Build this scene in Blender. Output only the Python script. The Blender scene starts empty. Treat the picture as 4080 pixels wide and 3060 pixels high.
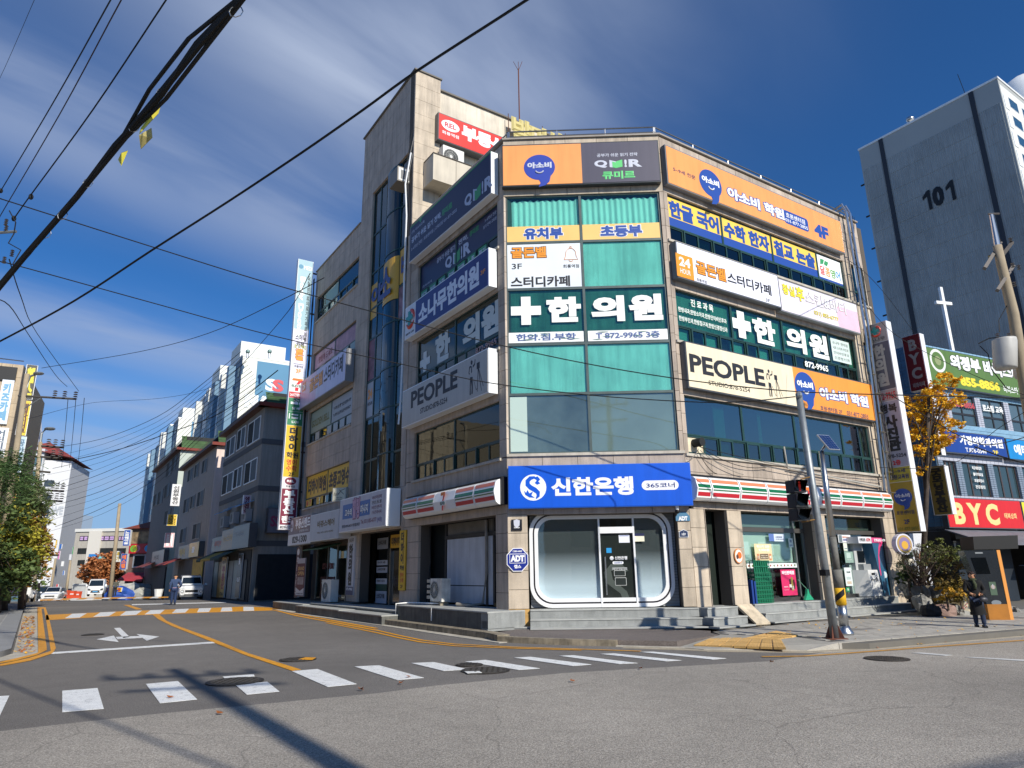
import bpy,math,random
from math import sin,cos,tan,pi,radians
from mathutils import Vector as V3,Matrix
random.seed(7)
sc=bpy.context.scene
COL=sc.collection

# ---------------------------------------------------------------- camera, world, sun, exposure
PITCH,ROLL,CAMH=radians(15.30007),radians(-0.857614),1.65
cam_f=V3((0,cos(PITCH),sin(PITCH)))
_u=V3((0,-sin(PITCH),cos(PITCH)));_x=V3((1,0,0))
cam_x=cos(ROLL)*_x + sin(ROLL)*_u
cam_u=-sin(ROLL)*_x + cos(ROLL)*_u
cd=bpy.data.cameras.new('camera');cam=bpy.data.objects.new('camera',cd);COL.objects.link(cam)
cd.sensor_width=36;cd.lens=24.0;cd.clip_start=.1;cd.clip_end=3000
m=Matrix((( cam_x.x,cam_u.x,-cam_f.x),(cam_x.y,cam_u.y,-cam_f.y),(cam_x.z,cam_u.z,-cam_f.z))).to_4x4()
m.translation=(0,0,CAMH);cam.matrix_world=m;sc.camera=cam

SUN_AZ,SUN_EL=radians(144.9),radians(33)      # where the sun stands, clockwise from +Y
world=bpy.data.worlds.new('World');sc.world=world;world.use_nodes=True
nt=world.node_tree;N=nt.nodes;L=nt.links;N.clear()
def nd(t,**kw):
    n=N.new(t)
    for k,v in kw.items():setattr(n,k,v)
    return n
out=nd('ShaderNodeOutputWorld');bg=nd('ShaderNodeBackground');bg.inputs[1].default_value=.062
sky=nd('ShaderNodeTexSky',sky_type='NISHITA',sun_disc=False,sun_elevation=SUN_EL,sun_rotation=SUN_AZ,
         altitude=60,air_density=1.0,dust_density=.35,ozone_density=2.2)
hs=nd('ShaderNodeHueSaturation');hs.inputs['Saturation'].default_value=1.0;hs.inputs['Value'].default_value=1.0
tint=nd('ShaderNodeMix',data_type='RGBA',blend_type='MULTIPLY');tint.inputs[0].default_value=1;tint.inputs[7].default_value=(.42,1.06,1.78,1)
L.new(sky.outputs[0],tint.inputs[6]);L.new(tint.outputs[2],hs.inputs['Color'])
_tc=nd('ShaderNodeTexCoord');_sp=nd('ShaderNodeSeparateXYZ');L.new(_tc.outputs['Generated'],_sp.inputs[0])
_mr=nd('ShaderNodeMapRange',interpolation_type='SMOOTHSTEP');_mr.inputs[1].default_value=-.05;_mr.inputs[2].default_value=.36;_mr.inputs[3].default_value=.95;_mr.inputs[4].default_value=0.0;L.new(_sp.outputs[2],_mr.inputs[0])
hz_=nd('ShaderNodeMix',data_type='RGBA');L.new(_mr.outputs[0],hz_.inputs[0]);L.new(hs.outputs[0],hz_.inputs[6]);hz_.inputs[7].default_value=(5.0,7.3,11.3,1)
# thin cirrus: planar projection of the view direction, stretched noise
tc=nd('ShaderNodeTexCoord');sep=nd('ShaderNodeSeparateXYZ');L.new(tc.outputs['Generated'],sep.inputs[0])
def mth(op,a,b=None,c=None,clamp=False):
    n=nd('ShaderNodeMath',operation=op,use_clamp=clamp)
    for i,v in enumerate((a,b,c)):
        if v is None:continue
        if isinstance(v,(int,float)):n.inputs[i].default_value=v
        else:L.new(v,n.inputs[i])
    return n.outputs[0]
zz=mth('ADD',mth('MAXIMUM',sep.outputs[2],0.0),.10)
px_=mth('DIVIDE',sep.outputs[0],zz);py_=mth('DIVIDE',sep.outputs[1],zz)
cmb=nd('ShaderNodeCombineXYZ');L.new(px_,cmb.inputs[0]);L.new(py_,cmb.inputs[1])
mp=nd('ShaderNodeMapping',vector_type='TEXTURE');mp.inputs['Rotation'].default_value=(0,0,radians(48));mp.inputs['Scale'].default_value=(1.5,.5,1)
L.new(cmb.outputs[0],mp.inputs[0])
n1=nd('ShaderNodeTexNoise');n1.inputs['Scale'].default_value=1.5;n1.inputs['Detail'].default_value=6;n1.inputs['Roughness'].default_value=.5;n1.inputs['Distortion'].default_value=.4
L.new(mp.outputs[0],n1.inputs[0])
qv=mth('ADD',mth('MULTIPLY',px_,-.743),mth('MULTIPLY',py_,.669));qv=mth('ADD',qv,mth('MULTIPLY_ADD',n1.outputs[0],.5,-.25))
def gauss(v,c,w):g=mth('DIVIDE',mth('SUBTRACT',v,c),w);return mth('POWER',2.72,mth('MULTIPLY',mth('MULTIPLY',g,g),-1.0))
cov=None                                    # long parallel streaks of cirrus, running away to the left
for c_,w_,a_ in ((.95,.13,.35),(1.42,.2,.85),(2.36,.19,.8),(2.98,.16,.8),(3.6,.2,.75),(4.4,.3,.7)):
    g_=mth('MULTIPLY',gauss(qv,c_,w_),a_);cov=g_ if cov is None else mth('ADD',cov,g_)
left=mth('MULTIPLY_ADD',sep.outputs[0],-3.6,-.05,clamp=True)
cov=mth('MULTIPLY',mth('MULTIPLY',cov,left),mth('MULTIPLY_ADD',n1.outputs[0],1.5,-.12,clamp=True))
veil=mth('MULTIPLY',gauss(mth('ADD',px_,.12),0,.38),gauss(py_,1.02,.36))      # one broad soft veil high over the tower
veil=mth('MULTIPLY',veil,mth('MULTIPLY_ADD',n1.outputs[0],2.0,-.30,clamp=True))
cov=mth('ADD',mth('MULTIPLY',cov,.95),mth('MULTIPLY',veil,1.15),clamp=True)
mixc=nd('ShaderNodeMix',data_type='RGBA');L.new(cov,mixc.inputs[0]);L.new(hz_.outputs[2],mixc.inputs[6]);mixc.inputs[7].default_value=(6.6,7.9,10.8,1)
L.new(mixc.outputs[2],bg.inputs[0]);L.new(bg.outputs[0],out.inputs[0])

sd=bpy.data.lights.new('sun','SUN');sd.energy=5.0;sd.angle=radians(.7);sd.color=(1,.93,.82)
so=bpy.data.objects.new('sun',sd);COL.objects.link(so)
sdir=V3((-sin(SUN_AZ)*cos(SUN_EL),-cos(SUN_AZ)*cos(SUN_EL),-sin(SUN_EL)))
so.rotation_euler=sdir.to_track_quat('-Z','Y').to_euler();so.location=(20,-30,30)
sc.view_settings.view_transform='Standard';sc.view_settings.look='None';sc.view_settings.exposure=0;sc.view_settings.gamma=1
sc.cycles.max_bounces=6;sc.cycles.transparent_max_bounces=12;sc.cycles.use_denoising=True

# ---------------------------------------------------------------- measuring helpers: a photograph pixel becomes a point on a real plane
ZM=dict(I1=(0,1300,1.3825),I2=(1100,900,2.074),I3=(1100,1700,2.074),I4=(1400,200,2.074),J1=(1950,500,2.07375),J2=(1950,1200,2.07375),J3=(1950,1800,2.0733),J4=(2600,500,2.0733),J5=(2650,1200,2.0733),J6=(2650,1800,1.952),K1=(3380,250,1.6586),K2=(3380,1200,2.37),K3=(3380,1800,2.0743),K4=(0,0,1.659),K5=(0,1300,1.5089),K6=(0,2250,1.4747),K7=(1300,2350,1.4747),K8=(2600,2350,1.4946),L1=(2600,1700,1.8436),L2=(3300,2050,2.836),L3=(1200,2000,2.4578),M1=(2650,2350,2.4578),M2=(3500,2300,3.8138),M3=(2600,1850,2.7657),M4=(0,2200,2.4578),N1=(600,1500,1.8433),N2=(0,1400,1.66),N3=(300,2000,4.1475),N4=(1100,1900,2.765),N5=(3780,1200,1.2767),V=(0,0,1/1.84448))
def ray(k,x,y):
    ox,oy,s=ZM[k];X=ox + x/s;Y=oy + y/s
    return cam_f + cam_x*((X-2040)/2720) - cam_u*((Y-1530)/2720)
CO=V3((0,0,CAMH))
def gnd(k,x,y,z=0.0):
    d=ray(k,x,y);return CO + d*((z-CAMH)/d.z)
def at(k,x,y,Y):
    d=ray(k,x,y);return CO + d*(Y/d.y)
def hz(x,y):                               # height of the ground: level, then the side street falls away
    return -.03*max(0,y-50) if y < 260 else -6.3
class Fr:                                   # a vertical plane: r = to the right as seen, n = outward
    def __init__(s,o,az):
        a=radians(az);s.o=V3((o[0],o[1],0));s.az=az
        s.r=V3((sin(a),cos(a),0));s.n=V3((cos(a),-sin(a),0))
    def pt(s,u,z,d=0):return s.o + s.r*u + s.n*d + V3((0,0,z))
    def uz(s,k,x,y,d=0):
        q=ray(k,x,y);o=s.o + s.n*d
        t=(o-CO).dot(s.n)/q.dot(s.n);P=CO + q*t
        return (P-o).dot(s.r),P.z
    def off(s,d):return Fr(s.o + s.n*d,s.az)
    def perp(s,u,d=0):return Fr(s.pt(u,0,d),s.az-90)   # the plane seen edge-on from s, facing -r side to the viewer
PAB=(-.18291,19.98006);PBC=(5.01887,19.80976)
FA=Fr(PAB,146.2397);FB=Fr(PAB,91.8751);FC=Fr(PBC,56.8933)
FT=Fr(FA.pt(-7.04,0),56.2397)            # lit flank of the stair tower
def R(fr,k,x0,y0,x1,y1,d=0):          # rectangle from two opposite corners
    a=fr.uz(k,x0,y0,d);b=fr.uz(k,x1,y1,d)
    return (min(a[0],b[0]),min(a[1],b[1]),max(a[0],b[0]),max(a[1],b[1]))

# ---------------------------------------------------------------- materials
def lin(h):
    h=h.lstrip('#');o=[]
    for i in (0,2,4):
        c=int(h[i:i+2],16)/255;o.append(c/12.92 if c <= .04045 else ((c+.055)/1.055)**2.4)
    return (*o,1)
MC={}
def mat(col,rough=.55,var=0.0,vs=3.0,bump=0.0,bs=40.0,rnd=0.0,metal=0.0,streak=0.0,spec=.5,speck=0.0,name=None,coat=0.0):
    key=(col if isinstance(col,str) else tuple(col),rough,var,vs,bump,bs,rnd,metal,streak,spec,speck,coat)
    if key in MC:return MC[key]
    mt=bpy.data.materials.new(name or 'surface');mt.use_nodes=True;t=mt.node_tree
    b=t.nodes['Principled BSDF'];c=lin(col) if isinstance(col,str) else (*col,1) if len(col) == 3 else col
    b.inputs['Base Color'].default_value=c;b.inputs['Roughness'].default_value=rough;b.inputs['Metallic'].default_value=metal
    b.inputs['Specular IOR Level'].default_value=spec
    if coat:b.inputs['Coat Weight'].default_value=coat;b.inputs['Coat Roughness'].default_value=.05
    MC[key]=mt
    if not (var or bump or rnd or streak or speck):return mt
    g=t.nodes.new('ShaderNodeNewGeometry');last=None
    fac=[]
    def noise(scale,det=4,vec=None,r=.55):
        n=t.nodes.new('ShaderNodeTexNoise');n.inputs['Scale'].default_value=scale;n.inputs['Detail'].default_value=det;n.inputs['Roughness'].default_value=r
        t.links.new(vec or g.outputs['Position'],n.inputs['Vector']);return n.outputs[0]
    def mr(sock,a,bb,lo=.3,hi=.7):
        n=t.nodes.new('ShaderNodeMapRange');n.inputs[1].default_value=lo;n.inputs[2].default_value=hi;n.inputs[3].default_value=a;n.inputs[4].default_value=bb
        t.links.new(sock,n.inputs[0]);return n.outputs[0]
    if var:fac.append(mr(noise(vs,5),1-var,1+var))
    if rnd:
        oi=t.nodes.new('ShaderNodeObjectInfo');fac.append(mr(oi.outputs['Random'],1-rnd,1+rnd,0,1))
    if streak:
        mp=t.nodes.new('ShaderNodeMapping');mp.inputs['Scale'].default_value=(3,3,.25);t.links.new(g.outputs['Position'],mp.inputs[0])
        fac.append(mr(noise(1.6,6,mp.outputs[0],.65),1-streak,1.05,.32,.58))
    if speck:fac.append(mr(noise(90,2),1-speck,1+speck,.35,.65))
    prev=None
    for f in fac:
        if prev is None:prev=f
        else:
            mm=t.nodes.new('ShaderNodeMath');mm.operation='MULTIPLY';t.links.new(prev,mm.inputs[0]);t.links.new(f,mm.inputs[1]);prev=mm.outputs[0]
    if prev is not None:
        mx=t.nodes.new('ShaderNodeVectorMath');mx.operation='SCALE';mx.inputs[0].default_value=c[:3];t.links.new(prev,mx.inputs['Scale']);t.links.new(mx.outputs[0],b.inputs['Base Color'])
    if bump:
        bp=t.nodes.new('ShaderNodeBump');bp.inputs['Strength'].default_value=bump;bp.inputs['Distance'].default_value=.02
        t.links.new(noise(bs,4),bp.inputs['Height']);t.links.new(bp.outputs[0],b.inputs['Normal'])
    return mt
def glass(tint,refl=.10,rough=.02,name='window_glass'):
    key=('g',tint,refl,rough)
    if key in MC:return MC[key]
    mt=bpy.data.materials.new(name);mt.use_nodes=True;t=mt.node_tree;t.nodes.clear()
    o=t.nodes.new('ShaderNodeOutputMaterial');mx=t.nodes.new('ShaderNodeMixShader');tr=t.nodes.new('ShaderNodeBsdfTransparent');gl=t.nodes.new('ShaderNodeBsdfGlossy')
    tr.inputs[0].default_value=tuple(v**.5 for v in lin(tint)[:3])+(1,);gl.inputs[0].default_value=(.9,.95,.95,1);gl.inputs[1].default_value=rough
    f=t.nodes.new('ShaderNodeFresnel');gb=t.nodes.new('ShaderNodeNewGeometry');io=t.nodes.new('ShaderNodeMapRange');io.inputs[3].default_value=1.5;io.inputs[4].default_value=1/1.5
    t.links.new(gb.outputs['Backfacing'],io.inputs[0]);t.links.new(io.outputs[0],f.inputs[0])
    ad=t.nodes.new('ShaderNodeMath');ad.operation='MULTIPLY_ADD';ad.inputs[1].default_value=1.0;ad.inputs[2].default_value=(refl-.04)*.5;ad.use_clamp=True
    t.links.new(f.outputs[0],ad.inputs[0]);t.links.new(ad.outputs[0],mx.inputs[0]);t.links.new(tr.outputs[0],mx.inputs[1]);t.links.new(gl.outputs[0],mx.inputs[2]);t.links.new(mx.outputs[0],o.inputs[0])
    g=t.nodes.new('ShaderNodeNewGeometry');n=t.nodes.new('ShaderNodeTexNoise');n.inputs['Scale'].default_value=1.3;t.links.new(g.outputs['Position'],n.inputs['Vector'])
    bp=t.nodes.new('ShaderNodeBump');bp.inputs['Strength'].default_value=.12;bp.inputs['Distance'].default_value=.01;t.links.new(n.outputs[0],bp.inputs['Height']);t.links.new(bp.outputs[0],gl.inputs['Normal'])
    MC[key]=mt;return mt
GRAN=mat('#b3a596',.75,var=.14,vs=1.4,bump=.2,bs=60,rnd=.13,streak=.26,speck=.12,name='granite')
GRAN2=mat('#c0b29e',.75,var=.14,vs=1.4,bump=.2,bs=60,rnd=.10,streak=.28,speck=.12,name='granite_warm')
STEPM=mat('#8f9290',.7,var=.16,vs=2.5,bump=.2,bs=50,streak=.18,speck=.15,name='grey_granite_step')
STEPT=mat('#a8aaa6',.65,var=.14,vs=3,speck=.1,name='step_tread')
JOINT=mat('#5b544c',.9,name='mortar')
DARK=mat('#191c1c',.7);BLACK=mat('#0c0c0d',.5)
FRM=mat('#56625f',.4,var=.12,vs=4,metal=.3,name='aluminium_frame');FRMG=mat('#24433f',.4,var=.1,name='green_frame')
WHITE=mat('#f2f4f6',.35,name='white_vinyl');WHITEP=mat('#e9ebea',.45,var=.05,streak=.06,name='white_paint')
STEEL=mat('#b9bbbc',.32,metal=1.0,name='stainless');GALV=mat('#8b9194',.5,var=.15,vs=8,metal=.55,bump=.1,name='galvanised')
INK=mat('#25262b',.5);NAVY=mat('#1b2350',.45)
CABLE=mat('#141414',.7,name='cable_rubber')

# ---------------------------------------------------------------- mesh building
class MB:
    def __init__(s):s.v=[];s.f=[]
    def quad(s,*p):
        i=len(s.v);s.v+=[tuple(q) for q in p];s.f.append(tuple(range(i,i+len(p))))
    def hexa(s,p):                          # 4 bottom + 4 top, counter-clockwise from above
        i=len(s.v);s.v+=[tuple(q) for q in p]
        for f in ((3,2,1,0),(4,5,6,7),(0,1,5,4),(1,2,6,5),(2,3,7,6),(3,0,4,7)):s.f.append(tuple(i+j for j in f))
    def box(s,fr,u0,u1,z0,z1,d0,d1):
        s.hexa([fr.pt(u0,z0,d1),fr.pt(u1,z0,d1),fr.pt(u1,z0,d0),fr.pt(u0,z0,d0),fr.pt(u0,z1,d1),fr.pt(u1,z1,d1),fr.pt(u1,z1,d0),fr.pt(u0,z1,d0)]);return s
    def prism(s,fr,pts,d0,d1):           # polygon (u,z) extruded
        n=len(pts);i=len(s.v)
        s.v+=[tuple(fr.pt(u,z,d1)) for u,z in pts] + [tuple(fr.pt(u,z,d0)) for u,z in pts]
        s.f.append(tuple(range(i,i+n)));s.f.append(tuple(range(i+2*n-1,i+n-1,-1)))
        for k in range(n):s.f.append((i+k,i+n+k,i+n+(k+1) % n,i+(k+1) % n))
        return s
    def slab(s,pts,z0,z1):                # horizontal polygon (x,y) or (x,y,z) extruded in z
        n=len(pts);i=len(s.v)
        s.v+=[(p[0],p[1],z0+(p[2] if len(p) > 2 else 0)) for p in pts] + [(p[0],p[1],z1+(p[2] if len(p) > 2 else 0)) for p in pts]
        s.f.append(tuple(range(i+n,i+2*n)));s.f.append(tuple(range(i+n-1,i-1,-1)))
        for k in range(n):s.f.append((i+k,i+(k+1) % n,i+n+(k+1) % n,i+n+k))
        return s
    def tube(s,pts,r,n=8,caps=True):
        pts=[V3(p) for p in pts];rs=r if isinstance(r,(list,tuple)) else [r]*len(pts);i0=len(s.v)
        for k,p in enumerate(pts):
            t=(pts[min(k+1,len(pts)-1)]-pts[max(k-1,0)]).normalized()
            a=t.cross(V3((0,0,1)) if abs(t.z) < .9 else V3((1,0,0))).normalized();b=t.cross(a)
            for j in range(n):s.v.append(tuple(p + a*rs[k]*cos(2*pi*j/n) + b*rs[k]*sin(2*pi*j/n)))
        for k in range(len(pts)-1):
            for j in range(n):
                a=i0+k*n+j;b=i0+k*n+(j+1) % n;s.f.append((a,b,b+n,a+n))
        if caps:s.f.append(tuple(range(i0+n-1,i0-1,-1)));s.f.append(tuple(range(i0+(len(pts)-1)*n,i0+len(pts)*n)))
        return s
    def ball(s,c,r,n=8,m=5,sq=(1,1,1)):
        i0=len(s.v)
        for k in range(m+1):
            th=pi*k/m
            for j in range(n):s.v.append((c[0]+r*sq[0]*sin(th)*cos(2*pi*j/n),c[1]+r*sq[1]*sin(th)*sin(2*pi*j/n),c[2]+r*sq[2]*cos(th)))
        for k in range(m):
            for j in range(n):
                a=i0+k*n+j;b=i0+k*n+(j+1) % n;s.f.append((a,a+n,b+n,b))
        return s
    def build(s,name,mt,parent=None,smooth=False):
        o_=V3(parent.get('_w',(0,0,0))) if parent else V3((0,0,0))
        me=bpy.data.meshes.new(name)
        if parent is None and s.v:
            n=len(s.v);c=V3((sum(p[0] for p in s.v)/n,sum(p[1] for p in s.v)/n,min(p[2] for p in s.v)))
        else:c=o_
        me.from_pydata([(p[0]-c.x,p[1]-c.y,p[2]-c.z) for p in s.v],[],s.f);me.materials.append(mt)
        if smooth:me.shade_smooth()
        ob=bpy.data.objects.new(name,me);COL.objects.link(ob)
        if parent:ob.parent=parent;ob['_w']=tuple(c)
        else:ob.location=c;ob['_w']=tuple(c)
        return ob
def tag(o,label=None,cat=None,group=None,kind=None):
    if label:o['label']=label
    if cat:o['category']=cat
    if group:o['group']=group
    if kind:o['kind']=kind
    return o
def thing(name,loc,label,cat,group=None):
    o=bpy.data.objects.new(name,None);COL.objects.link(o);o.location=loc;o['_w']=tuple(loc);o.empty_display_size=.2
    return tag(o,label,cat,group)
def struct(mb,name,mt,smooth=False):return tag(mb.build(name,mt,None,smooth),kind='structure')
UNIT=None
def brick(parent,name,mt,fr,u0,u1,z0,z1,d0,d1):    # one stone of shared mesh data, scaled to size
    global UNIT
    key=('unit',mt.name)
    if key not in MC:
        b=MB();b.hexa([(-.5,-.5,-.5),(.5,-.5,-.5),(.5,.5,-.5),(-.5,.5,-.5),(-.5,-.5,.5),(.5,-.5,.5),(.5,.5,.5),(-.5,.5,.5)])
        me=bpy.data.meshes.new(name);me.from_pydata(b.v,[],b.f);me.materials.append(mt);MC[key]=me
    o=bpy.data.objects.new(name,MC[key]);COL.objects.link(o)
    c=fr.pt((u0+u1)/2,(z0+z1)/2,(d0+d1)/2) - V3(parent['_w']);o.parent=parent;o.location=c
    o.rotation_euler=(0,0,radians(90-fr.az));o.scale=(u1-u0,abs(d1-d0),z1-z0);return o
# ---------------------------------------------------------------- lettering
def txt(par,fr,s,rect,mt,d=.0,bold=.02,ol=None,vert=False,shear=0.0,res=3,name='lettering',th=.004,gap=None,font_sp=1.0):
    c=bpy.data.curves.new('t','FONT');c.body='\n'.join(s) if vert else s
    c.align_x='CENTER' if vert else 'LEFT';c.bevel_depth=bold;c.bevel_resolution=0;c.resolution_u=res;c.shear=shear;c.space_character=font_sp
    c.space_line=gap or 1.0
    o=bpy.data.objects.new('t',c);me=o.to_mesh();vs=[v.co.copy() for v in me.vertices];fs=[tuple(p.vertices) for p in me.polygons];o.to_mesh_clear()
    if ol:
        c.bevel_depth=ol[1];me=o.to_mesh();vo=[v.co.copy() for v in me.vertices];fo=[tuple(p.vertices) for p in me.polygons];o.to_mesh_clear()
    bpy.data.objects.remove(o);bpy.data.curves.remove(c)
    if not vs:return None
    x0=min(v.x for v in vs);x1=max(v.x for v in vs);y0=min(v.y for v in vs);y1=max(v.y for v in vs);zm=max(abs(v.z) for v in vs) or 1
    u0,z0,u1,z1=rect;sx=(u1-u0)/(x1-x0);sy=(z1-z0)/(y1-y0)
    def place(vv,ff,dd,mtt,nm):
        b=MB();zq=max(abs(v.z) for v in vv) or 1
        b.v=[tuple(fr.pt(u0+(v.x-x0)*sx,z0+(v.y-y0)*sy,dd+th*.5+v.z/zq*th*.5)) for v in vv];b.f=ff
        return b.build(nm,mtt,par)
    if ol:place(vo,fo,d,ol[0],'letter_outline');d+=th+.002
    return place(vs,fs,d,mt,name)
def disc(fr,cu,cz,ru,rz=None,n=28,a0=0,a1=360):
    rz=rz or ru;return [(cu+ru*cos(radians(a0+(a1-a0)*i/n)),cz+rz*sin(radians(a0+(a1-a0)*i/n))) for i in range(n if a1-a0 >= 360 else n+1)]
def flat(par,fr,pts,mt,d,name='print',th=.003):return MB().prism(fr,pts,d,d+th).build(name,mt,par)
def rectpts(r):return [(r[0],r[1]),(r[2],r[1]),(r[2],r[3]),(r[0],r[3])]
def board(name,label,fr,r,col,d0,d1,cat='sign',fcol='#c9ccd0',group=None,fw=.04,rough=.35,face_col_parts=None,faces=None,rim=.012):
    """sign cabinet: frame box + face panel(s)"""
    u0,z0,u1,z1=r;t=thing(name,fr.pt((u0+u1)/2,z0,(d0+d1)/2),label,cat,group)
    MB().box(fr,u0,u1,z0,z1,d0,d1).build('cabinet',mat(fcol,.35,metal=.3) if fcol != '#eeeeee' else mat('#eceff0',.4),t)
    faces=faces or [(u0,z0,u1,z1,col)]
    for (a,b,c,e,cc) in faces:
        m_=.012
        MB().box(fr,a+(fw if a == u0 else 0),c-(fw if c == u1 else 0),b+(fw if b == z0 else 0),e-(fw if e == z1 else 0),d1,d1+m_).build('face_panel',mat(cc,rough,var=.05,vs=.7,streak=.06) if isinstance(cc,str) else cc,t)
    t['_d']=d1+.013
    return t
def bubble(par,fr,cu,cz,r,d,mt,s=1):  # round speech bubble with a tail
    pts=disc(fr,cu,cz,r,r*.92,30);pts=[p for p in pts if not (p[1] < cz-.62*r and cu-.15*r < p[0] < cu+.75*r)]
    pts.sort(key=lambda p:(math.atan2(p[1]-cz,p[0]-cu)-radians(-95)) % (2*pi))
    cut=[p for p in pts]
    flat(par,fr,disc(fr,cu,cz,r,r*.92,30),mt,d,'speech_bubble')
    flat(par,fr,[(cu-.1*r,cz-.8*r),(cu+.05*r,cz-1.12*r),(cu-.08*r,cz-1.42*r),(cu+.35*r,cz-1.32*r),(cu+.62*r,cz-1.05*r),(cu+.74*r,cz-.5*r)],mt,d+.0035,'bubble_tail')
def asobi(par,fr,cu,cz,r,d,blue,wh):
    bubble(par,fr,cu,cz,r,d,blue)
    txt(par,fr,'아소비',(cu-.78*r,cz-.08*r,cu+.78*r,cz+.36*r),wh,d+.008,bold=.055)
    arc=[(cu+.26*r*cos(radians(a)),cz-.2*r+.22*r*sin(radians(a))) for a in range(200,341,14)]
    b=MB();b.tube([fr.pt(u,z,d+.012) for u,z in arc],.045*r,6);b.build('smile',wh,par)
# ================================================================ main corner building
NPAN=[0];REST={}
def panels(par,fr,r,mt=GRAN,pw=.95,ph=.6,d0=-.1,d1=0.0,name='granite_panel',gap=.012,alt=False):
    u0,z0,u1,z1=r;nu=max(1,round((u1-u0)/pw));nz=max(1,round((z1-z0)/ph));w=(u1-u0)/nu;h=(z1-z0)/nz
    for j in range(nz):
        for i in range(nu):
            a=(u0+i*w+gap/2,u0+(i+1)*w-gap/2,z0+j*h+gap/2,z0+(j+1)*h-gap/2);dj=d1-random.uniform(0,.004)
            if NPAN[0] < 298:brick(par,name,mt,fr,*a,d0,dj);NPAN[0]+=1
            else:REST.setdefault((par,mt),MB()).box(fr,*a,d0,dj)
def flush_panels():
    for (par,mt),b in REST.items():tag(b.build('granite_panel',mt,par),kind='stuff')
    REST.clear();NPAN[0]=0
bld=thing('corner_building',(3,24,0),'granite four storey corner building covered in shop signs, with a taller stair tower','building')
wallb=MB()
def wall(fr,r,mt=GRAN,pw=.95,ph=.6,back=.5,pan=True):
    wallb.box(fr,r[0],r[2],r[1],r[3],-back,-.1)
    if pan:panels(bld,fr,r,mt,pw,ph)
GT=glass('#3f9c8a',.14);GTD=glass('#2f5f5a',.12);GCL=glass('#9fb8b8',.16);GDK=glass('#27504c',.10)
ROOM=mat('#1b2322',.8,var=.4,vs=.7,name='dim_room');CURT=mat('#f4fbf8',.8,var=.04,vs=2,name='curtain_cloth');FILM=mat('#dfeee9',.6,var=.16,vs=.9,streak=.22,name='teal_film')
def win(par,fr,u0,u1,z0,z1,fm=FRM,pm=GTD,back=(ROOM,.35),d=-.09,fw=.045,ft=.06,name='window',film=None):
    b=MB()
    b.box(fr,u0,u1,z0,z0+fw,d-ft,d).box(fr,u0,u1,z1-fw,z1,d-ft,d).box(fr,u0,u0+fw,z0+fw,z1-fw,d-ft,d).box(fr,u1-fw,u1,z0+fw,z1-fw,d-ft,d)
    w=b.build(name,fm,par)
    MB().box(fr,u0+fw,u1-fw,z0+fw,z1-fw,d-.035,d-.025).build('pane',pm,w)
    if back:
        if back[0] == 'curtain':
            c=MB();n=int((u1-u0)/.035);top=z1-fw-.04
            P=[]
            for i in range(n+1):
                u=u0+fw+.01+(u1-u0-2*fw-.02)*i/n;a=.03*sin(i*1.15)+.015*sin(i*.37+1)
                zt=top-.05*abs(sin(i*.42));P.append((fr.pt(u,z0,d-.12+a),fr.pt(u,zt,d-.12+a*.6)))
            for i in range(n):c.quad(P[i][0],P[i+1][0],P[i+1][1],P[i][1])
            c.build('curtain',CURT,w)
            MB().box(fr,u0,u1,z0,z1,d-.5,d-.45).build('room_wall',ROOM,w)
        else:MB().box(fr,u0+.005,u1-.005,z0+.005,z1-.005,d-back[1]-.05,d-back[1]).build('blind' if back[0] is not ROOM else 'room_wall',back[0],w)
    return w
# ---- wall blocks and cladding: face C (right), face B (bank), face A (side street)
for r in ((0,13.5,11.45,15.55),(0,4.25,.18,13.5),(.18,10.14,10.0,11.77),(.18,6.68,10.0,8.40),(.18,3.3,11.45,4.90)):wall(FC,r)
wall(FC,(10.0,4.9,10.55,13.5),GRAN2,.55);
for r in ((10.55,10.14,11.45,11.77),(10.55,6.68,11.45,8.40)):wall(FC,r,GRAN2,.9)
for r in ((0,.6,.6,3.3),(1.58,.6,2.22,3.3),(5.82,.6,6.46,3.3),(10.0,.1,10.85,3.3)):wall(FC,r,GRAN2,.9,.55)
for r in ((0,13.5,5.2,15.6),(0,4.3,5.2,4.96),(5.07,4.96,5.2,13.5),(0,3.2,5.2,4.3)):wall(FB,r,GRAN2 if r[1] == 13.5 else GRAN,.95)
for r in ((0,.62,.57,3.2),(4.84,.62,5.2,3.2)):wall(FB,r,GRAN2,.9,.52)
STAIN=mat('#c9a15f',.8,var=.35,vs=3,streak=.3,name='rust_stained_granite')
MB().box(FB,0,.58,.13,.61,-.12,.02).build('base_stone',STAIN,bld)
for r in ((-7.0,13.5,0,15.5),(-7.0,4.9,-6.32,13.5),(-.4,4.9,0,13.5),(-6.32,10.32,-.4,11.83),(-6.32,6.68,-.4,8.38),(-7.0,3.25,0,4.88),(-7.0,.5,-5.8,3.25),(-.65,.5,0,3.25)):wall(FA,r,GRAN,.95,.55)
# stair tower and the far section of face A
TT=23.4
for r in ((-7.5,4.8,-7.06,19.5),(-13.05,4.8,-11.62,19.5),(-13.05,19.5,-7.06,TT),(-13.05,3.25,-7.0,4.8),(-7.3,.5,-7.0,3.25),(-12.7,.5,-11.45,3.25)):wall(FA,r,GRAN,.9,.8)
for r in ((-19.9,16.78,-13.05,18.55),(-19.9,13.42,-13.05,15.28),(-19.9,6.6,-13.05,10.3+0),(-19.9,3.25,-13.05,4.92),(-19.9,4.92,-19.55,16.78),(-13.1,4.92,-13.05,16.78),(-19.9,.5,-19.5,3.25)):
    if r[1] == 6.6:wall(FA,(-19.9,6.6,-13.05,8.32),GRAN,.95,.6);wall(FA,(-19.9,10.1,-13.05,11.95),GRAN,.95,.6)
    else:wall(FA,r,GRAN,.95,.6)
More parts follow.
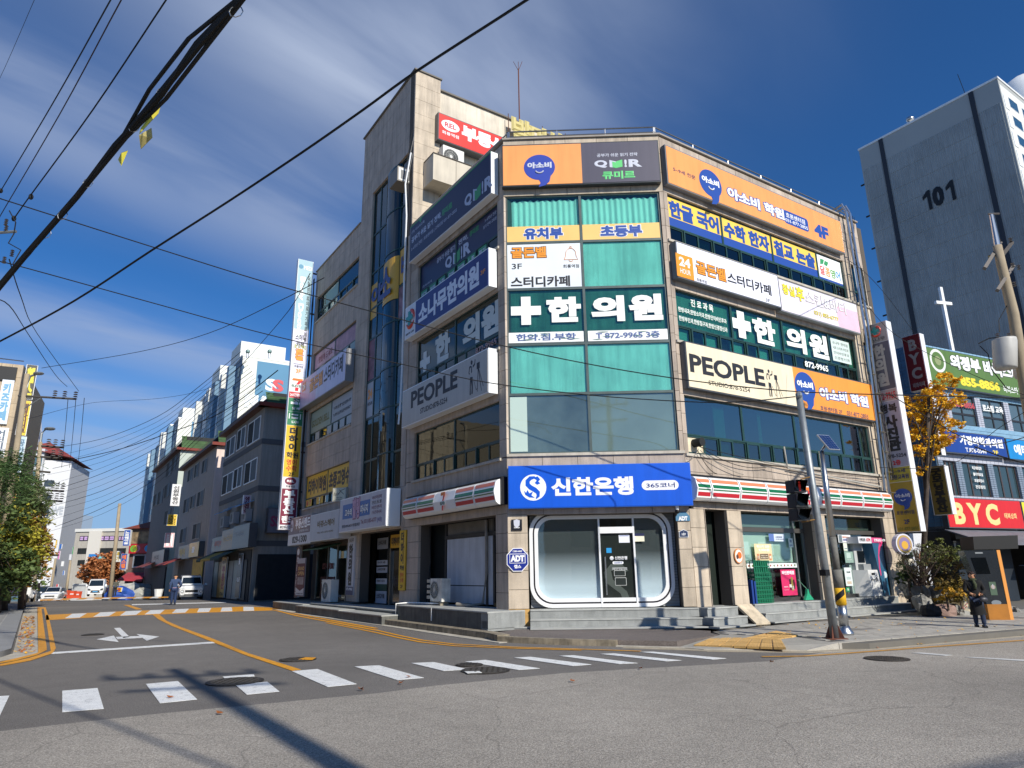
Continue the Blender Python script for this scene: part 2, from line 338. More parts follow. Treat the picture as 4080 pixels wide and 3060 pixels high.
# tower flank (lit), set back wall behind it
wall(FT,(0,15.3,1.25,TT),GRAN2,1.25,.72)
PLAST=mat('#d9cfbd',.9,var=.16,vs=.8,streak=.2,bump=.1,name='weathered_plaster')
MB().box(FT,1.25,9.2,15.0,23.0,-7,-.25).build('tower_wall',PLAST,bld)
for q in ((1.2,9.3,23.0,23.08,-7.05,-.15),(-.08,1.3,TT,TT+.07,-6.1,.06)):MB().box(FT,*q).build('roof_coping',mat('#6f6a62',.7),bld)
wallb.box(FT,1.4,9.2,0,15,-6.3,-.7);wallb.box(FT,.8,1.1,15,TT-.1,-5.9,-1.26)
wallb.box(FA,-19.8,-13.0,0,18.4,-9,-.75)
# inner core, roof slab, parapet coping
core=MB();core.slab([FA.pt(-6.9,0,-.7).xy[:],FB.pt(.35,0,-.72).xy[:],FB.pt(4.95,0,-.72).xy[:],FC.pt(11.3,0,-.6).xy[:],FC.pt(11.3,0,-9).xy[:],FA.pt(-6.9,0,-9).xy[:]],.3,15.1)
core.build('inner_core',ROOM,bld)
wallb.box(FC,0.05,11.44,.3,15.4,-9,-8.8);wallb.box(Fr(FC.pt(11.45,0),146.8933),-9,0,3.3,15.4,-.3,-.02)
wallb.build('wall',JOINT,bld)
panels(bld,Fr(FC.pt(11.45,0,0),326.8933),(0,3.3,9,15.5),GRAN2,1.5,1.1,d0=-.05,d1=.0)
for fr,a,c,z in ((FA,-7.0,.03,15.6),(FB,-.03,5.23,15.602),(FC,-.03,11.5,15.604),(FA,-19.95,-13.05,18.55)):MB().box(fr,a,c,z,z+.06,-.4,.06).build('parapet_coping',mat('#9a938a',.7,var=.1),bld)
flush_panels()
# roof handrail
b=MB();rail=[FA.pt(-6.6,16.1,-.3),FA.pt(-.15,16.1,-.3),FB.pt(.2,16.1,-.25),FB.pt(5.1,16.1,-.25),FC.pt(.1,16.1,-.25),FC.pt(11.2,16.1,-.25)]
for o_ in (0,-.2):b.tube([p+V3((0,0,o_)) for p in rail],.025,6)
for k in range(len(rail)-1):
    n=max(1,int((rail[k+1]-rail[k]).length/1.6))
    for i in range(n):q=rail[k].lerp(rail[k+1],i/n);b.tube([q-V3((0,0,.5)),q],.02,5)
b.build('roof_handrail',STEEL,bld)
# ---- window sills and string ledges
for fr,a,c,zs_ in ((FC,.02,11.5,(4.9,8.4,11.8)),(FB,0,5.2,(4.97,)),(FA,-6.4,-.3,(4.9,8.39,11.84)),(FA,-19.6,-13.1,(4.93,8.32,11.95,15.3))):
    for z in zs_:MB().box(fr,a,c,z-.08,z,-.05,.06).build('window_sill',mat('#b9b2a4',.7,var=.15,streak=.15),bld)
# ---- face C windows: three floors, tall lights above a row of small sashes
TEAL=mat('#8fe0cc',.8,var=.08,vs=1,name='teal_blind');
mull=[.18,2.85,5.57,8.33,10.0]
def small_row(fr,a,b_,n,z0,z1,lit=(),pm=GDK,fm=FRMG):
    w=(b_-a)/n
    for i in range(n):
        screen=i % 2 == 1
        win(bld,fr,a+i*w+.006,a+(i+1)*w-.006,z0,z1,fm,pm,(TEAL,.12) if i in lit else (ROOM,.2),d=-.07 if screen else -.11,fw=.04 if not screen else .055)
CW={}
for i in range(4):
    CW[4,i]=win(bld,FC,mull[i],mull[i+1],12.36,13.5,FRMG,GTD,(ROOM,.3))
    CW[3,i]=win(bld,FC,mull[i],mull[i+1],8.93,10.14,FRMG,glass('#8fc4b6',.10),(mat('#8fb3a6',.8,var=.25,vs=.8,streak=.2,name='old_blind'),.12))
    CW[2,i]=win(bld,FC,mull[i],mull[i+1],5.48,6.68,FRMG,glass('#4a8c84',.42),(ROOM,.5))
small_row(FC,.18,10.0,14,11.80,12.36,(2,10));small_row(FC,.18,10.0,15,8.40,8.93,(0,2,4,6),glass('#93bdb4',.12));small_row(FC,1.0,10.0,14,4.92,5.48,(1,),glass('#3f6e6a',.3))
for z0,z1,zz_ in ((11.8,13.5,12.36),(8.4,10.14,8.93),(4.92,6.68,5.48)):
    win(bld,FC,10.6,11.42,zz_,z1,FRMG,GTD,(mat('#dfe6e6',.8),.1) if z0 > 11 else (ROOM,.3));win(bld,FC,10.6,11.42,z0,zz_,FRMG,GDK)
for a,c in ((1.75,2.25),):MB().box(FC,a,c,5.55,6.6,-.34,-.3).build('curtain',TEAL,CW[2,0])
MB().box(FC,3.9,4.05,5.55,6.6,-.34,-.3).build('curtain',TEAL,CW[2,1]);MB().box(FC,9.8,9.95,5.55,6.6,-.34,-.3).build('curtain',TEAL,CW[2,3])
# plywood infill with a vent hood at the left of the lowest row
w=win(bld,FC,.2,.98,4.93,5.47,FRMG,mat('#d9cdb0',.8,var=.3,vs=4,name='plywood'),None)
MB().tube([FC.pt(.55,5.25,-.1),FC.pt(.55,5.25,.22)],.13,12).build('vent_hood',DARK,w)
# ---- face B glazing
BW={}
zb=[13.50,11.83,10.22,8.38,6.79,4.98]
for j in range(5):
    for i,(a,c) in enumerate(((.05,2.485),(2.485,5.06))):
        if j == 0:bk,pm=('curtain',0),glass('#b2e6dc',.07)
        elif j == 1:bk,pm=(FILM if i else WHITEP,.06),glass('#b0e4db',.07)
        elif j == 2:bk,pm=(mat('#6f9a90',.8,var=.3,vs=1.2,streak=.35,name='dusty_blind'),.08),glass('#a0ccc0',.10)
        elif j == 3:bk,pm=(FILM,.06),glass('#b0e4db',.12)
        else:bk,pm=(mat('#8f9a9a' if i else '#6a7272',.8,var=.14 if i else .5,vs=.8,name='reflection_grey_backing'),.05),glass('#dfeae6',.14,.04)  # backing greyed to imitate sky reflected in the right pane
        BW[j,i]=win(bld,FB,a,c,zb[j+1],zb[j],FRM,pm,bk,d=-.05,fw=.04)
MB().box(FB,.09,.62,5.05,6.72,-.13,-.08).build('plaster_strip',mat('#dfe9df',.8),BW[4,0])
# ---- face A windows
for j,(z0,zm,z1) in enumerate(((11.86,12.38,13.5),(8.40,8.92,10.32),(4.92,5.46,6.68))):
    for i,(a,c) in enumerate(((-6.3,-3.35),(-3.35,-.42))):
        q=win(bld,FA,a,c,zm,z1,FRMG,(mat('#161a44',.3,name='navy_window_film') if j == 0 else glass('#35605a',.10) if j == 1 else glass('#3a4a4a',.08)),(mat('#33443f',.8,var=.5,vs=.6),.25),d=-.08)
        CW['A',j,i]=q
    small_row(FA,-6.3,-.42,8,z0,zm,(),glass('#3c5754',.08))
for (z0,zm,z1) in ((15.3,15.85,16.76),(11.97,12.45,13.38),(8.33,8.85,10.08),(4.95,5.4,6.62)):
    for i,(a,c) in enumerate(((-19.5,-16.2),(-16.2,-13.1))):CW['S',z0,i]=win(bld,FA,a,c,zm,z1,FRMG,glass('#3b6f74',.12),(ROOM,.3),d=-.08)
    small_row(FA,-19.5,-13.1,7,z0,zm,(),glass('#456a68',.08))
# ---- tower glazing with a bowed glass column
zs=[4.85,6.3,8.2,9.9,11.9,13.4,15.2,17.2,19.45]
for a,c in ((-11.6,-10.78),(-10.78,-9.95),(-8.45,-7.52)):
    for k in range(8):CW['T',a,k]=win(bld,FA,a,c,zs[k],zs[k+1],FRMG,glass('#27565c',.10),(ROOM,.4),d=-.1)
bow=lambda i,n=12:(-9.2+.78*-cos(pi*i/n),-.02+.24*sin(pi*i/n))
for k in range(8):
    z0,z1=zs[k],zs[k+1]
    for nm,mt_,a,c,e in (('bowed_pane',glass('#245560',.10),z0+.04,z1,0),('bow_frame',FRMG,z0-.02,z0+.05,.02),('bow_back',ROOM,z0,z1,-.12)):
        b=MB()
        P=[FA.pt(bow(i)[0],0,bow(i)[1]-.12+e) for i in range(13)]
        for i in range(12):b.quad(P[i]+V3((0,0,a)),P[i+1]+V3((0,0,a)),P[i+1]+V3((0,0,c)),P[i]+V3((0,0,c)))
        b.build(nm,mt_,bld,nm == 'bowed_pane')
# ledge balcony, high on the flank
a0=FT.uz('I4',678,850,.9);a1=FT.uz('I4',678,1065,.9)
MB().box(FT,a0[0],a0[0]+3.2,a1[1],a0[1],-.3,.9).build('ledge_balcony',mat('#c9c0ae',.8,var=.1,vs=1,streak=.1),bld)
MB().box(FT,a0[0]-.02,a0[0]+3.2,a0[1],a0[1]+.04,-.3,.93).build('balcony_coping',JOINT,bld)
b=MB()
for k in (1,2):b.box(FT,a0[0]+1.1*k-.006,a0[0]+1.1*k+.006,a1[1],a0[1],.9,.905)
b.build('panel_joint',JOINT,bld)
BALZ=a0
# ================================================================ signs on the corner building
ORG='#f0a35e';YEL='#f8cf5d';BLU=mat('#2b4fa0',.4);BUB=mat('#2e45a8',.4);INKN=mat('#1d2a63',.4);GRN=mat('#3f9d62',.4);LILAC=mat('#c9cdda',.4);OCH=mat('#f19a2c',.4);RED=mat('#c3202f',.4)
def T(t,fr,s,k,x0,y0,x1,y1,mt,bold=.02,d=None,dd=0,**kw):
    d=t['_d'] if d is None else d
    return txt(t,fr,s,R(fr,k,x0,y0,x1,y1,d),mt,d=d+dd,bold=bold,**kw)
def qmir(t,fr,r,d,wh,gr):               # QM!R wordmark with an open book for the M
    u0,z0,u1,z1=r;w=u1-u0
    txt(t,fr,'Q',(u0,z0,u0+.27*w,z1),wh,d,.05);txt(t,fr,'!',(u0+.63*w,z0,u0+.68*w,z1),wh,d,.05);txt(t,fr,'R',(u0+.72*w,z0,u1,z1),wh,d,.05)
    a,c=u0+.32*w,u0+.59*w;m_=(a+c)/2;h=z1-z0
    flat(t,fr,[(a,z0+.08*h),(m_,z0-.06*h),(m_,z1-.22*h),(a,z1)],wh,d,'book_page');flat(t,fr,[(m_,z0-.06*h),(c,z0+.08*h),(c,z1),(m_,z1-.22*h)],gr,d,'book_page')
    flat(t,fr,[(a+.06*w,z0+.05*h),(m_,z0-.1*h),(m_,z1-.35*h),(a+.06*w,z1-.22*h)],gr,d+.004,'book_page')
# -- face B top: orange and charcoal
s=board('academy_sign','orange and charcoal sign with a blue speech bubble, top of the narrow corner face',FB,(-.04,13.72,5.12,15.27),ORG,.02,.22,faces=[(-.04,13.72,2.58,15.27,ORG),(2.58,13.72,5.12,15.27,'#55525f')],fcol='#44464a')
a=FB.uz('J1',413,345,.235);asobi(s,FB,a[0],a[1],.51,.234,BUB,LILAC)
T(s,FB,'공부가 쉬운 읽기 전략','J1',888,262,1222,222,LILAC,.025);qmir(s,FB,R(FB,'J1',868,352,1258,275,.24),s['_d'],LILAC,mat('#5fce77',.4));T(s,FB,'큐미르','J1',935,445,1200,370,mat('#5fce77',.4),.045)
# -- face C top
s=board('academy_sign','long orange sign with blue bubble and white outlined letters above yellow window films',FC,(.0,13.68,9.87,15.13),ORG,.03,.22,fcol='#8b8d90')
D=s['_d']
T(s,FC,'5~9세 전문','J4',168,340,355,450,INKN,.012)
r=R(FC,'J4',375,350,585,640,D);a=((r[0]+r[2])/2,r[1]+(r[3]-r[1])*.58);asobi(s,FC,a[0],a[1],.56,D,BLU,WHITE)
r1=R(FC,'J4',612,500,875,700,D);z0=min(r1[1],0) or 0
def band(k,xl,yt,xr,yb,d):return (FC.uz(k,xl,yt,d),FC.uz(k,xr,yb,d))
def Tl(t,fr,s_,k,xl,ytl,ybl,xr,mt,bold=.02,d=None,dd=0,**kw):   # left edge (x, top y, bottom y) and right edge x only
    d=t['_d'] if d is None else d
    u0,z1=fr.uz(k,xl,ytl,d);_,z0=fr.uz(k,xl,ybl,d);q=[fr.uz(k,xr,y,d)[0] for y in (ytl,ybl)]
    return txt(t,fr,s_,(u0,min(z0,z1),q[0] if ytl != ybl else q[1],max(z0,z1)),mt,d=d+dd,bold=bold,**kw)
Tl(s,FC,'아소비 학원','J4',612,500,590,1055,WHITE,.05,ol=(BLU,.11))
def pill(t,fr,r,mt,d,rad=.12,nm='plate'):
    u0,z0,u1,z1=r;P=[]
    for (cx,cz,a0) in ((u1-rad,z1-rad,0),(u0+rad,z1-rad,90),(u0+rad,z0+rad,180),(u1-rad,z0+rad,270)):
        for i in range(6):P.append((cx+rad*cos(radians(a0+18*i)),cz+rad*sin(radians(a0+18*i))))
    return flat(t,fr,P,mt,d,nm)
u0,zt=FC.uz('J4',1078,692,D);zb_=FC.uz('J4',1090,800,D)[1];u1=FC.uz('J4',1278,770,D)[0]
pill(s,FC,(u0,zb_,u1,zt),BLU,D);txt(s,FC,'호원센터점',(u0+.12,zb_+.47*(zt-zb_),u1-.2,zt-.08),WHITE,D+.004,.02);txt(s,FC,'031-877-2855',(u0+.06,zb_+.07,u1-.06,zb_+.38*(zt-zb_)),WHITE,D+.004,.015)
Tl(s,FC,'4F','J4',1328,800,900,1438,BLU,.06)
# -- yellow films on the top floor windows of face C
def film(par,fr,r,col,d=-.09,nm='window_film'):return flat(par,fr,rectpts(r),mat(col,.4,var=.05,vs=1) if isinstance(col,str) else col,d-.02,nm,.004)
tx=['한글 국어','수학 한자','칠교 논술']
for i in range(3):
    a,c=mull[i]+.05,mull[i+1]-.05;w=CW[4,i];film(w,FC,(a,12.72,c,13.45),YEL);film(w,FC,(a,12.41,c,12.72),BLU)
    txt(w,FC,tx[i],(a+.08,12.74,c-.08,13.36),BLU,-.103,.055)
film(CW[4,3],FC,(8.38,12.5,9.95,13.45),'#f4f7f6');film(CW[4,3],FC,(8.38,12.41,9.95,12.5),BLU)
for ch,col,i in zip('달콤영어',('#d8453a','#e8a23c','#5aa53c','#3f9ad0'),range(4)):txt(CW[4,3],FC,ch,(8.5+.34*i,12.62,8.8+.34*i,13.0),mat(col,.4),-.103,.02)
flat(CW[4,3],FC,[(8.55,13.05),(8.75,13.1),(8.85,13.3),(8.6,13.3)],GRN,-.104,'leaf_print');flat(CW[4,3],FC,[(8.8,13.1),(9.0,13.05),(9.12,13.25),(8.9,13.28)],GRN,-.104,'leaf_print')
# -- white study cafe sign and pink skin care sign on face C
s=board('cafe_sign','white study cafe sign with an orange 24 HOUR square below the yellow window films',FC,(.06,10.38,5.14,11.63),'#eef0fb',.03,.27,fcol='#6f7276');D=s['_d']
u0,z1_=FC.uz('J4',188,1048,D);u1,z0_=FC.uz('J4',345,1275,D);z0_=FC.uz('J4',205,1240,D)[1]
flat(s,FC,rectpts((u0,z0_,u1,z1_)),OCH,D,'square_print');hh=z1_-z0_;txt(s,FC,'24',(u0+.13,z0_+.48*hh,u1-.13,z1_-.12*hh),WHITE,D+.004,.04);txt(s,FC,'HOUR',(u0+.15,z0_+.16*hh,u1-.15,z0_+.38*hh),WHITE,D+.004,.01)
Tl(s,FC,'골든벨','J4',355,1112,1215,590,OCH,.03,ol=(INK,.075));Tl(s,FC,'회룡역점','J4',363,1258,1283,443,INK,.01);Tl(s,FC,'스터디카페','J4',612,1205,1295,960,INK,.03);Tl(s,FC,'3F','J4',932,1425,1452,968,INK,.01)
s=board('skin_care_sign','pale pink skin care sign with yellow and outlined letters, butting against the study cafe sign',FC,(5.16,10.3,10.05,11.55),'#e6dfe6',.03,.24,fcol='#9a9c9f');D=s['_d']
flat(s,FC,rectpts((8.6,10.36,10.0,11.2)),mat('#eec3d2',.4,var=.06),D,'pink_print')
YL=mat('#f2e13a',.4);DY=mat('#6b6420',.4)
txt(s,FC,'황실',(5.35,10.98,6.05,11.38),YL,D+.004,.03,ol=(DY,.045));txt(s,FC,'후',(6.12,10.9,6.6,11.45),YL,D+.004,.03,ol=(DY,.045));txt(s,FC,'스킨&바디',(6.7,10.92,9.2,11.38),WHITE,D+.004,.0,ol=(mat('#9b8d92',.4),.03));txt(s,FC,'031) 855-6777',(7.1,10.5,8.6,10.7),YL,D+.004,.01,ol=(DY,.03))
# -- clinic lettering on the third floor windows
W3=mat('#f2f5f0',.6,var=.06,vs=8)
def cross(par,fr,cu,cz,a,d,mt,t=.42,nm='cross_print',logo=True):
    w=a*t;flat(par,fr,[(cu-w,cz-a),(cu+w,cz-a),(cu+w,cz-w),(cu+a,cz-w),(cu+a,cz+w),(cu+w,cz+w),(cu+w,cz+a),(cu-w,cz+a),(cu-w,cz+w),(cu-a,cz+w),(cu-a,cz-w),(cu-w,cz-w)],mt,d,nm)
cross(CW[3,1],FC,3.35,9.55,.48,-.102,W3,.38);
for ch,a in zip('한의원',(3.95,5.75,7.1)):txt(CW[3,1 if ch == '한' else 2],FC,ch,(a,9.05,a+1.15 if ch != '한' else a+1.2,9.98),W3,-.102,.05)
txt(CW[3,0],FC,'진 료 과 목',(.95,9.72,2.0,9.98),W3,-.102,.02);txt(CW[3,0],FC,'한방내과,한방소아과,한방안이비인후과',(.35,9.42,2.6,9.6),W3,-.102,.02);txt(CW[3,0],FC,'한방부인과,한방침구과,한방신경정신과',(.35,9.12,2.6,9.3),W3,-.102,.02)
q=film(CW[3,3],FC,(8.5,9.1,9.7,10.0),mat('#cfe0da',.6,var=.08));
for i,tt in enumerate(('소나무 한의원','내과 소아과 부인과','안이비인후과','신경정신과')):txt(CW[3,3],FC,tt,(8.6,9.78-.2*i,9.6,9.9-.2*i),INK,-.108,.01)
txt(CW[3,2],FC,'872-9965',(6.6,8.55,8.0,8.78),W3,-.06,.03)
# -- studio and academy signs between second and third floor
CRM='#ecdfbf'
def photographer(t,fr,u,z,h,d,mt):
    b=MB();P=lambda a,c:(u+a*h,z+c*h)
    def pg(pts):b.prism(fr,[P(*p) for p in pts],d,d+.003)
    pg([(.02,.88),(.09,.86),(.12,.95),(.07,1.0),(.01,.97)]);pg([(-.06,.84),(.0,.85),(.05,.83),(.03,.8),(-.04,.78)]);pg([(-.06,.84),(-.1,.66),(-.06,.6),(-.04,.62),(-.07,.67),(-.03,.8)])
    pg([(.12,.82),(.22,.86),(.24,.98),(.27,.97),(.25,.82),(.14,.76)]);pg([(.05,.83),(.08,.8),(.09,.66),(.06,.62),(.04,.66)])
    pg([(-.02,.52),(.12,.5),(.13,.2),(.12,.02),(.06,.02),(.07,.22),(.03,.4),(.01,.2),(.02,.0),(-.04,.02),(-.03,.24)])
    pg([(.34,.84),(.5,.84),(.5,.66),(.34,.66)]);pg([(.40,.66),(.43,.66),(.38,.02),(.36,.02)]);pg([(.42,.66),(.45,.66),(.6,.0),(.58,.0)]);pg([(.44,.66),(.46,.66),(.7,.1),(.68,.1)])
    pg([(.16,.4),(.18,.4),(.3,.08),(.38,.1),(.38,.12),(.31,.1)]);b.build('photographer_print',mt,t)
s=board('photo_studio_sign','cream PEOPLE photo studio sign joined to an orange academy panel, in full sun',FC,(.15,6.85,10.33,8.33),CRM,.03,.22,faces=[(.15,6.85,5.38,8.33,CRM),(5.38,6.85,10.33,8.33,'#f09a3c')],fcol='#5b5d60');D=s['_d']
Tl(s,FC,'PEOPLE','J5',195,428,582,798,INK,.035);Tl(s,FC,'STUDIO:878-5254','J5',358,653,690,692,INK,.012)
u_,z_=FC.uz('J5',870,790,D);photographer(s,FC,u_,z_,FC.uz('J5',862,565,D)[1]-z_,D,INK)
r=R(FC,'J5',1060,590,1262,895,D);asobi(s,FC,(r[0]+r[2])/2,r[1]+(r[3]-r[1])*.63,.58,D,BLU,WHITE)
Tl(s,FC,'아소비 학원','J5',1268,705,800,1655,WHITE,.05,ol=(BLU,.11));Tl(s,FC,'호원센터점 2F','J5',1280,862,900,1455,INKN,.015);Tl(s,FC,'031-877-2855','J5',1498,905,940,1670,INKN,.015)
# -- convenience store fascias: bowed panels with three stripes
SG='#176b3c'
def seven(t,fr,u,z,w,h,d,white=True):
    o1=mat('#f07a2a',.35);r1=mat('#d21f2f',.35)
    flat(t,fr,[(u-.40*w,z+.33*h),(u-.34*w,z+.45*h),(u+.36*w,z+.45*h),(u+.36*w,z+.33*h),(u+.28*w,z+.18*h),(u+.0*w,z+.18*h),(u+.06*w,z+.28*h),(u-.38*w,z+.28*h)],o1,d,'seven_print')
    flat(t,fr,[(u+.36*w,z+.33*h),(u+.12*w,z+.02*h),(u+.08*w,z-.5*h),(u-.16*w,z-.5*h),(u-.12*w,z-.02*h),(u+.08*w,z+.26*h)],r1,d+.004,'seven_print')
    flat(t,fr,rectpts((u-.46*w,z-.24*h,u+.42*w,z-.01*h)),WHITE,d+.008,'seven_print');txt(t,fr,'ELEVEn',(u-.42*w,z-.21*h,u+.36*w,z-.04*h),mat('#0f5a34',.4),d+.012,.04)
def fascia(label,fr,u0,z0,u1,z1,segs,logo,d0=.05):
    t=thing('store_sign',fr.pt((u0+u1)/2,z0,d0),label,'sign','striped convenience store fascias')
    MB().box(fr,u0-.06,u1+.06,z0,z1+.06,d0-.05,d0+.16).build('cabinet',BLACK,t)
    h=z1-z0;prof=[(0,.0),(.06,.14),(.5,.22),(.94,.14),(1,0)]
    def bw(f):
        for (a,b_),(c,e) in zip(prof,prof[1:]):
            if f <= c:return b_+(e-b_)*(f-a)/(c-a)
        return 0
    DD=d0+.16;W=mat('#f3f4f3',.3,coat=.3);cols=((.18,.34,mat('#c41f30',.3,coat=.3)),(.42,.66,mat(SG,.3,coat=.3)),(.74,.88,mat('#f2855a',.3,coat=.3)))
    for (a,c) in segs:
        a+=.015;c -= .015;b=MB();fs=[0,.03,.12,.3,.5,.7,.88,.97,1]
        for f,g in zip(fs,fs[1:]):b.quad(fr.pt(a,z0+f*h,DD+bw(f)),fr.pt(c,z0+f*h,DD+bw(f)),fr.pt(c,z0+g*h,DD+bw(g)),fr.pt(a,z0+g*h,DD+bw(g)))
        for uu in (a,c):b.quad(*[fr.pt(uu,z0+f*h,DD+bw(f)) for f in fs])
        b.build('bowed_panel',W,t)
        if logo[0] <= (a+c)/2 <= logo[1]:continue
        for f0,f1,m_ in cols:
            b=MB();fs=[f0,(f0+f1)/2,f1]
            for f,g in zip(fs,fs[1:]):b.quad(fr.pt(a+.04,z0+f*h,DD+bw(f)+.006),fr.pt(c-.04,z0+f*h,DD+bw(f)+.006),fr.pt(c-.04,z0+g*h,DD+bw(g)+.006),fr.pt(a+.04,z0+g*h,DD+bw(g)+.006))
            b.build('stripe',m_,t)
    seven(t,fr,(logo[0]+logo[1])/2,z0+h*.5,.5*h*1.1,h*.84,DD+.235);return t
us=[.32,.98,2.18,3.38,4.58,5.72,6.9,8.05,9.2,10.05,10.42]
us=[FC.uz('L1',x,500,.3)[0] for x in (308,418,628,828,1018,1210,1360,1520,1665,1735)]
fascia('sunlit striped convenience store fascia partly hidden by the signal pole',FC,us[0],3.5,us[-1],4.2,list(zip(us,us[1:])),(us[4],us[5]))
us=[FA.uz('I3',x,600,.25)[0] for x in (1075,1195,1340,1510,1670,1845)]
fascia('striped convenience store fascia in shade above the closed off shopfront',FA,us[0],3.5,us[-1],4.24,list(zip(us,us[1:])),(us[2],us[3]))
# -- bank sign
s=board('bank_sign','bright blue bank sign with white lettering and a round bird emblem over the entrance',FB,(.04,3.36,5.27,4.58),'#0b57d0',.03,.26,fcol='#2f6fd8',fw=.02);D=s['_d']
cu,cz=FB.uz('J3',362,295,D);rr=.375
flat(s,FB,disc(FB,cu,cz,rr),WHITE,D,'emblem_disc');bb=mat('#0b57d0',.35)
sw=[(-.05,.98),(-.45,.72),(-.62,.35),(-.4,.02),(.05,-.22),(.32,-.5),(.22,-.82),(.42,-.9),(.66,-.5),(.5,-.12),(.1,.12),(-.22,.4),(-.2,.62),(.05,.85)]
cl=((.34,.60,.05),(.1,.76,.1),(-.2,.72,.15),(-.42,.5,.17),(-.42,.22,.18),(-.2,.0,.18),(.12,-.18,.18),(.36,-.4,.16),(.36,-.66,.12),(.2,-.86,.04));b=MB();P=[]
for i,(a,c,w_) in enumerate(cl):
    t_=V3((cl[min(i+1,9)][0]-cl[max(i-1,0)][0],cl[min(i+1,9)][1]-cl[max(i-1,0)][1])).normalized();P.append((FB.pt(cu+(a-t_.y*w_)*rr,cz+(c+t_.x*w_)*rr,D+.006),FB.pt(cu+(a+t_.y*w_)*rr,cz+(c-t_.x*w_)*rr,D+.006)))
[b.quad(P[i][0],P[i+1][0],P[i+1][1],P[i][1]) for i in range(9)];b.build('emblem_swirl',bb,s)
flat(s,FB,[(cu+a*rr,cz+c*rr) for a,c in ((.1,.75),(.35,.85),(.55,.6),(.4,.45),(.55,.3),(.3,.2),(.12,.35),(.28,.52))],bb,D+.005,'emblem_beak')
flat(s,FB,[(cu+a*rr,cz+c*rr) for a,c in ((-.7,-.25),(-.55,-.4),(-.45,-.18),(-.3,-.45),(-.02,-.3),(-.15,-.6),(.1,-.78),(-.3,-.75),(-.62,-.55))],bb,D+.005,'emblem_feather')
T(s,FB,'신한은행','J3',512,368,1185,202,WHITE,.045,res=4)
r=R(FB,'J3',1260,318,1560,233,D);pill(s,FB,r,WHITE,D,.14);T(s,FB,'365코너','J3',1297,300,1530,252,mat('#16357f',.4),.018,dd=.004)
# -- films on the corner face glazing
txs=['유치부','초등부']
YF='#f3c877'
for i,(a,c) in enumerate(((.09,2.44),(2.53,5.02))):
    film(BW[0,i],FB,(a,11.88,c,12.42),YF,d=-.05);w_=c-a;txt(BW[0,i],FB,txs[i],(a+.23*w_,11.95,a+.77*w_,12.36),BLU,-.063,.055,ol=(WHITE,.1))
w=BW[1,0];film(w,FB,(.09,10.27,2.44,11.78),'#e6edf2',d=-.05)
def TF(w,s_,k,*r,**kw):return txt(w,FB,s_,R(FB,k,*r,-.06),kw.pop('mt'),d=-.063,**kw)
TF(w,'골든벨','J1',180,1098,468,1000,mt=OCH,bold=.035,ol=(INK,.08));TF(w,'3F','J1',185,1188,268,1140,mt=INK,bold=.012);TF(w,'스터디카페','J1',178,1340,665,1238,mt=INK,bold=.035);TF(w,'회룡역점','J1',610,1178,740,1145,mt=INK,bold=.01)
b=MB();cu,cz=FB.uz('J1',672,1060,-.06)
bell=[(-.22,-.2),(-.17,-.08),(-.15,.08),(-.08,.17),(0,.2),(.08,.17),(.15,.08),(.17,-.08),(.22,-.2),(-.22,-.2)]
b.tube([FB.pt(cu+a,cz+c,-.058) for a,c in bell],.008,4);b.tube([FB.pt(cu+.06*cos(radians(a)),cz-.22+.05*sin(radians(a)),-.058) for a in range(180,361,30)],.008,4);b.tube([FB.pt(cu+.03*cos(radians(a)),cz+.23+.03*sin(radians(a)),-.058) for a in range(0,361,45)],.008,4)
b.build('bell_outline',OCH,w)
def crackw(par,fr,r,d,rows):
    for i in range(rows):
        z=r[1]+(r[3]-r[1])*(i+.5+random.uniform(-.2,.2))/rows;a=r[0]+(r[2]-r[0])*random.uniform(0,.4)
        flat(par,fr,[(a,z),(a+random.uniform(.1,.4),z+random.uniform(-.02,.02)),(a+.3,z+.008)],mat('#3c6f63',.6),d,'vinyl_crack')
cross(BW[2,0],FB,*FB.uz('J1',302,1530,-.06),.47,-.063,W3,.32);TF(BW[2,0],'한','J1',475,1628,752,1412,mt=W3,bold=.06);TF(BW[2,1],'의','J1',845,1622,1110,1402,mt=W3,bold=.06);TF(BW[2,1],'원','J1',1158,1612,1422,1388,mt=W3,bold=.06)
for i,(a,c,tt) in enumerate(((.1,2.42,'한약.침.부항'),(2.55,5.0,'T 872-9965 3층'))):
    film(BW[2,i],FB,(a,8.44,c,8.78),mat('#eef1ee',.6,var=.08,vs=4),d=-.05);w_=c-a;txt(BW[2,i],FB,tt,(a+.1*w_,8.5,a+.9*w_,8.73),mat('#50659a',.5),-.063,.03)
    for _ in range(7):
        z=random.uniform(8.48,8.74);u=random.uniform(a,c-.4);flat(BW[2,i],FB,[(u,z),(u+.15,z-.012),(u+.35,z+.004),(u+.16,z+.01)],mat('#47796e',.6),-.058,'vinyl_crack')
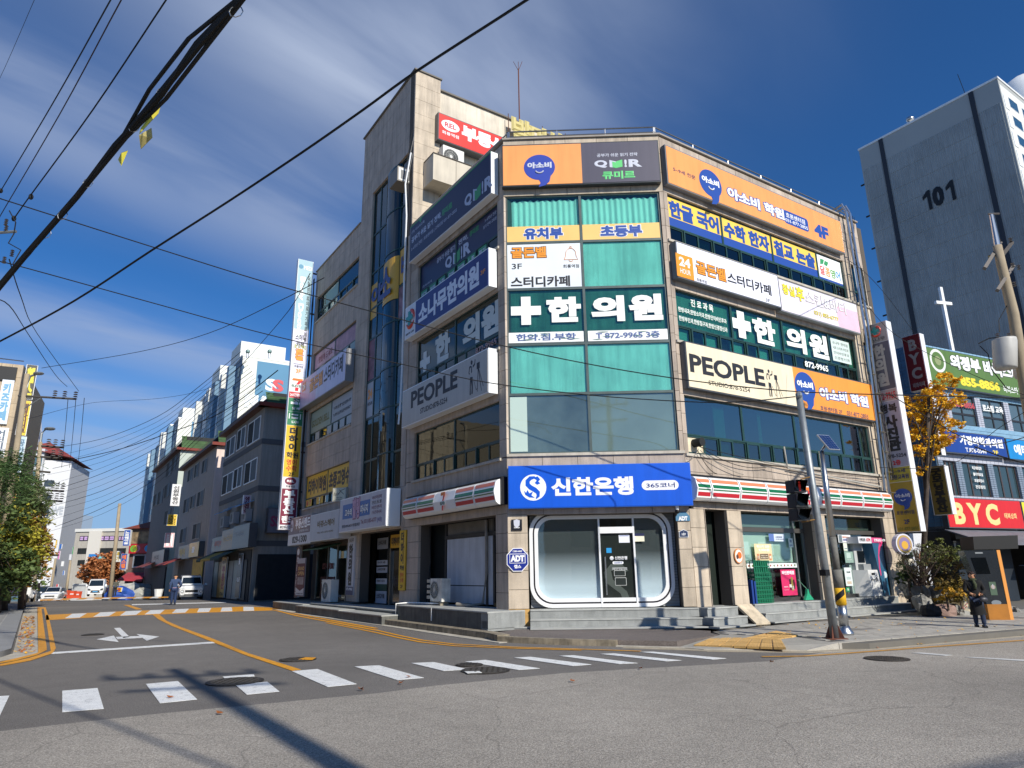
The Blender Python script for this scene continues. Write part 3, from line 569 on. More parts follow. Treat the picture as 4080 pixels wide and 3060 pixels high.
# -- face A signs
s=board('academy_sign','long navy sign with a green edge under the shaded roof edge',FA,(-6.55,13.68,-.28,15.25),'#1c1f45',.03,.3,fcol='#eeeeee');D=s['_d']
MB().box(FA,-6.52,-.3,15.19,15.24,D-.01,D+.004).build('green_edge',GRN,s);flat(s,FA,[(-5.7,15.2),(-5.45,15.2),(-5.55,15.02)],GRN,D,'notch_print')
PL=mat('#b9c1d6',.4)
_a,_c=FA.uz('I4',935,1330,D),FA.uz('I4',935,1215,D);qmir(s,FA,(_a[0],_a[1]+.06,FA.uz('I4',1168,1100,D)[0],_c[1]),D,PL,GRN)
r=R(FA,'I4',560,1600,790,1440,D)
txt(s,FA,'(주) 아소비교육',(-6.35,14.85,-5.2,15.0),PL,D,.02);txt(s,FA,'공부가 쉬운 읽기 전략,',(-6.35,14.42,-3.8,14.7),PL,D,.04);txt(s,FA,'큐미르',(-3.75,14.42,-2.95,14.7),GRN,D,.045);txt(s,FA,'3~6학년 전문 | 호원센터점 | 교육상담 031-877-2855',(-6.35,14.08,-2.6,14.26),PL,D,.01)
for i,(a,c) in enumerate(((-6.25,-3.4),(-3.3,-.47))):
    w=CW['A',0,i]
    if i == 1:
        txt(w,FA,'전략,',(-3.2,13.1,-2.5,13.32),PL,-.1,.03);txt(w,FA,'큐미르',(-2.4,13.1,-1.75,13.32),GRN,-.1,.03);txt(w,FA,'3~6학년 전문',(-1.35,13.2,-.6,13.33),PL,-.1,.01);txt(w,FA,'읽기 전략 교육원',(-1.45,12.98,-.6,13.11),PL,-.1,.01)
    else:txt(w,FA,'공부가 쉬운 읽기',(-4.9,13.08,-3.45,13.3),PL,-.1,.03);txt(w,FA,'(주)아소비교육',(-6.1,12.48,-5.3,12.6),PL,-.1,.01)
qmir(CW['A',0,1],FA,(-4.2,12.5,-2.3,13.0),-.095,PL,GRN)
for i,tt in enumerate(('읽기','전략','어휘','문법','주의력','노트','필기')):
    a=-6.2+i*.735;film(bld,FA,(a+.08,11.92,a+.62,12.32),'#2f8a5f',d=-.03,nm='green_label');txt(bld,FA,tt,(a+.14,12.0,a+.56,12.24),PL,-.045,.03)
s=board('clinic_sign','navy clinic sign with a red and teal cross on the shaded face',FA,(-6.72,10.42,-.42,11.76),'#232a72',.03,.33,faces=[(-6.72,10.42,-5.75,11.76,'#dfe0e2'),(-5.75,10.42,-.42,11.76,'#232a72')],fcol='#eeeeee');D=s['_d']
TL_=mat('#2a9c97',.4);RD=mat('#d24a3a',.4)
def clinic_mark(t,fr,u,z,a,d):
    b=MB();b.tube([fr.pt(u+.15*a+.95*a*cos(radians(q)),z-.1*a+.95*a*sin(radians(q)),d) for q in range(-150,80,15)],[.03*a+.2*a*abs(sin(radians(q*1.2+20))) for q in range(-150,80,15)],5);b.build('crescent_print',RD,t);cross(t,fr,u,z,a*.8,d+.1*a,TL_,.35)
clinic_mark(s,FA,-6.25,11.2,.36,D);txt(s,FA,'ORIENTAL CLINIC',(-6.6,10.56,-5.85,10.64),INK,D,.01)
txt(s,FA,'소나무한의원',(-5.5,10.65,-1.0,11.5),mat('#dfe3ee',.4),D,.05);txt(s,FA,'3F',(-.9,10.95,-.62,11.1),OCH,D,.02)
for tt,a,w in (('한',-4.9,1),('의',-2.85,1),('원',-1.6,1)):txt(CW['A',1,0 if a < -3.4 else 1],FA,tt,(a,9.0,a+1.15,10.1),mat('#c9d2d0',.5),-.095,.06)
cross(CW['A',1,0],FA,-5.75,9.35,.42,-.095,mat('#d5dcda',.5),.34);txt(CW['A',1,1],FA,'872-9965',(-1.9,8.6,-.6,8.8),mat('#9a7f80',.5),-.05,.02)
s=board('photo_studio_sign','greyish off white PEOPLE photo studio sign on the shaded side street face',FA,(-6.68,6.9,-.42,8.34),'#b9b4ab',.03,.36,fcol='#eeeeee');D=s['_d']
INK2=mat('#24232a',.5)
txt(s,FA,'PEOPLE',(-5.9,7.5,-2.35,8.15),INK2,D,.035);txt(s,FA,'STUDIO:878-5254',(-5.1,7.15,-3.05,7.35),INK2,D,.02);photographer(s,FA,-1.5,7.05,1.15,D,INK2)
# -- shops of the side street, ground floor
s=board('massage_shop_sign','grey white massage shop sign with a blue band, projecting over the stairwell entrance',FA,(-12.3,3.32,-7.3,4.72),'#c3c4cf',.05,.6,fcol='#eeeeee');D=s['_d']
MB().box(FA,-11.9,-8.9,3.85,4.45,D-.01,D+.003).build('blue_band',mat('#2d6cb5',.4),s)
txt(s,FA,'고수의',(-11.6,3.95,-10.8,4.25),WHITE,D+.005,.045,ol=(INK,.08));txt(s,FA,'힐링',(-10.75,3.8,-9.95,4.62),mat('#c9a0bf',.4),D+.005,.05,ol=(mat('#7d2f63',.4),.1));txt(s,FA,'마사지',(-9.85,3.95,-9.05,4.3),WHITE,D+.005,.045,ol=(INK,.08))
txt(s,FA,'영업시간 AM 9시~AM 2시  가족,커플,남여공용',(-11.9,3.48,-9.9,3.62),INK,D,.01);txt(s,FA,'Tel, 031) 855-6777',(-9.8,3.5,-8.2,3.7),mat('#7a2a4a',.4),D,.02);txt(s,FA,'[4층]',(-8.1,3.5,-7.7,3.7),mat('#2b2f8f',.4),D,.01)
for i,tt in enumerate(('아로마경락','전신,등,발','비만관리','스포츠마사지')):txt(s,FA,tt,(-8.7,4.4-.19*i,-7.75,4.54-.19*i),mat('#6b2a55' if i != 1 else '#333',.4) if i != 1 else INK,D,.01)
s=board('hair_salon_sign','plain white hair salon fascia with small gold letters beside the massage sign',FA,(-16.3,3.1,-12.35,4.35),'#b8bac0',.05,.6,fcol='#d0d2d4');txt(s,FA,'비쥬스헤어',(-15.2,3.7,-12.9,4.0),mat('#6e5a35',.4),s['_d'],.05);txt(s,FA,'TEL 031-876-0590',(-15.2,3.42,-13.0,3.5),mat('#6e5a35',.4),s['_d'],.01)
s=board('estate_agent_sign','maroon over white estate agent fascia with a big phone number',FA,(-20.2,3.05,-16.4,4.45),'#5a3a44',.05,.5,faces=[(-20.2,3.05,-16.4,3.6,'#c9c9ce'),(-20.2,3.6,-16.4,4.45,'#5f3a45')],fcol='#a3a5a8');D=s['_d']
txt(s,FA,'부동산랜드',(-19.0,3.85,-16.6,4.35),WHITE,D,.05);txt(s,FA,'829-1300',(-19.4,3.15,-17.0,3.5),INK,D,.04);txt(s,FA,'공인중개사 사무소',(-18.3,3.66,-16.8,3.78),WHITE,D,.01);flat(s,FA,disc(FA,-19.6,4.05,.26,.3),LILAC,D);txt(s,FA,'REL',(-19.78,3.95,-19.42,4.12),mat('#5f3a45',.4),D+.005,.03)
# study cafe sign and window films of the far section
s=board('cafe_sign','lilac white study cafe sign with orange letters on the shaded far section',FA,(-20.0,10.28,-12.95,11.88),'#c6c3dd',.05,.45,fcol='#8a8c90',faces=[(-20.0,10.28,-17.2,11.88,'#c9b3cf'),(-17.2,10.28,-12.95,11.88,'#c9c8e2')]);D=s['_d']
txt(s,FA,'골든벨',(-18.3,10.9,-16.2,11.6),OCH,D,.03,ol=(mat('#8a5a30',.4),.07));txt(s,FA,'스터디카페',(-16.0,10.8,-13.3,11.7),INK,D,.03);flat(s,FA,rectpts((-19.6,11.2,-19.0,11.7)),mat('#d98a5a',.4),D);txt(s,FA,'24',(-19.5,11.3,-19.1,11.6),WHITE,D+.004,.04)
for i,(a,c) in enumerate(((-19.45,-16.25),(-16.15,-13.15))):
    film(CW['S',11.97,i],FA,(a,12.5,c,13.33),mat('#c8a5b2' if i == 0 else '#a9808f',.5,var=.3,vs=2.5),d=-.08)
    film(CW['S',8.33,i],FA,(a,8.9,c,10.03),'#9da89a' if i == 0 else '#a7adb4',d=-.08)
    film(CW['S',4.95,i],FA,(a,5.45,c,6.57),'#e0b425',d=-.08)
txt(CW['S',11.97,0],FA,'맛있게 드세요',(-18.8,12.7,-16.6,13.1),mat('#8e3a4e',.5),-.093,.03)
txt(CW['S',8.33,0],FA,'GOLDEN BELL',(-19.3,9.2,-16.5,9.6),mat('#7d7a4f',.5),-.093,.04);txt(CW['S',8.33,1],FA,'"드디어 골든벨" "골든타임의 시작"',(-15.9,9.5,-13.5,9.68),INK,-.093,.01);txt(CW['S',8.33,1],FA,'"노력의 순간이 골든타임이다"',(-15.9,9.15,-13.5,9.33),INK,-.093,.01)
txt(CW['S',4.95,0],FA,'더하이학원',(-19.2,5.6,-16.4,6.4),INK,-.093,.05);txt(CW['S',4.95,1],FA,'초중고영수',(-16.0,5.6,-13.2,6.4),INK,-.093,.05)
for i,tt in enumerate('87'):film(bld,FA,(-19.3+.5*i,5.0,-18.85+.5*i,5.36),'#e0b425',d=-.03,nm='yellow_label');txt(bld,FA,tt,(-19.2+.5*i,5.06,-18.95+.5*i,5.3),RED,-.045,.05)
for a in (-17.6,-17.0):film(bld,FA,(a,5.0,a+.4,5.36),'#e0b425',d=-.03,nm='yellow_label')
for i in range(7):
    if i in (1,3,4,5,6):film(bld,FA,(-19.4+i*.915+.06,8.4,-18.7+i*.915,8.8),'#aab4b8',d=-.03,nm='white_label');film(bld,FA,(-19.4+i*.915+.06,12.02,-18.7+i*.915,12.4),'#7f9a9a',d=-.03,nm='white_label')
film(CW['S',15.3,0],FA,(-18.2,15.9,-16.3,16.6),'#4e8f90',d=-.08);
# tower window films
YT='#d9a83a'
film(CW['T',-11.6,3],FA,(-11.55,9.98,-10.83,11.85),mat('#7d5360',.5,var=.5,vs=3),d=-.1);film(CW['T',-8.45,4],FA,(-8.4,11.0+.95,-7.57,13.35),mat('#8f6b74',.5,var=.5,vs=3),d=-.1)
film(CW['T',-11.6,2],FA,(-11.55,8.26,-10.83,9.85),'#a9b0b8',d=-.1);txt(CW['T',-11.6,2],FA,'24',(-11.45,9.1,-10.95,9.55),OCH,-.113,.05);txt(CW['T',-11.6,2],FA,'HOUR',(-11.45,8.8,-10.9,8.95),INK,-.113,.02)
film(CW['T',-11.6,4],FA,(-11.55,12.9,-10.83,13.35),YT,d=-.1);film(CW['T',-11.6,5],FA,(-11.55,13.45,-10.83,14.6),YT,d=-.1);film(CW['T',-8.45,5],FA,(-8.4,13.5,-7.57,15.1),YT,d=-.1)
b=MB()
P=[FA.pt(bow(i)[0],0,bow(i)[1]-.095) for i in range(13)]
for i in range(12):b.quad(P[i]+V3((0,0,12.9)),P[i+1]+V3((0,0,12.9)),P[i+1]+V3((0,0,14.9)),P[i]+V3((0,0,14.9)))
b.build('yellow_film',mat(YT,.4,var=.05),bld)
txt(bld,FA,'아',(-11.45,13.5,-10.2,14.4),mat('#33407f',.4),-.08,.05,name='film_lettering');txt(bld,FA,'소',(-9.8,13.2,-8.7,14.6),mat('#33407f',.4),.16,.04,name='film_lettering');txt(bld,FA,'비',(-8.2,13.7,-7.6,14.8),mat('#33407f',.4),-.08,.05,name='film_lettering')
# -- rooftop signs
a0=FT.uz('I4',722,505,.35);a1=FT.uz('I4',705,722,.35)
s=board('estate_agent_sign','red rooftop estate agent sign with white letters mounted on the lit tower wall',FT,(a0[0],a1[1],a0[0]+5.9,a0[1]),'#d8372c',-.15,.3,fcol='#55585b');D=s['_d']
u0,z1=a0;z0=a1[1]
flat(s,FT,disc(FT,u0+.62,z1-.5,.46,.27),WHITE,D);txt(s,FT,'REL',(u0+.32,z1-.62,u0+.92,z1-.37),RED,D+.005,.03);txt(s,FT,'회룡역점',(u0+.2,z1-1.02,u0+1.05,z1-.85),WHITE,D,.02)
txt(s,FT,'부동산랜드',(u0+1.2,z0+.45,u0+5.2,z1-.15),WHITE,D,.07);txt(s,FT,'공인중개사사무소',(u0+2.9,z0+.1,u0+5.3,z0+.38),WHITE,D,.02)
for i,(tt,x0,y0,x1,y1) in enumerate((('발',1318,535,1420,705),('마',1468,600,1560,735),('사',1600,640,1700,760),('지',1790,700,1860,800))):
    r=R(FT,'I4',x0,y0,x1,y1,.2);r=(r[0],r[3]-1.55,r[0]+1.25,r[3])
    t=thing('rooftop_letter',FT.pt(r[0],r[1],.2),f'dull yellow rooftop channel letter, {["the one beside the lightning rod","second from the lightning rod","third from the lightning rod","fourth from the lightning rod"][i]}','letter','rooftop channel letters')
    txt(t,FT,tt,r,mat('#cdbf7d',.6,var=.1),.15,.07,th=.16,name='letter_face',res=2);MB().tube([FT.pt(r[0]-.05,r[1]-.1,.05),FT.pt(r[0]-.05,r[3]+.15,.05)],.02,5).build('post',mat('#5b3a2c',.8),t)
p=FT.pt(FT.uz('I4',1388,540,-.3)[0],23.05,-.3);z_t=FT.uz('I4',1380,155,-.3)[1]
t=thing('lightning_rod',p,'thin rusty lightning rod standing on the tower roof','antenna');b=MB();b.tube([p,(p.x,p.y,z_t)],.035,6);b.build('rod',mat('#6b3b28',.8),t)
b=MB();[b.tube([(p.x,p.y,z_t-.1),(p.x+dx,p.y,z_t+.45)],.012,4) for dx in (-.25,0,.2)];b.build('prong',mat('#6b3b28',.8),t)
# outdoor air conditioner units
def ac_unit(fr,u,z,d,w=.95,h=.8,dp=.35,label='',name='air_conditioner',fan='front',dirt=0.1,group=None):
    t=thing(name,fr.pt(u,z,d),label,'air conditioner',group);C_=mat('#d9d9d2',.5,var=dirt,vs=4,streak=dirt)
    MB().box(fr,u-w/2,u+w/2,z,z+h,d-dp,d).build('casing',C_,t)
    b=MB();cu,cz=u-.12*w,z+h*.5;rr=h*.38;b.prism(fr,disc(fr,cu,cz,rr,n=20),d,d+.006);b.build('fan_opening',mat('#3c3f40',.7),t)
    b=MB()
    for q in range(0,360,15):b.tube([fr.pt(cu,cz,d+.012),fr.pt(cu+rr*cos(radians(q)),cz+rr*sin(radians(q)),d+.012)],.006,3)
    for g in (.35,.7,1):b.tube([fr.pt(cu+rr*g*cos(radians(q)),cz+rr*g*sin(radians(q)),d+.012) for q in range(0,361,24)],.007,3,False)
    b.build('fan_grille',mat('#b9bab4',.5),t);flat(t,fr,disc(fr,cu,cz,rr*.2),C_,d+.015,'hub');return t
zb0=FT.uz('I4',860,915,.5)[1];u_=FT.uz('I4',845,850,.5)[0]
ac_unit(FT,u_,BALZ[1]+.0-.05,.5,1.05,.95,.4,'white outdoor unit on the high tower ledge under the red rooftop sign');ac_unit(FT,u_+1.75,BALZ[1]-.05,.5,.9,.8,.4,'second white outdoor unit on the high ledge, half hidden behind the roof parapet')
a=FA.uz('I4',385,1060,.35)
t=thing('window_air_conditioner',FA.pt(-8.0,a[1],.3),'small boxy window air conditioner sticking out of the tower glazing near the top','air conditioner')
b=MB();b.box(FA,a[0]-.45,a[0]+.4,a[1]-.35,a[1]+.35,-.2,.55);b.build('casing',mat('#8f8a80',.6),t);MB().box(FA,a[0]+.4,a[0]+.41,a[1]-.3,a[1]+.3,-.1,.5).build('side_grille',mat('#d8d9d4',.5),t);MB().box(FA,a[0]+.41,a[0]+.42,a[1]-.22,a[1]+.2,.0,.4).build('grille',mat('#6b6e70',.5),t)
# ================================================================ ground, roads, kerbs, markings
def asphalt(col,sp=.25,crack=.5,nm='asphalt'):
    mt=mat(col,.92,var=.10,vs=.35,bump=.5,bs=55,speck=sp,name=nm);t=mt.node_tree;b=t.nodes['Principled BSDF']
    g=t.nodes.new('ShaderNodeNewGeometry');nz=t.nodes.new('ShaderNodeTexNoise');nz.inputs['Scale'].default_value=1.2;nz.inputs['Detail'].default_value=4
    t.links.new(g.outputs['Position'],nz.inputs['Vector'])
    mx=t.nodes.new('ShaderNodeMix');mx.data_type='VECTOR';mx.inputs[0].default_value=.28;t.links.new(g.outputs['Position'],mx.inputs[4]);t.links.new(nz.outputs['Color'],mx.inputs[5])
    vo=t.nodes.new('ShaderNodeTexVoronoi');vo.feature='DISTANCE_TO_EDGE';vo.inputs['Scale'].default_value=.42;t.links.new(mx.outputs[1],vo.inputs['Vector'])
    m2=t.nodes.new('ShaderNodeMapRange');m2.inputs[1].default_value=0;m2.inputs[2].default_value=.004;m2.inputs[3].default_value=1-crack;m2.inputs[4].default_value=1;t.links.new(vo.outputs['Distance'],m2.inputs[0])
    old=b.inputs['Base Color'].links[0].from_socket;sc_=t.nodes.new('ShaderNodeVectorMath');sc_.operation='SCALE';t.links.new(old,sc_.inputs[0]);t.links.new(m2.outputs[0],sc_.inputs['Scale']);t.links.new(sc_.outputs[0],b.inputs['Base Color'])
    o2=b.inputs['Base Color'].links[0].from_socket      # coarse stones and broad tyre-polished patches
    for scl,lo,hi,a_,c_ in ((38,.35,.65,.78,1.2),(.16,.35,.65,.86,1.1),(3.1,.3,.7,.93,1.06)):
        n_=t.nodes.new('ShaderNodeTexNoise');n_.inputs['Scale'].default_value=scl;n_.inputs['Detail'].default_value=3;t.links.new(g.outputs['Position'],n_.inputs['Vector']);r_=t.nodes.new('ShaderNodeMapRange')
        for k_,v_ in enumerate((lo,hi,a_,c_)):r_.inputs[k_+1].default_value=v_
        t.links.new(n_.outputs[0],r_.inputs[0]);s2=t.nodes.new('ShaderNodeVectorMath');s2.operation='SCALE';t.links.new(o2,s2.inputs[0]);t.links.new(r_.outputs[0],s2.inputs['Scale']);o2=s2.outputs[0]
    t.links.new(o2,b.inputs['Base Color']);return mt
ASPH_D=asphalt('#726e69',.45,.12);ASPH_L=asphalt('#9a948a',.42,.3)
CONC=mat('#b3ad9f',.9,var=.2,vs=2.5,bump=.5,bs=14,speck=.15,name='rough_concrete')
# base terrain: level around the crossing, dropping away down the side street
g=MB();xs=[-420,-160,-90,-50,-20,0,30,80,200,600];ys=[-120,-10,0,10,20,30,40,50,55,60,70,90,120,160,200,260,400,1500]
for j in range(len(ys)-1):
    for i in range(len(xs)-1):
        q=[(xs[i],ys[j]),(xs[i+1],ys[j]),(xs[i+1],ys[j+1]),(xs[i],ys[j+1])];g.quad(*[(a,b_,hz(a,b_)-.02 if not (a < 60 and b_ < 60) else -.02+hz(a,b_)) for a,b_ in q])
struct(g,'ground',mat('#8a877e',.95,var=.15,vs=.2))
def sheet(pts,z):b=MB();b.quad(*[(p[0],p[1],z) for p in pts]);return b
G2=lambda k,*ps:[gnd(k,x,y).xy[:] for x,y in ps]
edge=G2('K6',(0,980),(900,880),(2212,757)) + G2('K7',(640,565),(1400,490),(2212,443)) + G2('K8',(680,428))
side_b=MB()      # side street follows the slope beyond the crest
for y0,y1 in ((8,50),(50,90),(90,150),(150,260)):
    L0=-11.0-.655*(y0-15.8) if y0 > 8 else -14;L1=-11.0-.655*(y1-15.8);r0=-.668*(y0-19.98)+1.5 if y0 > 8 else 9;r1=-.668*(y1-19.98)+1.5
    side_b.quad((L0-3,y0,hz(0,y0)),(r0+3,y0,hz(0,y0)),(r1+3,y1,hz(0,y1)),(L1-3,y1,hz(0,y1)))
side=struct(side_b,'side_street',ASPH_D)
kl=V3((7.44,14.98,0));kr=V3((11.96,17.1,0));kd=(kr-kl).normalized()
mp_=[tuple(p) for p in edge] + [(6.4,14.7),(kl+kd*-.3).xy[:],(kl+kd*60).xy[:],(80,-60),(-120,-60),(-60,0)]
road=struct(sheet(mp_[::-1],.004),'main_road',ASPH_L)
WP=mat('#e3e4e1',.6,var=.10,vs=6,speck=.25,name='white_road_paint');YP=mat('#dd9a1c',.6,var=.14,vs=6,speck=.2,name='yellow_road_paint')
for m_ in (WP,YP):                          # paint worn through to the stone of the asphalt
    t=m_.node_tree;b=t.nodes['Principled BSDF'];g=t.nodes.new('ShaderNodeNewGeometry');n=t.nodes.new('ShaderNodeTexNoise');n.inputs['Scale'].default_value=9;n.inputs['Detail'].default_value=9;n.inputs['Roughness'].default_value=.75;t.links.new(g.outputs['Position'],n.inputs['Vector'])
    r=t.nodes.new('ShaderNodeMapRange');r.inputs[1].default_value=.56;r.inputs[2].default_value=.68;t.links.new(n.outputs[0],r.inputs[0]);x=t.nodes.new('ShaderNodeMix');x.data_type='RGBA';old=b.inputs['Base Color'].links[0].from_socket;t.links.new(r.outputs[0],x.inputs[0]);t.links.new(old,x.inputs[6]);x.inputs[7].default_value=(.16,.155,.15,1);t.links.new(x.outputs[2],b.inputs['Base Color'])
def paint(par,k,pts,mt,nm='painted_line',z=.010):
    P=[gnd(k,x,y,z) for x,y in pts];b=MB();b.v=[(p.x,p.y,p.z) for p in P] + [(p.x,p.y,p.z-.004) for p in P];n=len(P);b.f=[tuple(range(n))[::-1],tuple(range(n,2*n))] + [(i,i+n,(i+1) % n+n,(i+1) % n) for i in range(n)]
    me=b.build(nm,mt,par);me.data.validate();return me
def ribbon(par,k,pts,w,mt,nm='painted_line',z=.010,mapper=None):
    P=[gnd(k,x,y,z) for x,y in pts];Q=[]
    for i,p in enumerate(P):
        t=(P[min(i+1,len(P)-1)]-P[max(i-1,0)]).normalized();s_=V3((-t.y,t.x,0))*w/2;Q.append((p+s_,p-s_))
    b=MB();[b.quad(Q[i][1],Q[i+1][1],Q[i+1][0],Q[i][0]) for i in range(len(P)-1)];return b.build(nm,mt,par)
for k,ps in (('K6',[(-60,776),(55,768),(-5,895),(-130,903)]),('K6',[(366,740),(573,724),(610,845),(366,865)]),('K6',[(857,700),(1045,683),(1158,790),(940,813)]),('K6',[(1308,657),(1490,643),(1496,654),(1322,669)]),('K6',[(1383,705),(1570,687),(1642,744),(1450,762)]),('K6',[(1715,625),(1865,612),(2095,700),(1925,717)]),
    ('K7',[(165,450),(310,443),(573,516),(415,529)]),('K7',[(500,430),(632,424),(835,467),(690,476)]),('K7',[(815,421),(935,411),(1255,461),(1130,470)]),('K7',[(1103,398),(1200,393),(1558,438),(1448,447)]),('K7',[(1368,387),(1455,384),(1830,430),(1720,435)]),('K7',[(1610,376),(1690,373),(2087,414),(1995,419)]),('K7',[(1840,364),(1920,363),(2350,402),(2270,409)])):
    paint(side,k,ps,WP,'crossing_stripe')
paint(side,'K7',[(812,479),(900,477),(915,486),(830,490)],WP,'crossing_stripe',.026)
paint(side,'K6',[(315,513),(1250,452),(1262,460),(300,523)],WP,'stop_line')
paint(side,'K6',[(890,288),(930,288),(980,330),(1060,365),(1240,430),(1460,520),(1768,615),(1715,622),(1440,530),(1220,442),(1010,360),(930,320)],YP,'centre_line')
paint(side,'K6',[(270,295),(690,275),(1430,246),(1600,252),(1600,268),(1450,272),(700,300),(270,325)],YP,'hump_marking')
for ps in ([(425,288),(510,285),(468,310),(382,314)],[(590,280),(682,276),(640,301),(548,306)],[(740,273),(835,269),(800,294),(706,298)],[(885,267),(968,264),(940,287),(850,291)],[(1035,261),(1112,258),(1088,281),(1010,284)],[(1170,256),(1242,254),(1228,276),(1158,279)],[(1305,252),(1362,250),(1365,272),(1296,274)],[(1430,247),(1490,248),(1494,269),(1430,271)]):paint(side,'K6',ps,WP,'hump_stripe',.016)
paint(side,'K6',[(235,203),(560,192),(990,187),(990,194),(560,201),(235,212)],YP,'hump_marking')
for x in range(330,960,95):paint(side,'K6',[(x,199-(x-330)*.018),(x+42,198-(x-330)*.018),(x+22,206-(x-330)*.018),(x-22,207-(x-330)*.018)],WP,'hump_stripe',.016)
paint(side,'K6',[(220,250),(243,250),(252,320),(275,490),(225,525),(222,320)],YP,'edge_line');paint(side,'K6',[(256,250),(268,250),(290,320),(328,490),(318,508),(298,503),(272,330)],YP,'edge_line')
paint(side,'K6',[(220,250),(268,250),(264,258),(221,258)],YP,'edge_line',.011)
paint(side,'K6',[(326,492),(308,520),(180,562),(0,594),(0,584),(170,548),(294,508)],YP,'edge_line',.012);paint(side,'K6',[(272,488),(276,500),(215,530),(90,562),(0,578),(0,570),(90,550),(212,520)],YP,'edge_line',.012)
ribbon(side,'K6',[(1560,253),(1640,262),(1750,290),(2212,374)],.16,YP,'edge_line');ribbon(side,'K6',[(1560,262),(1630,270),(1745,300),(2212,385)],.16,YP,'edge_line')
ribbon(side,'K7',[(0,181),(150,209),(300,238),(430,268),(560,295),(750,318),(1100,336),(1500,348),(1850,360)],.11,YP,'edge_line');ribbon(side,'K7',[(0,193),(150,222),(300,252),(430,282),(560,307),(760,329),(1100,343),(1500,354)],.11,YP,'edge_line')
paint(side,'K6',[(775,232),(1330,219),(1330,223),(775,237)],WP,'stop_line');paint(side,'K6',[(725,236),(760,236),(835,261),(800,263)],YP,'centre_line')
for ps in ([(670,372),(705,370),(762,424),(725,430)],[(680,424),(840,418),(842,428),(690,436)],[(568,438),(668,416),(697,454)],[(803,407),(935,422),(862,446)]):paint(side,'K6',ps,WP,'arrow_marking',.010+.002*(len(ps) == 3))
ribbon(road,'K8',[(650,397),(900,394),(1100,381),(1300,366),(1700,336),(2212,300),(2600,272)],.13,mat('#c08d3c',.7,var=.2,vs=8,speck=.3),'edge_line',.012)
paint(road,'K8',[(1540,375),(1600,373),(1785,388),(1740,392)],mat('#c9cac6',.7,var=.1,speck=.2),'lane_line',.012);paint(road,'K8',[(1860,401),(1920,400),(2400,425),(2400,436)],mat('#c9cac6',.7,var=.1,speck=.2),'lane_line',.012)
# manhole covers
IRON=mat('#3b3733',.6,var=.3,vs=14,metal=.4,bump=.5,bs=30,name='cast_iron')
for k,x,y,rx,lab,painted in (('K6',1380,690,.44,'large dark manhole cover between two halves of a crossing stripe',0),('K6',1750,560,.36,'round manhole cover partly crossed by the yellow line near the stone crossing stripe',1),('K6',545,413,.3,'small dark manhole cover beside the painted arrow',0),('K7',935,477,.42,'dark manhole cover overlapping the front end of a crossing stripe',0),('K7',840,444,.25,'smaller manhole cover directly behind the one on the crossing stripe',0),('K8',1395,414,.38,'dark manhole cover on the light asphalt near the white dashes',0)):
    p=gnd(k,x,y);t=thing('manhole_cover',(p.x,p.y,.012),lab,'manhole cover')
    pts=lambda r,z:[(p.x+r*cos(2*pi*i/24),p.y+r*sin(2*pi*i/24)) for i in range(24)]
    MB().slab(pts(rx,0),.004,.018).build('rim',IRON,t);MB().slab(pts(rx*.86,0),.006,.022).build('lid',mat('#45413b',.8,var=.3,vs=20,bump=.4),t)
    b=MB();[b.slab([(p.x+a-.02,p.y+c-.02),(p.x+a+.02,p.y+c-.02),(p.x+a+.02,p.y+c+.02),(p.x+a-.02,p.y+c+.02)],.02,.028) for a in [i*.09*rx/.4-rx*.6 for i in range(12)] for c in [i*.09*rx/.4-rx*.6 for i in range(12)] if a*a+c*c < (rx*.8)**2];tag(b.build('stud',IRON,t),kind='stuff')
    if painted:MB().slab([(p.x+.05,p.y-.12),(p.x+rx*.95,p.y-.2),(p.x+rx*.9,p.y+.12),(p.x+.1,p.y+.18)],.022,.031).build('paint_patch',YP,t)
# right pavement with pavers, tactile blocks and kerb stones
K0=V3((6.59,14.9,0));FK=Fr(K0,math.degrees(math.atan2(kd.x,kd.y)))
SW=[(6.62,14.95),(kl+kd*-.25).xy[:],(kl+kd*40).xy[:],FC.pt(45,0,-2).xy[:],FC.pt(12,0,.2).xy[:],FC.pt(-1.1,0,1.45).xy[:],(4.85,17.2),(6.3,16.3)]
pav=struct(MB().slab([p for p in SW],.0,.12),'pavement',mat('#6b6861',.9,var=.1,vs=2,name='pavement_bed'))
RP=[(6.62,14.95,.12),(6.3,16.3,.12),(4.85,17.2,.12),(3.55,15.75,.015),(3.75,15.3,.015),(5.9,14.78,.015)]
b=MB();b.quad(*RP[::-1]);b.quad(*[(p[0],p[1],-.02) for p in RP]);dr_=b.build('dropped_kerb_ramp',mat('#9c9990',.85,var=.12,vs=2.5,speck=.1),pav)
PVM=mat('#a3a098',.8,var=.08,vs=3,rnd=.09,speck=.12,bump=.2,name='paver');PVD=mat('#7e7b77',.8,rnd=.06,speck=.1)
def inside(p,poly):
    c=False
    for i in range(len(poly)):
        a,b_=poly[i],poly[i-1]
        if (a[1] > p[1]) != (b_[1] > p[1]) and p[0] < (b_[0]-a[0])*(p[1]-a[1])/(b_[1]-a[1])+a[0]:c=not c
    return c
cnt=0;rest=MB()
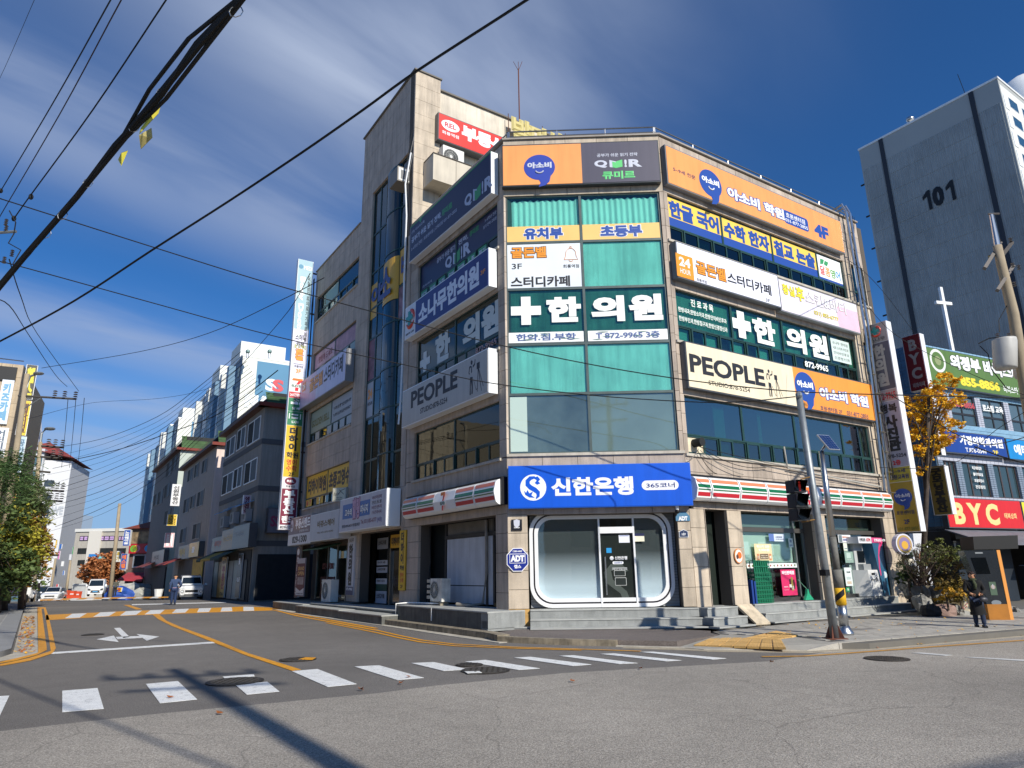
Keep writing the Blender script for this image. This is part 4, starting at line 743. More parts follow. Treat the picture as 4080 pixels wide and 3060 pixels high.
for j in range(13):
    for i in range(-9,40):
        u=i*.46+(.23 if j % 2 else 0);d=-.20-j*.31
        c=[FK.pt(u+a,0,d-e) for a in (.02,.44) for e in (.02,.28)]
        if not all(inside(q.xy[:],SW) for q in c):continue
        if any(FC.az and ((q-FC.o).dot(FC.n) < .86 and -1.3 < (q-FC.o).dot(FC.r) < 11.0) for q in c):continue
        drk=(j in (5,6)) and (i % 5 in (0,1))
        h_=.131+random.uniform(-.002,.002)
        if cnt < 290:brick(pav,'paver',PVD if drk else PVM,FK,u+.008,u+.452,.115,h_,d-.302,d-.008);cnt+=1
        else:rest.box(FK,u+.008,u+.452,.115,h_,d-.302,d-.008)
if rest.v:tag(rest.build('paver',PVM,pav),kind='stuff')
TAC=mat('#c9a262',.8,var=.12,vs=5,rnd=.1,speck=.15,name='tactile_block')
n_=(V3(RP[4])-V3(RP[0])).cross(V3(RP[1])-V3(RP[0])).normalized()
if n_.z < 0:n_=-n_
def onramp(k,x,y):
    d=ray(k,x,y);o=V3(RP[0]);t=(o-CO).dot(n_)/d.dot(n_);p=CO+d*t
    return p if p.z < .125 else gnd(k,x,y,.132)
def tact(c,nu,nv,round_):
    for i in range(nu):
        for j in range(nv):
            def bl(a,e):
                x=(c[0][0]*(1-a)+c[1][0]*a)*(1-e)+(c[3][0]*(1-a)+c[2][0]*a)*e;y=(c[0][1]*(1-a)+c[1][1]*a)*(1-e)+(c[3][1]*(1-a)+c[2][1]*a)*e;return onramp('M1',x,y)
            g_=.03;P=[bl((i+a)/nu+(g_ if a == 0 else -g_)/nu*1.5,(j+e)/nv+(g_ if e == 0 else -g_)/nv) for a,e in ((0,1),(1,1),(1,0),(0,0))]
            b=MB();up=n_*.032;b.hexa([p-n_*.01 for p in P]+[p+up for p in P])
            for s_ in range(4 if not round_ else 5):
                f0,f1=(s_+.25)/(4 if not round_ else 5),(s_+.7)/(4 if not round_ else 5);Q=[P[0].lerp(P[1],f0),P[0].lerp(P[1],f1),P[3].lerp(P[2],f1),P[3].lerp(P[2],f0)]
                b.hexa([q+up for q in Q]+[q+up+n_*.003 for q in Q])
            b.build('tactile_block',TAC,pav)
tact([(478,470),(1142,500),(1190,582),(272,556)],7,2,0);tact([(1085,412),(1310,457),(1110,502),(745,492)],2,3,1)
KST=mat('#a9a59b',.8,var=.16,vs=3,rnd=.06,speck=.15,streak=.1,bump=.2,name='kerb_granite')
kerb=struct(MB().box(FK,.04,45,-.05,.1,-.16,-.015),'kerb',mat('#6a675f',.9))
for i in range(32):brick(kerb,'kerb_stone',KST,FK,.02+i*.8+.01,.82+i*.8-.01,-.03,.133,-.17,random.uniform(-.003,.003))
a,c,e=V3((6.62,14.95,0)),FK.pt(.02,0,0),V3((5.86,14.72,0))
b=MB();q=[e,c,c+FK.n*-.17,e+V3((.05,.18,0))];b.hexa([v-V3((0,0,.05)) for v in q]+[v+V3((0,0,z)) for v,z in zip(q,(.02,.133,.133,.02))]);b.build('kerb_taper',KST,kerb)
# flush kerb, old mossy kerb, asphalt apron, concrete gutters
def strip(pts,w,z0,z1,nm,mt,par=None,side_=1):
    P=[V3((p[0],p[1],0)) for p in pts];Q=[]
    for i,p in enumerate(P):
        t=(P[min(i+1,len(P)-1)]-P[max(i-1,0)]).normalized();Q.append(p+V3((-t.y,t.x,0))*w*side_)
    b=MB()
    for i in range(len(P)-1):
        A,B_,C_,D_=P[i],P[i+1],Q[i+1],Q[i]
        if side_ < 0:A,B_,C_,D_=D_,C_,B_,A
        b.hexa([v+V3((0,0,z0+hz(0,v.y))) for v in (A,B_,C_,D_)]+[v+V3((0,0,z1+hz(0,v.y))) for v in (A,B_,C_,D_)])
    return struct(b,nm,mt) if par is None else b.build(nm,mt,par)
strip([(2.2,16.05),(3.6,15.48),(3.9,15.15),(5.86,14.68),(6.5,14.85)],.14,0,.022,'flush_kerb',CONC)
strip([(2.3,15.75),(3.5,15.2),(3.9,14.9),(5.8,14.45),(6.6,14.6),(7.5,14.9),(12,17.0),(30,25.5)],.28,0,.009,'gutter',mat('#a49a86',.9,var=.2,vs=3,speck=.2))
MOSS=mat('#8e8471',.9,var=.4,vs=5,streak=.45,bump=.4,bs=12,name='mossy_concrete')
strip([(-.45,17.5),(.35,16.95),(1.2,16.5),(2.23,16.12)],.16,0,.13,'old_kerb',MOSS)
strip([(-6.2,26.4),(-4.6,24.1),(-1.75,19.75),(-.72,18.2),(-.45,17.5)],.32,0,.16,'street_kerb',MOSS)
strip([(-11.6,34.5),(-8.0,28.6),(-4.55,23.6),(-1.9,19.4),(-.9,17.9),(-.4,17.2)],.75,0,.014,'concrete_gutter',CONC,None,1)
ap=[(-.35,17.6),(.45,17.05),(1.3,16.62),(2.3,16.2),(3.5,15.8),(4.8,17.1),(4.72,17.7),FC.pt(-1.0,0,1.3).xy[:],FC.pt(-1.5,0,-.5).xy[:],(0,19.5),(-.5,18.6)]
struct(MB().slab(ap,0,.125),'asphalt_apron',asphalt('#6d6560',.4,.2,'patch_asphalt'))
# left pavement
lp=[gnd('K6',x,y,.13).xy[:] for x,y in ((146,236),(66,492),(0,512),(-200,548))]
LP=lp + [(-30,12),(-60,30),(-60,46),(lp[0][0]-2,lp[0][1]+2)]
lpav=struct(MB().slab(LP,0,.13),'left_pavement',mat('#9b9b98',.85,var=.1,vs=1.5))
strip([lp[3],lp[2],lp[1],lp[0]],.5,.0,.136,'left_kerb',mat('#8c8d8d',.8,var=.1,vs=2,speck=.1),None,1)
FL=Fr((lp[1][0],lp[1][1]),math.degrees(math.atan2(lp[0][0]-lp[1][0],lp[0][1]-lp[1][1])))
rest=MB()
for i in range(-4,75):
    for j in range(6):
        dd=.55+j*.42
        if (i+j) % 2:rest.box(FL,i*.4,i*.4+.2,.125,.137,-dd-.4,-dd)
tag(rest.build('dark_paver',mat('#6a6a6b',.85),lpav),kind='stuff')
ggp=[gnd('K6',x,y,.0).xy[:] for x,y in ((146,252),(217,250),(222,520),(120,548),(0,570),(-200,600),(-200,575),(0,538),(75,525))]
struct(sheet(ggp[::-1],.009),'left_gutter',CONC)
cf=[gnd('K6',x,y,.0) for x,y in ((18,480),(285,203))]
# fallen leaves
rl=random.Random(3);LEAFY=mat('#d9a22a',.7,var=.3,vs=9,name='ginkgo_leaf');LEAFB=mat('#a5602a',.7,var=.3,vs=9,name='brown_leaf')
def leaf(b,p,s,rr):
    a=rr.uniform(0,6.28);t=V3((cos(a),sin(a),rr.uniform(-.2,.4)))*s;w_=V3((-sin(a),cos(a),rr.uniform(-.3,.3)))*s*.6
    b.quad(p-t,p-w_,p+t+V3((0,0,.3*s)),p+w_)
lb=MB();lc=MB()
for _ in range(420):
    i=rl.uniform(-.5,14)**1.0;p=FK.pt(i+1,0,rl.gauss(.13,.10));leaf(lb if rl.random() < .7 else lc,V3((p.x,p.y,.025)),rl.uniform(.02,.045),rl)
for _ in range(150):
    p=FK.pt(rl.uniform(0,14),0,-rl.uniform(.2,5));leaf(lb,V3((p.x,p.y,.145)),rl.uniform(.02,.045),rl) if inside(p.xy[:],SW) and (p-FC.o).dot(FC.n) > .95 else 0
for _ in range(260):
    t_=rl.random();p=V3((lp[1][0],lp[1][1],0)).lerp(V3((lp[0][0],lp[0][1],0)),t_*.6)+V3((rl.uniform(.1,.55),0,.03));leaf(lc if rl.random() < .6 else lb,p,rl.uniform(.03,.07),rl)
for k,x,y in (('K6',1000,775),('K6',1290,868),('K7',205,583),('K7',1447,533),('K7',1847,459),('K7',482,508),('K6',2120,730),('K7',438,545),('K8',710,427)):leaf(lc,gnd(k,x,y,.03),.06,rl);leaf(lc,gnd(k,x,y,.03),.05,rl)
tag(lb.build('fallen_leaves',LEAFY),'yellow ginkgo leaves scattered along the kerb','leaves',kind='stuff');tag(lc.build('fallen_leaves',LEAFB),'brown leaves scattered in the gutters','leaves',kind='stuff')

# ================================================================ steps and ground floor of the corner building
st=MB();tr=MB()
SDARK=mat('#62635f',.8,var=.3,vs=2.5,streak=.35,bump=.2,name='grimy_shaded_platform_stone')  # step stone darkened for the side street shade as well as grime
def step(fr,u0,u1,z0,z1,d0,d1):
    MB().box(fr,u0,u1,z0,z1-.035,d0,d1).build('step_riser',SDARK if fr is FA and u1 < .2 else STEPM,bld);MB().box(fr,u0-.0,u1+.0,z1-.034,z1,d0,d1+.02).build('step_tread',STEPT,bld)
corner=.0
# bank steps (face B), three courses, turning onto face C
for i,(z0,z1,d) in enumerate(((.37,.60,.10),(.17,.37,.45),(.12,.17,.85))):step(FB,.60,5.2+[.02,.12,.22][i],z0,z1,-.4,d)
step(FB,-.05,.62,.10,.17,-.2,.30)
for i,(z0,z1,d,u1) in enumerate(((.37,.60,.35,1.24),(.17,.37,.75,1.12),(.12,.17,1.1,.98))):step(FC,[0.0,-.25,-.45][i],u1,z0,z1,-.4,d)
for i,(z0,z1,d,u0,u1) in enumerate(((.37,.60,.1,2.28,10.02),(.16,.37,.5,2.22,10.3),(.12,.16,.86,2.1,9.6))):step(FC,u0,u1,z0,z1,-.9,d)
MB().box(FC,.6,10.3,.3,.59,-3,-.4).build('shop_floor',STEPM,bld)
# granite ramp slab
ra,rb=FC.uz('M1',705,125,.12),FC.uz('M1',845,120,.12);rc,rd=gnd('M1',890,325,.15),gnd('M1',1030,318,.15);A_,B_=FC.pt(ra[0],.62,.1),FC.pt(rb[0],.62,.1)
b=MB();dn=V3((0,0,-.09));b.hexa([rc+dn,rd+dn,B_+dn,A_+dn,rc,rd,B_,A_]);b.build('ramp_slab',mat('#c9bba2',.75,var=.2,vs=4,streak=.15,speck=.15,bump=.2),bld)
b=MB();b.hexa([V3((rc.x,rc.y,.1)),V3((rd.x,rd.y,.1)),V3((B_.x,B_.y,.1)),V3((A_.x,A_.y,.1)),rc+dn,rd+dn,B_+dn,A_+dn]);b.build('ramp_side',DARK,bld)
# platforms along the side street
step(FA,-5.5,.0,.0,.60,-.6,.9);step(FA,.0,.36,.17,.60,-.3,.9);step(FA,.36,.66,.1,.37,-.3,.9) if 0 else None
MB().box(FA,.02,.34,.10,.36,-.1,.9).build('step_riser',STEPM,bld)
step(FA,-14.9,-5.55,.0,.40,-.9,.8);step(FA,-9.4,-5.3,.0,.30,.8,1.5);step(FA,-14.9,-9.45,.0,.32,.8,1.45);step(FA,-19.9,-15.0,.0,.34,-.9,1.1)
MB().tube([FA.pt(-4.0,.66,.1),FA.pt(-5.45,.66,.5),FA.pt(-5.5,.64,.92),FA.pt(-5.5,.03,.93)],.025,6).build('white_conduit',WHITEP,bld);MB().tube([FA.pt(-2.9,.22,.915),FA.pt(-2.9,.6,.915)],.018,6).build('white_conduit',WHITEP,bld)
# --- bank front: a rounded pod
def rr_pts(r,rad,n=8):
    u0,z0,u1,z1=r;P=[]
    for (cx,cz,a0) in ((u1-rad,z1-rad,0),(u0+rad,z1-rad,90),(u0+rad,z0+rad,180),(u1-rad,z0+rad,270)):
        for i in range(n+1):P.append((cx+rad*cos(radians(a0+90*i/n)),cz+rad*sin(radians(a0+90*i/n))))
    return P
def ring(par,nm,fr,r0,rad0,r1,rad1,d0,d1,mt):
    A,B_=rr_pts(r0,rad0),rr_pts(r1,rad1);n=len(A);b=MB();i0=0
    for P in (A,B_):
        for d in (d1,d0):b.v+=[tuple(fr.pt(u,z,d)) for u,z in P]
    for i in range(n):
        j=(i+1) % n;b.f+=[(i,2*n+i,2*n+j,j),(n+i,n+j,3*n+j,3*n+i),(i,j,n+j,n+i),(2*n+i,3*n+i,3*n+j,2*n+j)]
    return b.build(nm,mt,par,True if 0 else False)
dp=-.42;pod=thing('rounded_shopfront',FB.pt(2.7,.6,dp),'rounded white framed glass front of the bank corner under the blue sign','shop front')
ro=R(FB,'J3',325,492,1548,1300,dp);ro=(ro[0],.62,ro[2]+.0,ro[3])
inset=lambda r,a:(r[0]+a,r[1]+a,r[2]-a,r[3]-a)
PW=mat('#eceeef',.3,var=.03,coat=.2);ring(pod,'outer_frame',FB,ro,.62,inset(ro,.10),.54,dp-.1,dp+.04,PW);ring(pod,'dark_frame_line',FB,inset(ro,.10),.54,inset(ro,.145),.5,dp-.1,dp+.0,mat('#231c26',.4));ring(pod,'inner_frame',FB,inset(ro,.145),.5,inset(ro,.25),.42,dp-.1,dp+.03,PW)
gi=inset(ro,.24)
def ramp_mat(top,bot,z0,z1):
    mt=bpy.data.materials.new('frosted_gradient_film');mt.use_nodes=True;t=mt.node_tree;b=t.nodes['Principled BSDF'];b.inputs['Roughness'].default_value=.6
    g=t.nodes.new('ShaderNodeNewGeometry');s_=t.nodes.new('ShaderNodeSeparateXYZ');m_=t.nodes.new('ShaderNodeMapRange');m_.inputs[1].default_value=z0;m_.inputs[2].default_value=z1;r_=t.nodes.new('ShaderNodeMix');r_.data_type='RGBA';r_.inputs[6].default_value=lin(bot);r_.inputs[7].default_value=lin(top)
    t.links.new(g.outputs['Position'],s_.inputs[0]);t.links.new(s_.outputs[2],m_.inputs[0]);t.links.new(m_.outputs[0],r_.inputs[0]);t.links.new(r_.outputs[2],b.inputs['Base Color']);return mt
d1u,d2u=FB.uz('J3',922,900,dp)[0],FB.uz('J3',1195,900,dp)[0]
PG=glass('#eef4f4',.09)
for a,c in ((gi[0]+.01,d1u-.05),(d2u+.05,gi[2]-.01)):
    P=[(min(max(u,a),c),z) for u,z in rr_pts(gi,.42)];Q=[]
    for q in P:
        if not Q or (abs(q[0]-Q[-1][0])+abs(q[1]-Q[-1][1])) > 1e-4:Q.append(q)
    flat(pod,FB,Q,ramp_mat('#3a4243','#dbe6ee',1.2,2.15),dp-.09,'frosted_film');flat(pod,FB,Q,PG,dp-.02,'pane')
for nm,r in (('door_post',(d1u-.05,.62,d1u+.0,gi[3])),('door_post',(d2u,.62,d2u+.05,gi[3])),('door_header',(d1u,2.66,d2u,2.84)),('threshold',(d1u,.62,d2u,.72))):MB().box(FB,r[0],r[2],r[1],r[3],dp-.1,dp+.05).build(nm,PW,pod)
MB().box(FB,d1u,d2u,2.84,gi[3],dp-.05,dp-.03).build('transom_pane',glass('#3a4442',.12),pod)
dr=MB().box(FB,d1u,d2u,.72,2.66,dp-.06,dp-.03).build('door',mat('#252b28',.15,coat=.6),pod);Dd=dp-.028
MB().tube([FB.pt(d1u+.12,.95,dp+.04),FB.pt(d1u+.12,2.0,dp+.04)],.018,8).build('handle',STEEL,dr)
w=d2u-d1u
flat(dr,FB,disc(FB,d1u+.33*w,1.96,.055),WHITE,Dd);txt(dr,FB,'신한은행',(d1u+.42*w,1.91,d1u+.8*w,2.01),WHITE,Dd,.03);pill(dr,FB,(d1u+.35*w,1.79,d1u+.68*w,1.87),WHITE,Dd,.035);txt(dr,FB,'365코너',(d1u+.4*w,1.805,d1u+.63*w,1.855),BLU,Dd+.004,.02)
sw2=[(.2,.0),(.5,.05),(.62,.3),(.3,.5),(.35,.7),(.8,.72),(.85,.6),(.95,.62),(.9,.82),(.55,.95),(.1,.8),(.05,.5),(.4,.25)]
flat(dr,FB,[(d1u+.05*w+.9*w*(a*.9),.8+.95*c) for a,c in ((.7,.0),(.95,.0),(.85,.25),(.35,.6),(.3,.85),(.6,.9),(.75,.78),(.95,.85),(.7,1.05),(.3,1.05),(.02,.8),(.1,.5),(.6,.2))],mat('#4a524c',.4),Dd-.001,'emblem_print',.002)
for a,z0,z1,aw in ((.38,1.46,1.62,.34),(.4,1.2,1.42,.34)):pill(dr,FB,(d1u+a*w,z0,d1u+(a+aw)*w,z1),mat('#c9ccc9',.5),Dd,.02);pill(dr,FB,(d1u+a*w+.012,z0+.012,d1u+(a+aw)*w-.012,z1-.012),mat('#2a302d',.3),Dd+.004,.015)
flat(dr,FB,rectpts((d1u+.33*w,1.68,d1u+.78*w,1.69)),WHITE,Dd);txt(dr,FB,'이용시간 07:00~23:00',(d1u+.33*w,1.63,d1u+.78*w,1.67),WHITE,Dd,.01)
pr=R(FB,'J3',1068,688,1160,750,dp);t=thing('paper_notice',FB.pt(pr[0],pr[1],Dd),'white paper notice taped to the upper part of the bank door','notice');flat(t,FB,rectpts(pr),mat('#e6eaf2',.6),Dd+.004,'sheet');flat(t,FB,rectpts((pr[0]+.02,pr[3]-.03,pr[2]-.02,pr[3]-.015)),BLU,Dd+.008,'printed_line')
pr=R(FB,'J3',1192,676,1282,740,dp);t=thing('paper_notice',FB.pt(pr[0],pr[1],dp),'cream notice with a dark blue heading on the pane beside the bank door','notice');flat(t,FB,rectpts(pr),mat('#e9e6cf',.6),dp-.014,'sheet');flat(t,FB,rectpts((pr[0],pr[3]-.07,pr[2],pr[3])),NAVY,dp-.01,'heading')
pr=R(FB,'J3',966,795,1010,835,dp);t=thing('door_sticker',FB.pt(pr[0],pr[1],dp),'small bright blue sticker on the bank door','sticker');flat(t,FB,rectpts(pr),mat('#1f95d4',.5),Dd+.003,'sheet')
SL=mat('#a8adb0',.5,var=.04);b=MB()
for k in range(34):b.box(FB,.62,4.84,.62+k*.078,.69+k*.078,-.62,-.56)
tag(b.build('shutter_slat',SL,pod),kind='stuff');MB().box(FB,.6,4.86,.6,3.3,-.75,-.63).build('back_board',DARK,pod)
# security and address plates
def adt(fr,cu,cz,r,lab):
    t=thing('security_plate',fr.pt(cu,cz-r,.02),lab,'plaque');P=[(cu+r*cos(radians(22.5+45*i)),cz+r*1.06*sin(radians(22.5+45*i))) for i in range(8)];Q=[(cu+(u-cu)*.93,cz+(z-cz)*.93) for u,z in P]
    flat(t,fr,P,WHITE,.02,'rim',.02);flat(t,fr,Q,mat('#182c8c',.4),.041,'face');flat(t,fr,rectpts((cu-.68*r,cz-.3*r,cu+.68*r,cz+.5*r)),WHITE,.045,'plate_line');flat(t,fr,rectpts((cu-.63*r,cz-.25*r,cu+.63*r,cz+.45*r)),mat('#182c8c',.4),.049,'plate')
    txt(t,fr,'ADT',(cu-.6*r,cz-.17*r,cu+.6*r,cz+.37*r),WHITE,.053,.07);txt(t,fr,'캡스',(cu-.3*r,cz-.72*r,cu+.3*r,cz-.42*r),WHITE,.046,.05);txt(t,fr,'1588-6400',(cu-.4*r,cz+.62*r,cu+.4*r,cz+.78*r),WHITE,.046,.03)
adt(FB,FB.uz('J3',232,892,.03)[0],1.95,.33,'blue octagonal security company plate on a granite pier of the bank')
a=FB.uz('J3',1598,548,.03);t=thing('security_plate',FB.pt(a[0],a[1],.02),'faded half security plate above the house number plate','plaque');flat(t,FB,[(a[0]-.2,a[1]-.08),(a[0]+.2,a[1]-.08),(a[0]+.2,a[1]+.05),(a[0]+.1,a[1]+.17),(a[0]-.1,a[1]+.17),(a[0]-.2,a[1]+.05)],mat('#4d7fa0',.5),.02,'face',.01);txt(t,FB,'ADT',(a[0]-.13,a[1]-.07,a[0]+.13,a[1]+.05),WHITE,.032,.06)
r=R(FB,'J3',182,560,270,650,.03);t=thing('camera_notice',FB.pt(r[0],r[1],.02),'small black camera notice with a shield above the octagonal plate','plaque');flat(t,FB,rectpts(r),mat('#15161f',.4),.02,'face',.015);cu,cz=(r[0]+r[2])/2,r[1]+.62*(r[3]-r[1]);flat(t,FB,[(cu-.09,cz+.09),(cu,cz+.12),(cu+.09,cz+.09),(cu+.08,cz-.05),(cu,cz-.13),(cu-.08,cz-.05)],LILAC,.036,'shield');txt(t,FB,'GiGA eyes',(r[0]+.07,r[1]+.05,r[2]-.07,r[1]+.11),WHITE,.036,.03)
r=R(FB,'J3',1565,642,1645,706,.03);t=thing('address_plate',FB.pt(r[0],r[1],.02),'dark blue house number plate reading 107 on a bank pier','plaque');h_=r[3]-r[1];P=[(r[0],r[1]),(r[2],r[1]),(r[2],r[1]+.75*h_),((r[0]+r[2])/2,r[3]),(r[0],r[1]+.75*h_)];flat(t,FB,P,WHITE,.02,'rim',.012);cx_,cz_=(r[0]+r[2])/2,(r[1]+r[3])/2;flat(t,FB,[(cx_+(u-cx_)*.9,cz_+(z-cz_)*.88) for u,z in P],mat('#28395c',.4),.033,'face');txt(t,FB,'107',(r[0]+.07,r[1]+.05,r[2]-.07,r[1]+.42*h_+.02),WHITE,.037,.04);txt(t,FB,'호원로',(r[0]+.12,r[1]+.58*h_,r[2]-.12,r[1]+.75*h_),WHITE,.037,.02)
a=FB.uz('J3',1558,490,.2);t=thing('security_camera',FB.pt(a[0],a[1],.1),'small black dome camera under the end of the bank sign','camera');MB().ball(FB.pt(a[0],a[1],.12),.07,10,6).build('dome',BLACK,t,True);MB().tube([FB.pt(a[0],a[1]+.02,.12),FB.pt(a[0],a[1]+.16,.12)],.05,8).build('bracket',WHITEP,t)
# --- recessed door between bank and store
MB().box(FC,.6,1.58,.6,3.3,-.7,-.6).build('recess_door',mat('#2b332f',.15,coat=.5),bld);MB().box(FC,.98,1.02,.65,3.2,-.6,-.55).build('door_frame',STEEL,bld);MB().box(FC,1.0,1.04,.6,3.3,-.5,-.45).build('door_frame',mat('#7e8484',.4,metal=.5),bld)
MB().box(Fr(FC.pt(.62,0,0),FC.az+90),-.6,0,.6,3.3,-.02,0).build('recess_reveal',GRAN,bld)
# --- convenience store windows
def shopglass(u0,u1,bars,lab):
    t=thing('store_window',FC.pt((u0+u1)/2,.6,-.5),lab,'shop window')
    b=MB();b.box(FC,u0,u1,2.72,2.86,-.52,-.4);b.build('transom',mat('#66625c',.4,metal=.5),t)
    for x in bars:MB().box(FC,x-.03,x+.03,.62,3.3,-.5,-.42).build('mullion',mat('#8d9391',.35,metal=.6),t)
    MB().box(FC,u0,u1,.60,.72,-.52,-.38).build('plinth',mat('#3d3d3b',.6),t)
    MB().box(FC,u0,u1,.7,3.3,-.47,-.46).build('pane',glass('#e2f0ea',.10),t)
    MB().box(FC,u0-.05,u1+.05,.6,3.35,-2.6,-2.5).build('back_wall',mat('#4d5a55',.8,var=.3,vs=2),t);return t
s1=shopglass(2.22,5.82,(2.26,5.3,5.78),'store window with pale boards and a pink poster behind the glass')
MB().box(FC,2.3,5.25,1.78,2.72,-.6,-.55).build('display_board',mat('#c6d6cd',.8,var=.05,vs=1.5),s1);MB().box(FC,2.3,5.6,2.88,3.28,-.6,-.55).build('blind',mat('#76857c',.8),s1)
for a in (2.35,2.75,3.55,3.95):MB().box(FC,a,a+.36,2.02,2.42,-.546,-.54).build('blank_sheet',mat('#e4eeea',.7),s1)
MB().box(FC,2.25,5.3,1.62,1.76,-.445,-.44).build('promo_strip',mat('#e9efec',.6),s1)
for i in range(17):MB().box(FC,2.33+i*.175,2.39+i*.175,1.66,1.72,-.439,-.436).build('strip_print',mat('#a0523c' if i % 2 else '#6a7a48',.6),s1)
def poster(fr,k,c,d,lab,col,lines=(),nm='poster',pins=None):
    r=R(fr,k,c[0],c[1],c[2],c[3],d);t=thing(nm,fr.pt(r[0],r[1],d),lab,'poster');flat(t,fr,rectpts(r),mat(col,.6,var=.04,vs=3),d,'sheet',.005);w_,h_=r[2]-r[0],r[3]-r[1]
    for s_,a0,b0,a1,b1,cc,bo in lines:
        q=(r[0]+a0*w_,r[1]+b0*h_,r[0]+a1*w_,r[1]+b1*h_)
        if s_ is None:flat(t,fr,rectpts(q),mat(cc,.6),d+.006,'print')
        else:txt(t,fr,s_,q,mat(cc,.6),d+.0095,bo,res=2)
    return t
poster(FC,'M3',(1115,875,1325,1065),-.41,'cream whisky poster with white outlined price lettering on the store window','#e3d1a4',[('위스키 단돈',.12,.76,.88,.93,'#fbf6e6',.05),('9,900원',.22,.54,.85,.72,'#fbf6e6',.05),(None,.28,.1,.76,.42,'#6f5a44',0),('총 알콜 도수 40도',.32,.28,.72,.36,'#efe6d0',.02),('총 알콜볼 추천',.32,.15,.72,.23,'#efe6d0',.02),(None,.1,.05,.24,.42,'#c98a62',0),(None,.8,.05,.94,.42,'#c98a62',0),(None,.12,.15,.22,.3,'#f1ead8',0),(None,.82,.15,.92,.3,'#f1ead8',0)])
poster(FC,'M3',(1275,765,1455,850),-.42,'pale blue sports poster above the cream whisky poster','#cdd8e4',[(None,.0,.0,.32,1,'#5d78b4',0),('스포츠토토',.42,.5,.85,.68,'#2c3f7a',.03),('스포츠 베팅은 국내유일 합법',.42,.25,.95,.35,'#2c3f7a',.02)])
poster(FC,'M3',(1492,815,1552,915),-.42,'small white and lime notice beside the pale blue sports poster','#e0eadd',[('proto',.2,.15,.8,.3,'#3a6a9a',.03),(None,.3,.55,.7,.85,'#8a9aa5',0)])
poster(FC,'M3',(1405,1160,1600,1440),-.36,'bright pink wine poster with bottles leaning in the lower store window','#cf2a62',[('와인판매점',.06,.8,.9,.95,'#f6e6ec',.05),('세계와인',.12,.3,.4,.36,'#f2c9d6',.03),(None,.52,.2,.62,.62,'#20201f',0),(None,.65,.18,.75,.7,'#7d8f35',0),(None,.78,.24,.88,.6,'#3a2420',0),(None,.5,.3,.64,.42,'#efe9e2',0),(None,.66,.22,.78,.36,'#e8e4d8',0),('이마트24가 아닌 와인 전문',.12,.2,.4,.23,'#f2c9d6',.01)])
s2=shopglass(6.46,10.0,(6.9,7.0),'store window and doorway beside the cash machine')
MB().box(FC,6.5,9.9,2.88,3.26,-.6,-.55).build('blind',mat('#4a534e',.8),s2)
MB().box(FC,7.5,8.2,.62,1.55,-.62,-.55).build('shelf_back',mat('#67736c',.8),s2)
rr_=random.Random(5)
for i in range(26):
    u=6.6+.3*(i % 6)+rr_.uniform(0,.05);z=.75+.42*(i//6);MB().box(FC,u,u+.2,z,z+.3,-1.4,-1.2).build('goods',mat(rr_.choice(['#c23a4a','#e8b23a','#3a6ab0','#e7e7e2','#3e8a50','#d9702a']),.6),s2)
for i in range(30):
    u=2.5+.25*(i % 12)+rr_.uniform(0,.05);z=.7+.4*(i//12);MB().box(FC,u,u+.17,z,z+.28,-1.4,-1.2).build('goods',mat(rr_.choice(['#8b6a50','#9a9a90','#3a5a90','#e7e7e2','#5e7a50','#402a2a']),.6),s1)
poster(FC,'L2',(105,228,258,318),-.41,'white poster with orange and blue lettering near the cash machine','#dfe2e4',[('빠르게 즐기는',.35,.6,.9,.8,'#d9702a',.03),('스포츠토토',.35,.25,.95,.5,'#2c3f9a',.05),(None,.05,.05,.3,.95,'#6c7a80',0)])
poster(FC,'L2',(165,322,225,410),-.41,'small lime edged notice below the orange lettered poster','#dde6d6',[('proto',.2,.2,.8,.35,'#3a6a9a',.03)])
poster(FC,'L2',(178,415,290,545),-.40,'grey green square notice near the cash machine','#8da89c',[(None,.2,.4,.7,.85,'#b7ccc2',0),('QUIET',.2,.2,.8,.3,'#dfe8e2',.02)])
poster(FC,'L2',(175,600,283,805),-.40,'tall white notice with a clock drawing near the cash machine','#d9e2e0',[('10:00',.3,.7,.8,.8,'#4a5a5a',.03),(None,.2,.35,.8,.5,'#b6c6c4',0),(None,.2,.1,.8,.25,'#c9b7a0',0)])
poster(FC,'L2',(200,825,243,870),-.40,'small green sticker low on the glass near the cash machine','#1f9a5a',[('N',.3,.2,.7,.8,'#e8f2ea',.04)])
# cash machine
ac=FC.uz('L2',600,915,-.05);at_=thing('cash_machine',FC.pt(9.2,.6,-.2),'cash machine kiosk with a teal side panel, pink arc and white machine face','cash machine')
ux=[FC.uz('L2',x,700,.0)[0] for x in (395,590,740)]
u0,u1,u2=8.25,9.05,9.9
MB().box(FC,u0+.05,u2,.62,2.6,-.75,-.5).build('rear_cabinet',mat('#c7cacc',.5),at_)
b=MB();b.hexa([FC.pt(u0+.45,.62,.0),FC.pt(u1+.25,.62,.0),FC.pt(u1+.25,.62,-.6),FC.pt(u0+.1,.62,-.6),FC.pt(u0+.3,1.5,.0),FC.pt(u1+.1,1.5,.0),FC.pt(u1+.1,1.5,-.6),FC.pt(u0+.1,1.5,-.6)]);b.build('machine_base',mat('#d8dad8',.45),at_)
b=MB();b.prism(Fr(FC.pt(u1+.1,0,0),FC.az+90),[(0,.62),(0,.62)],0,0) if 0 else None
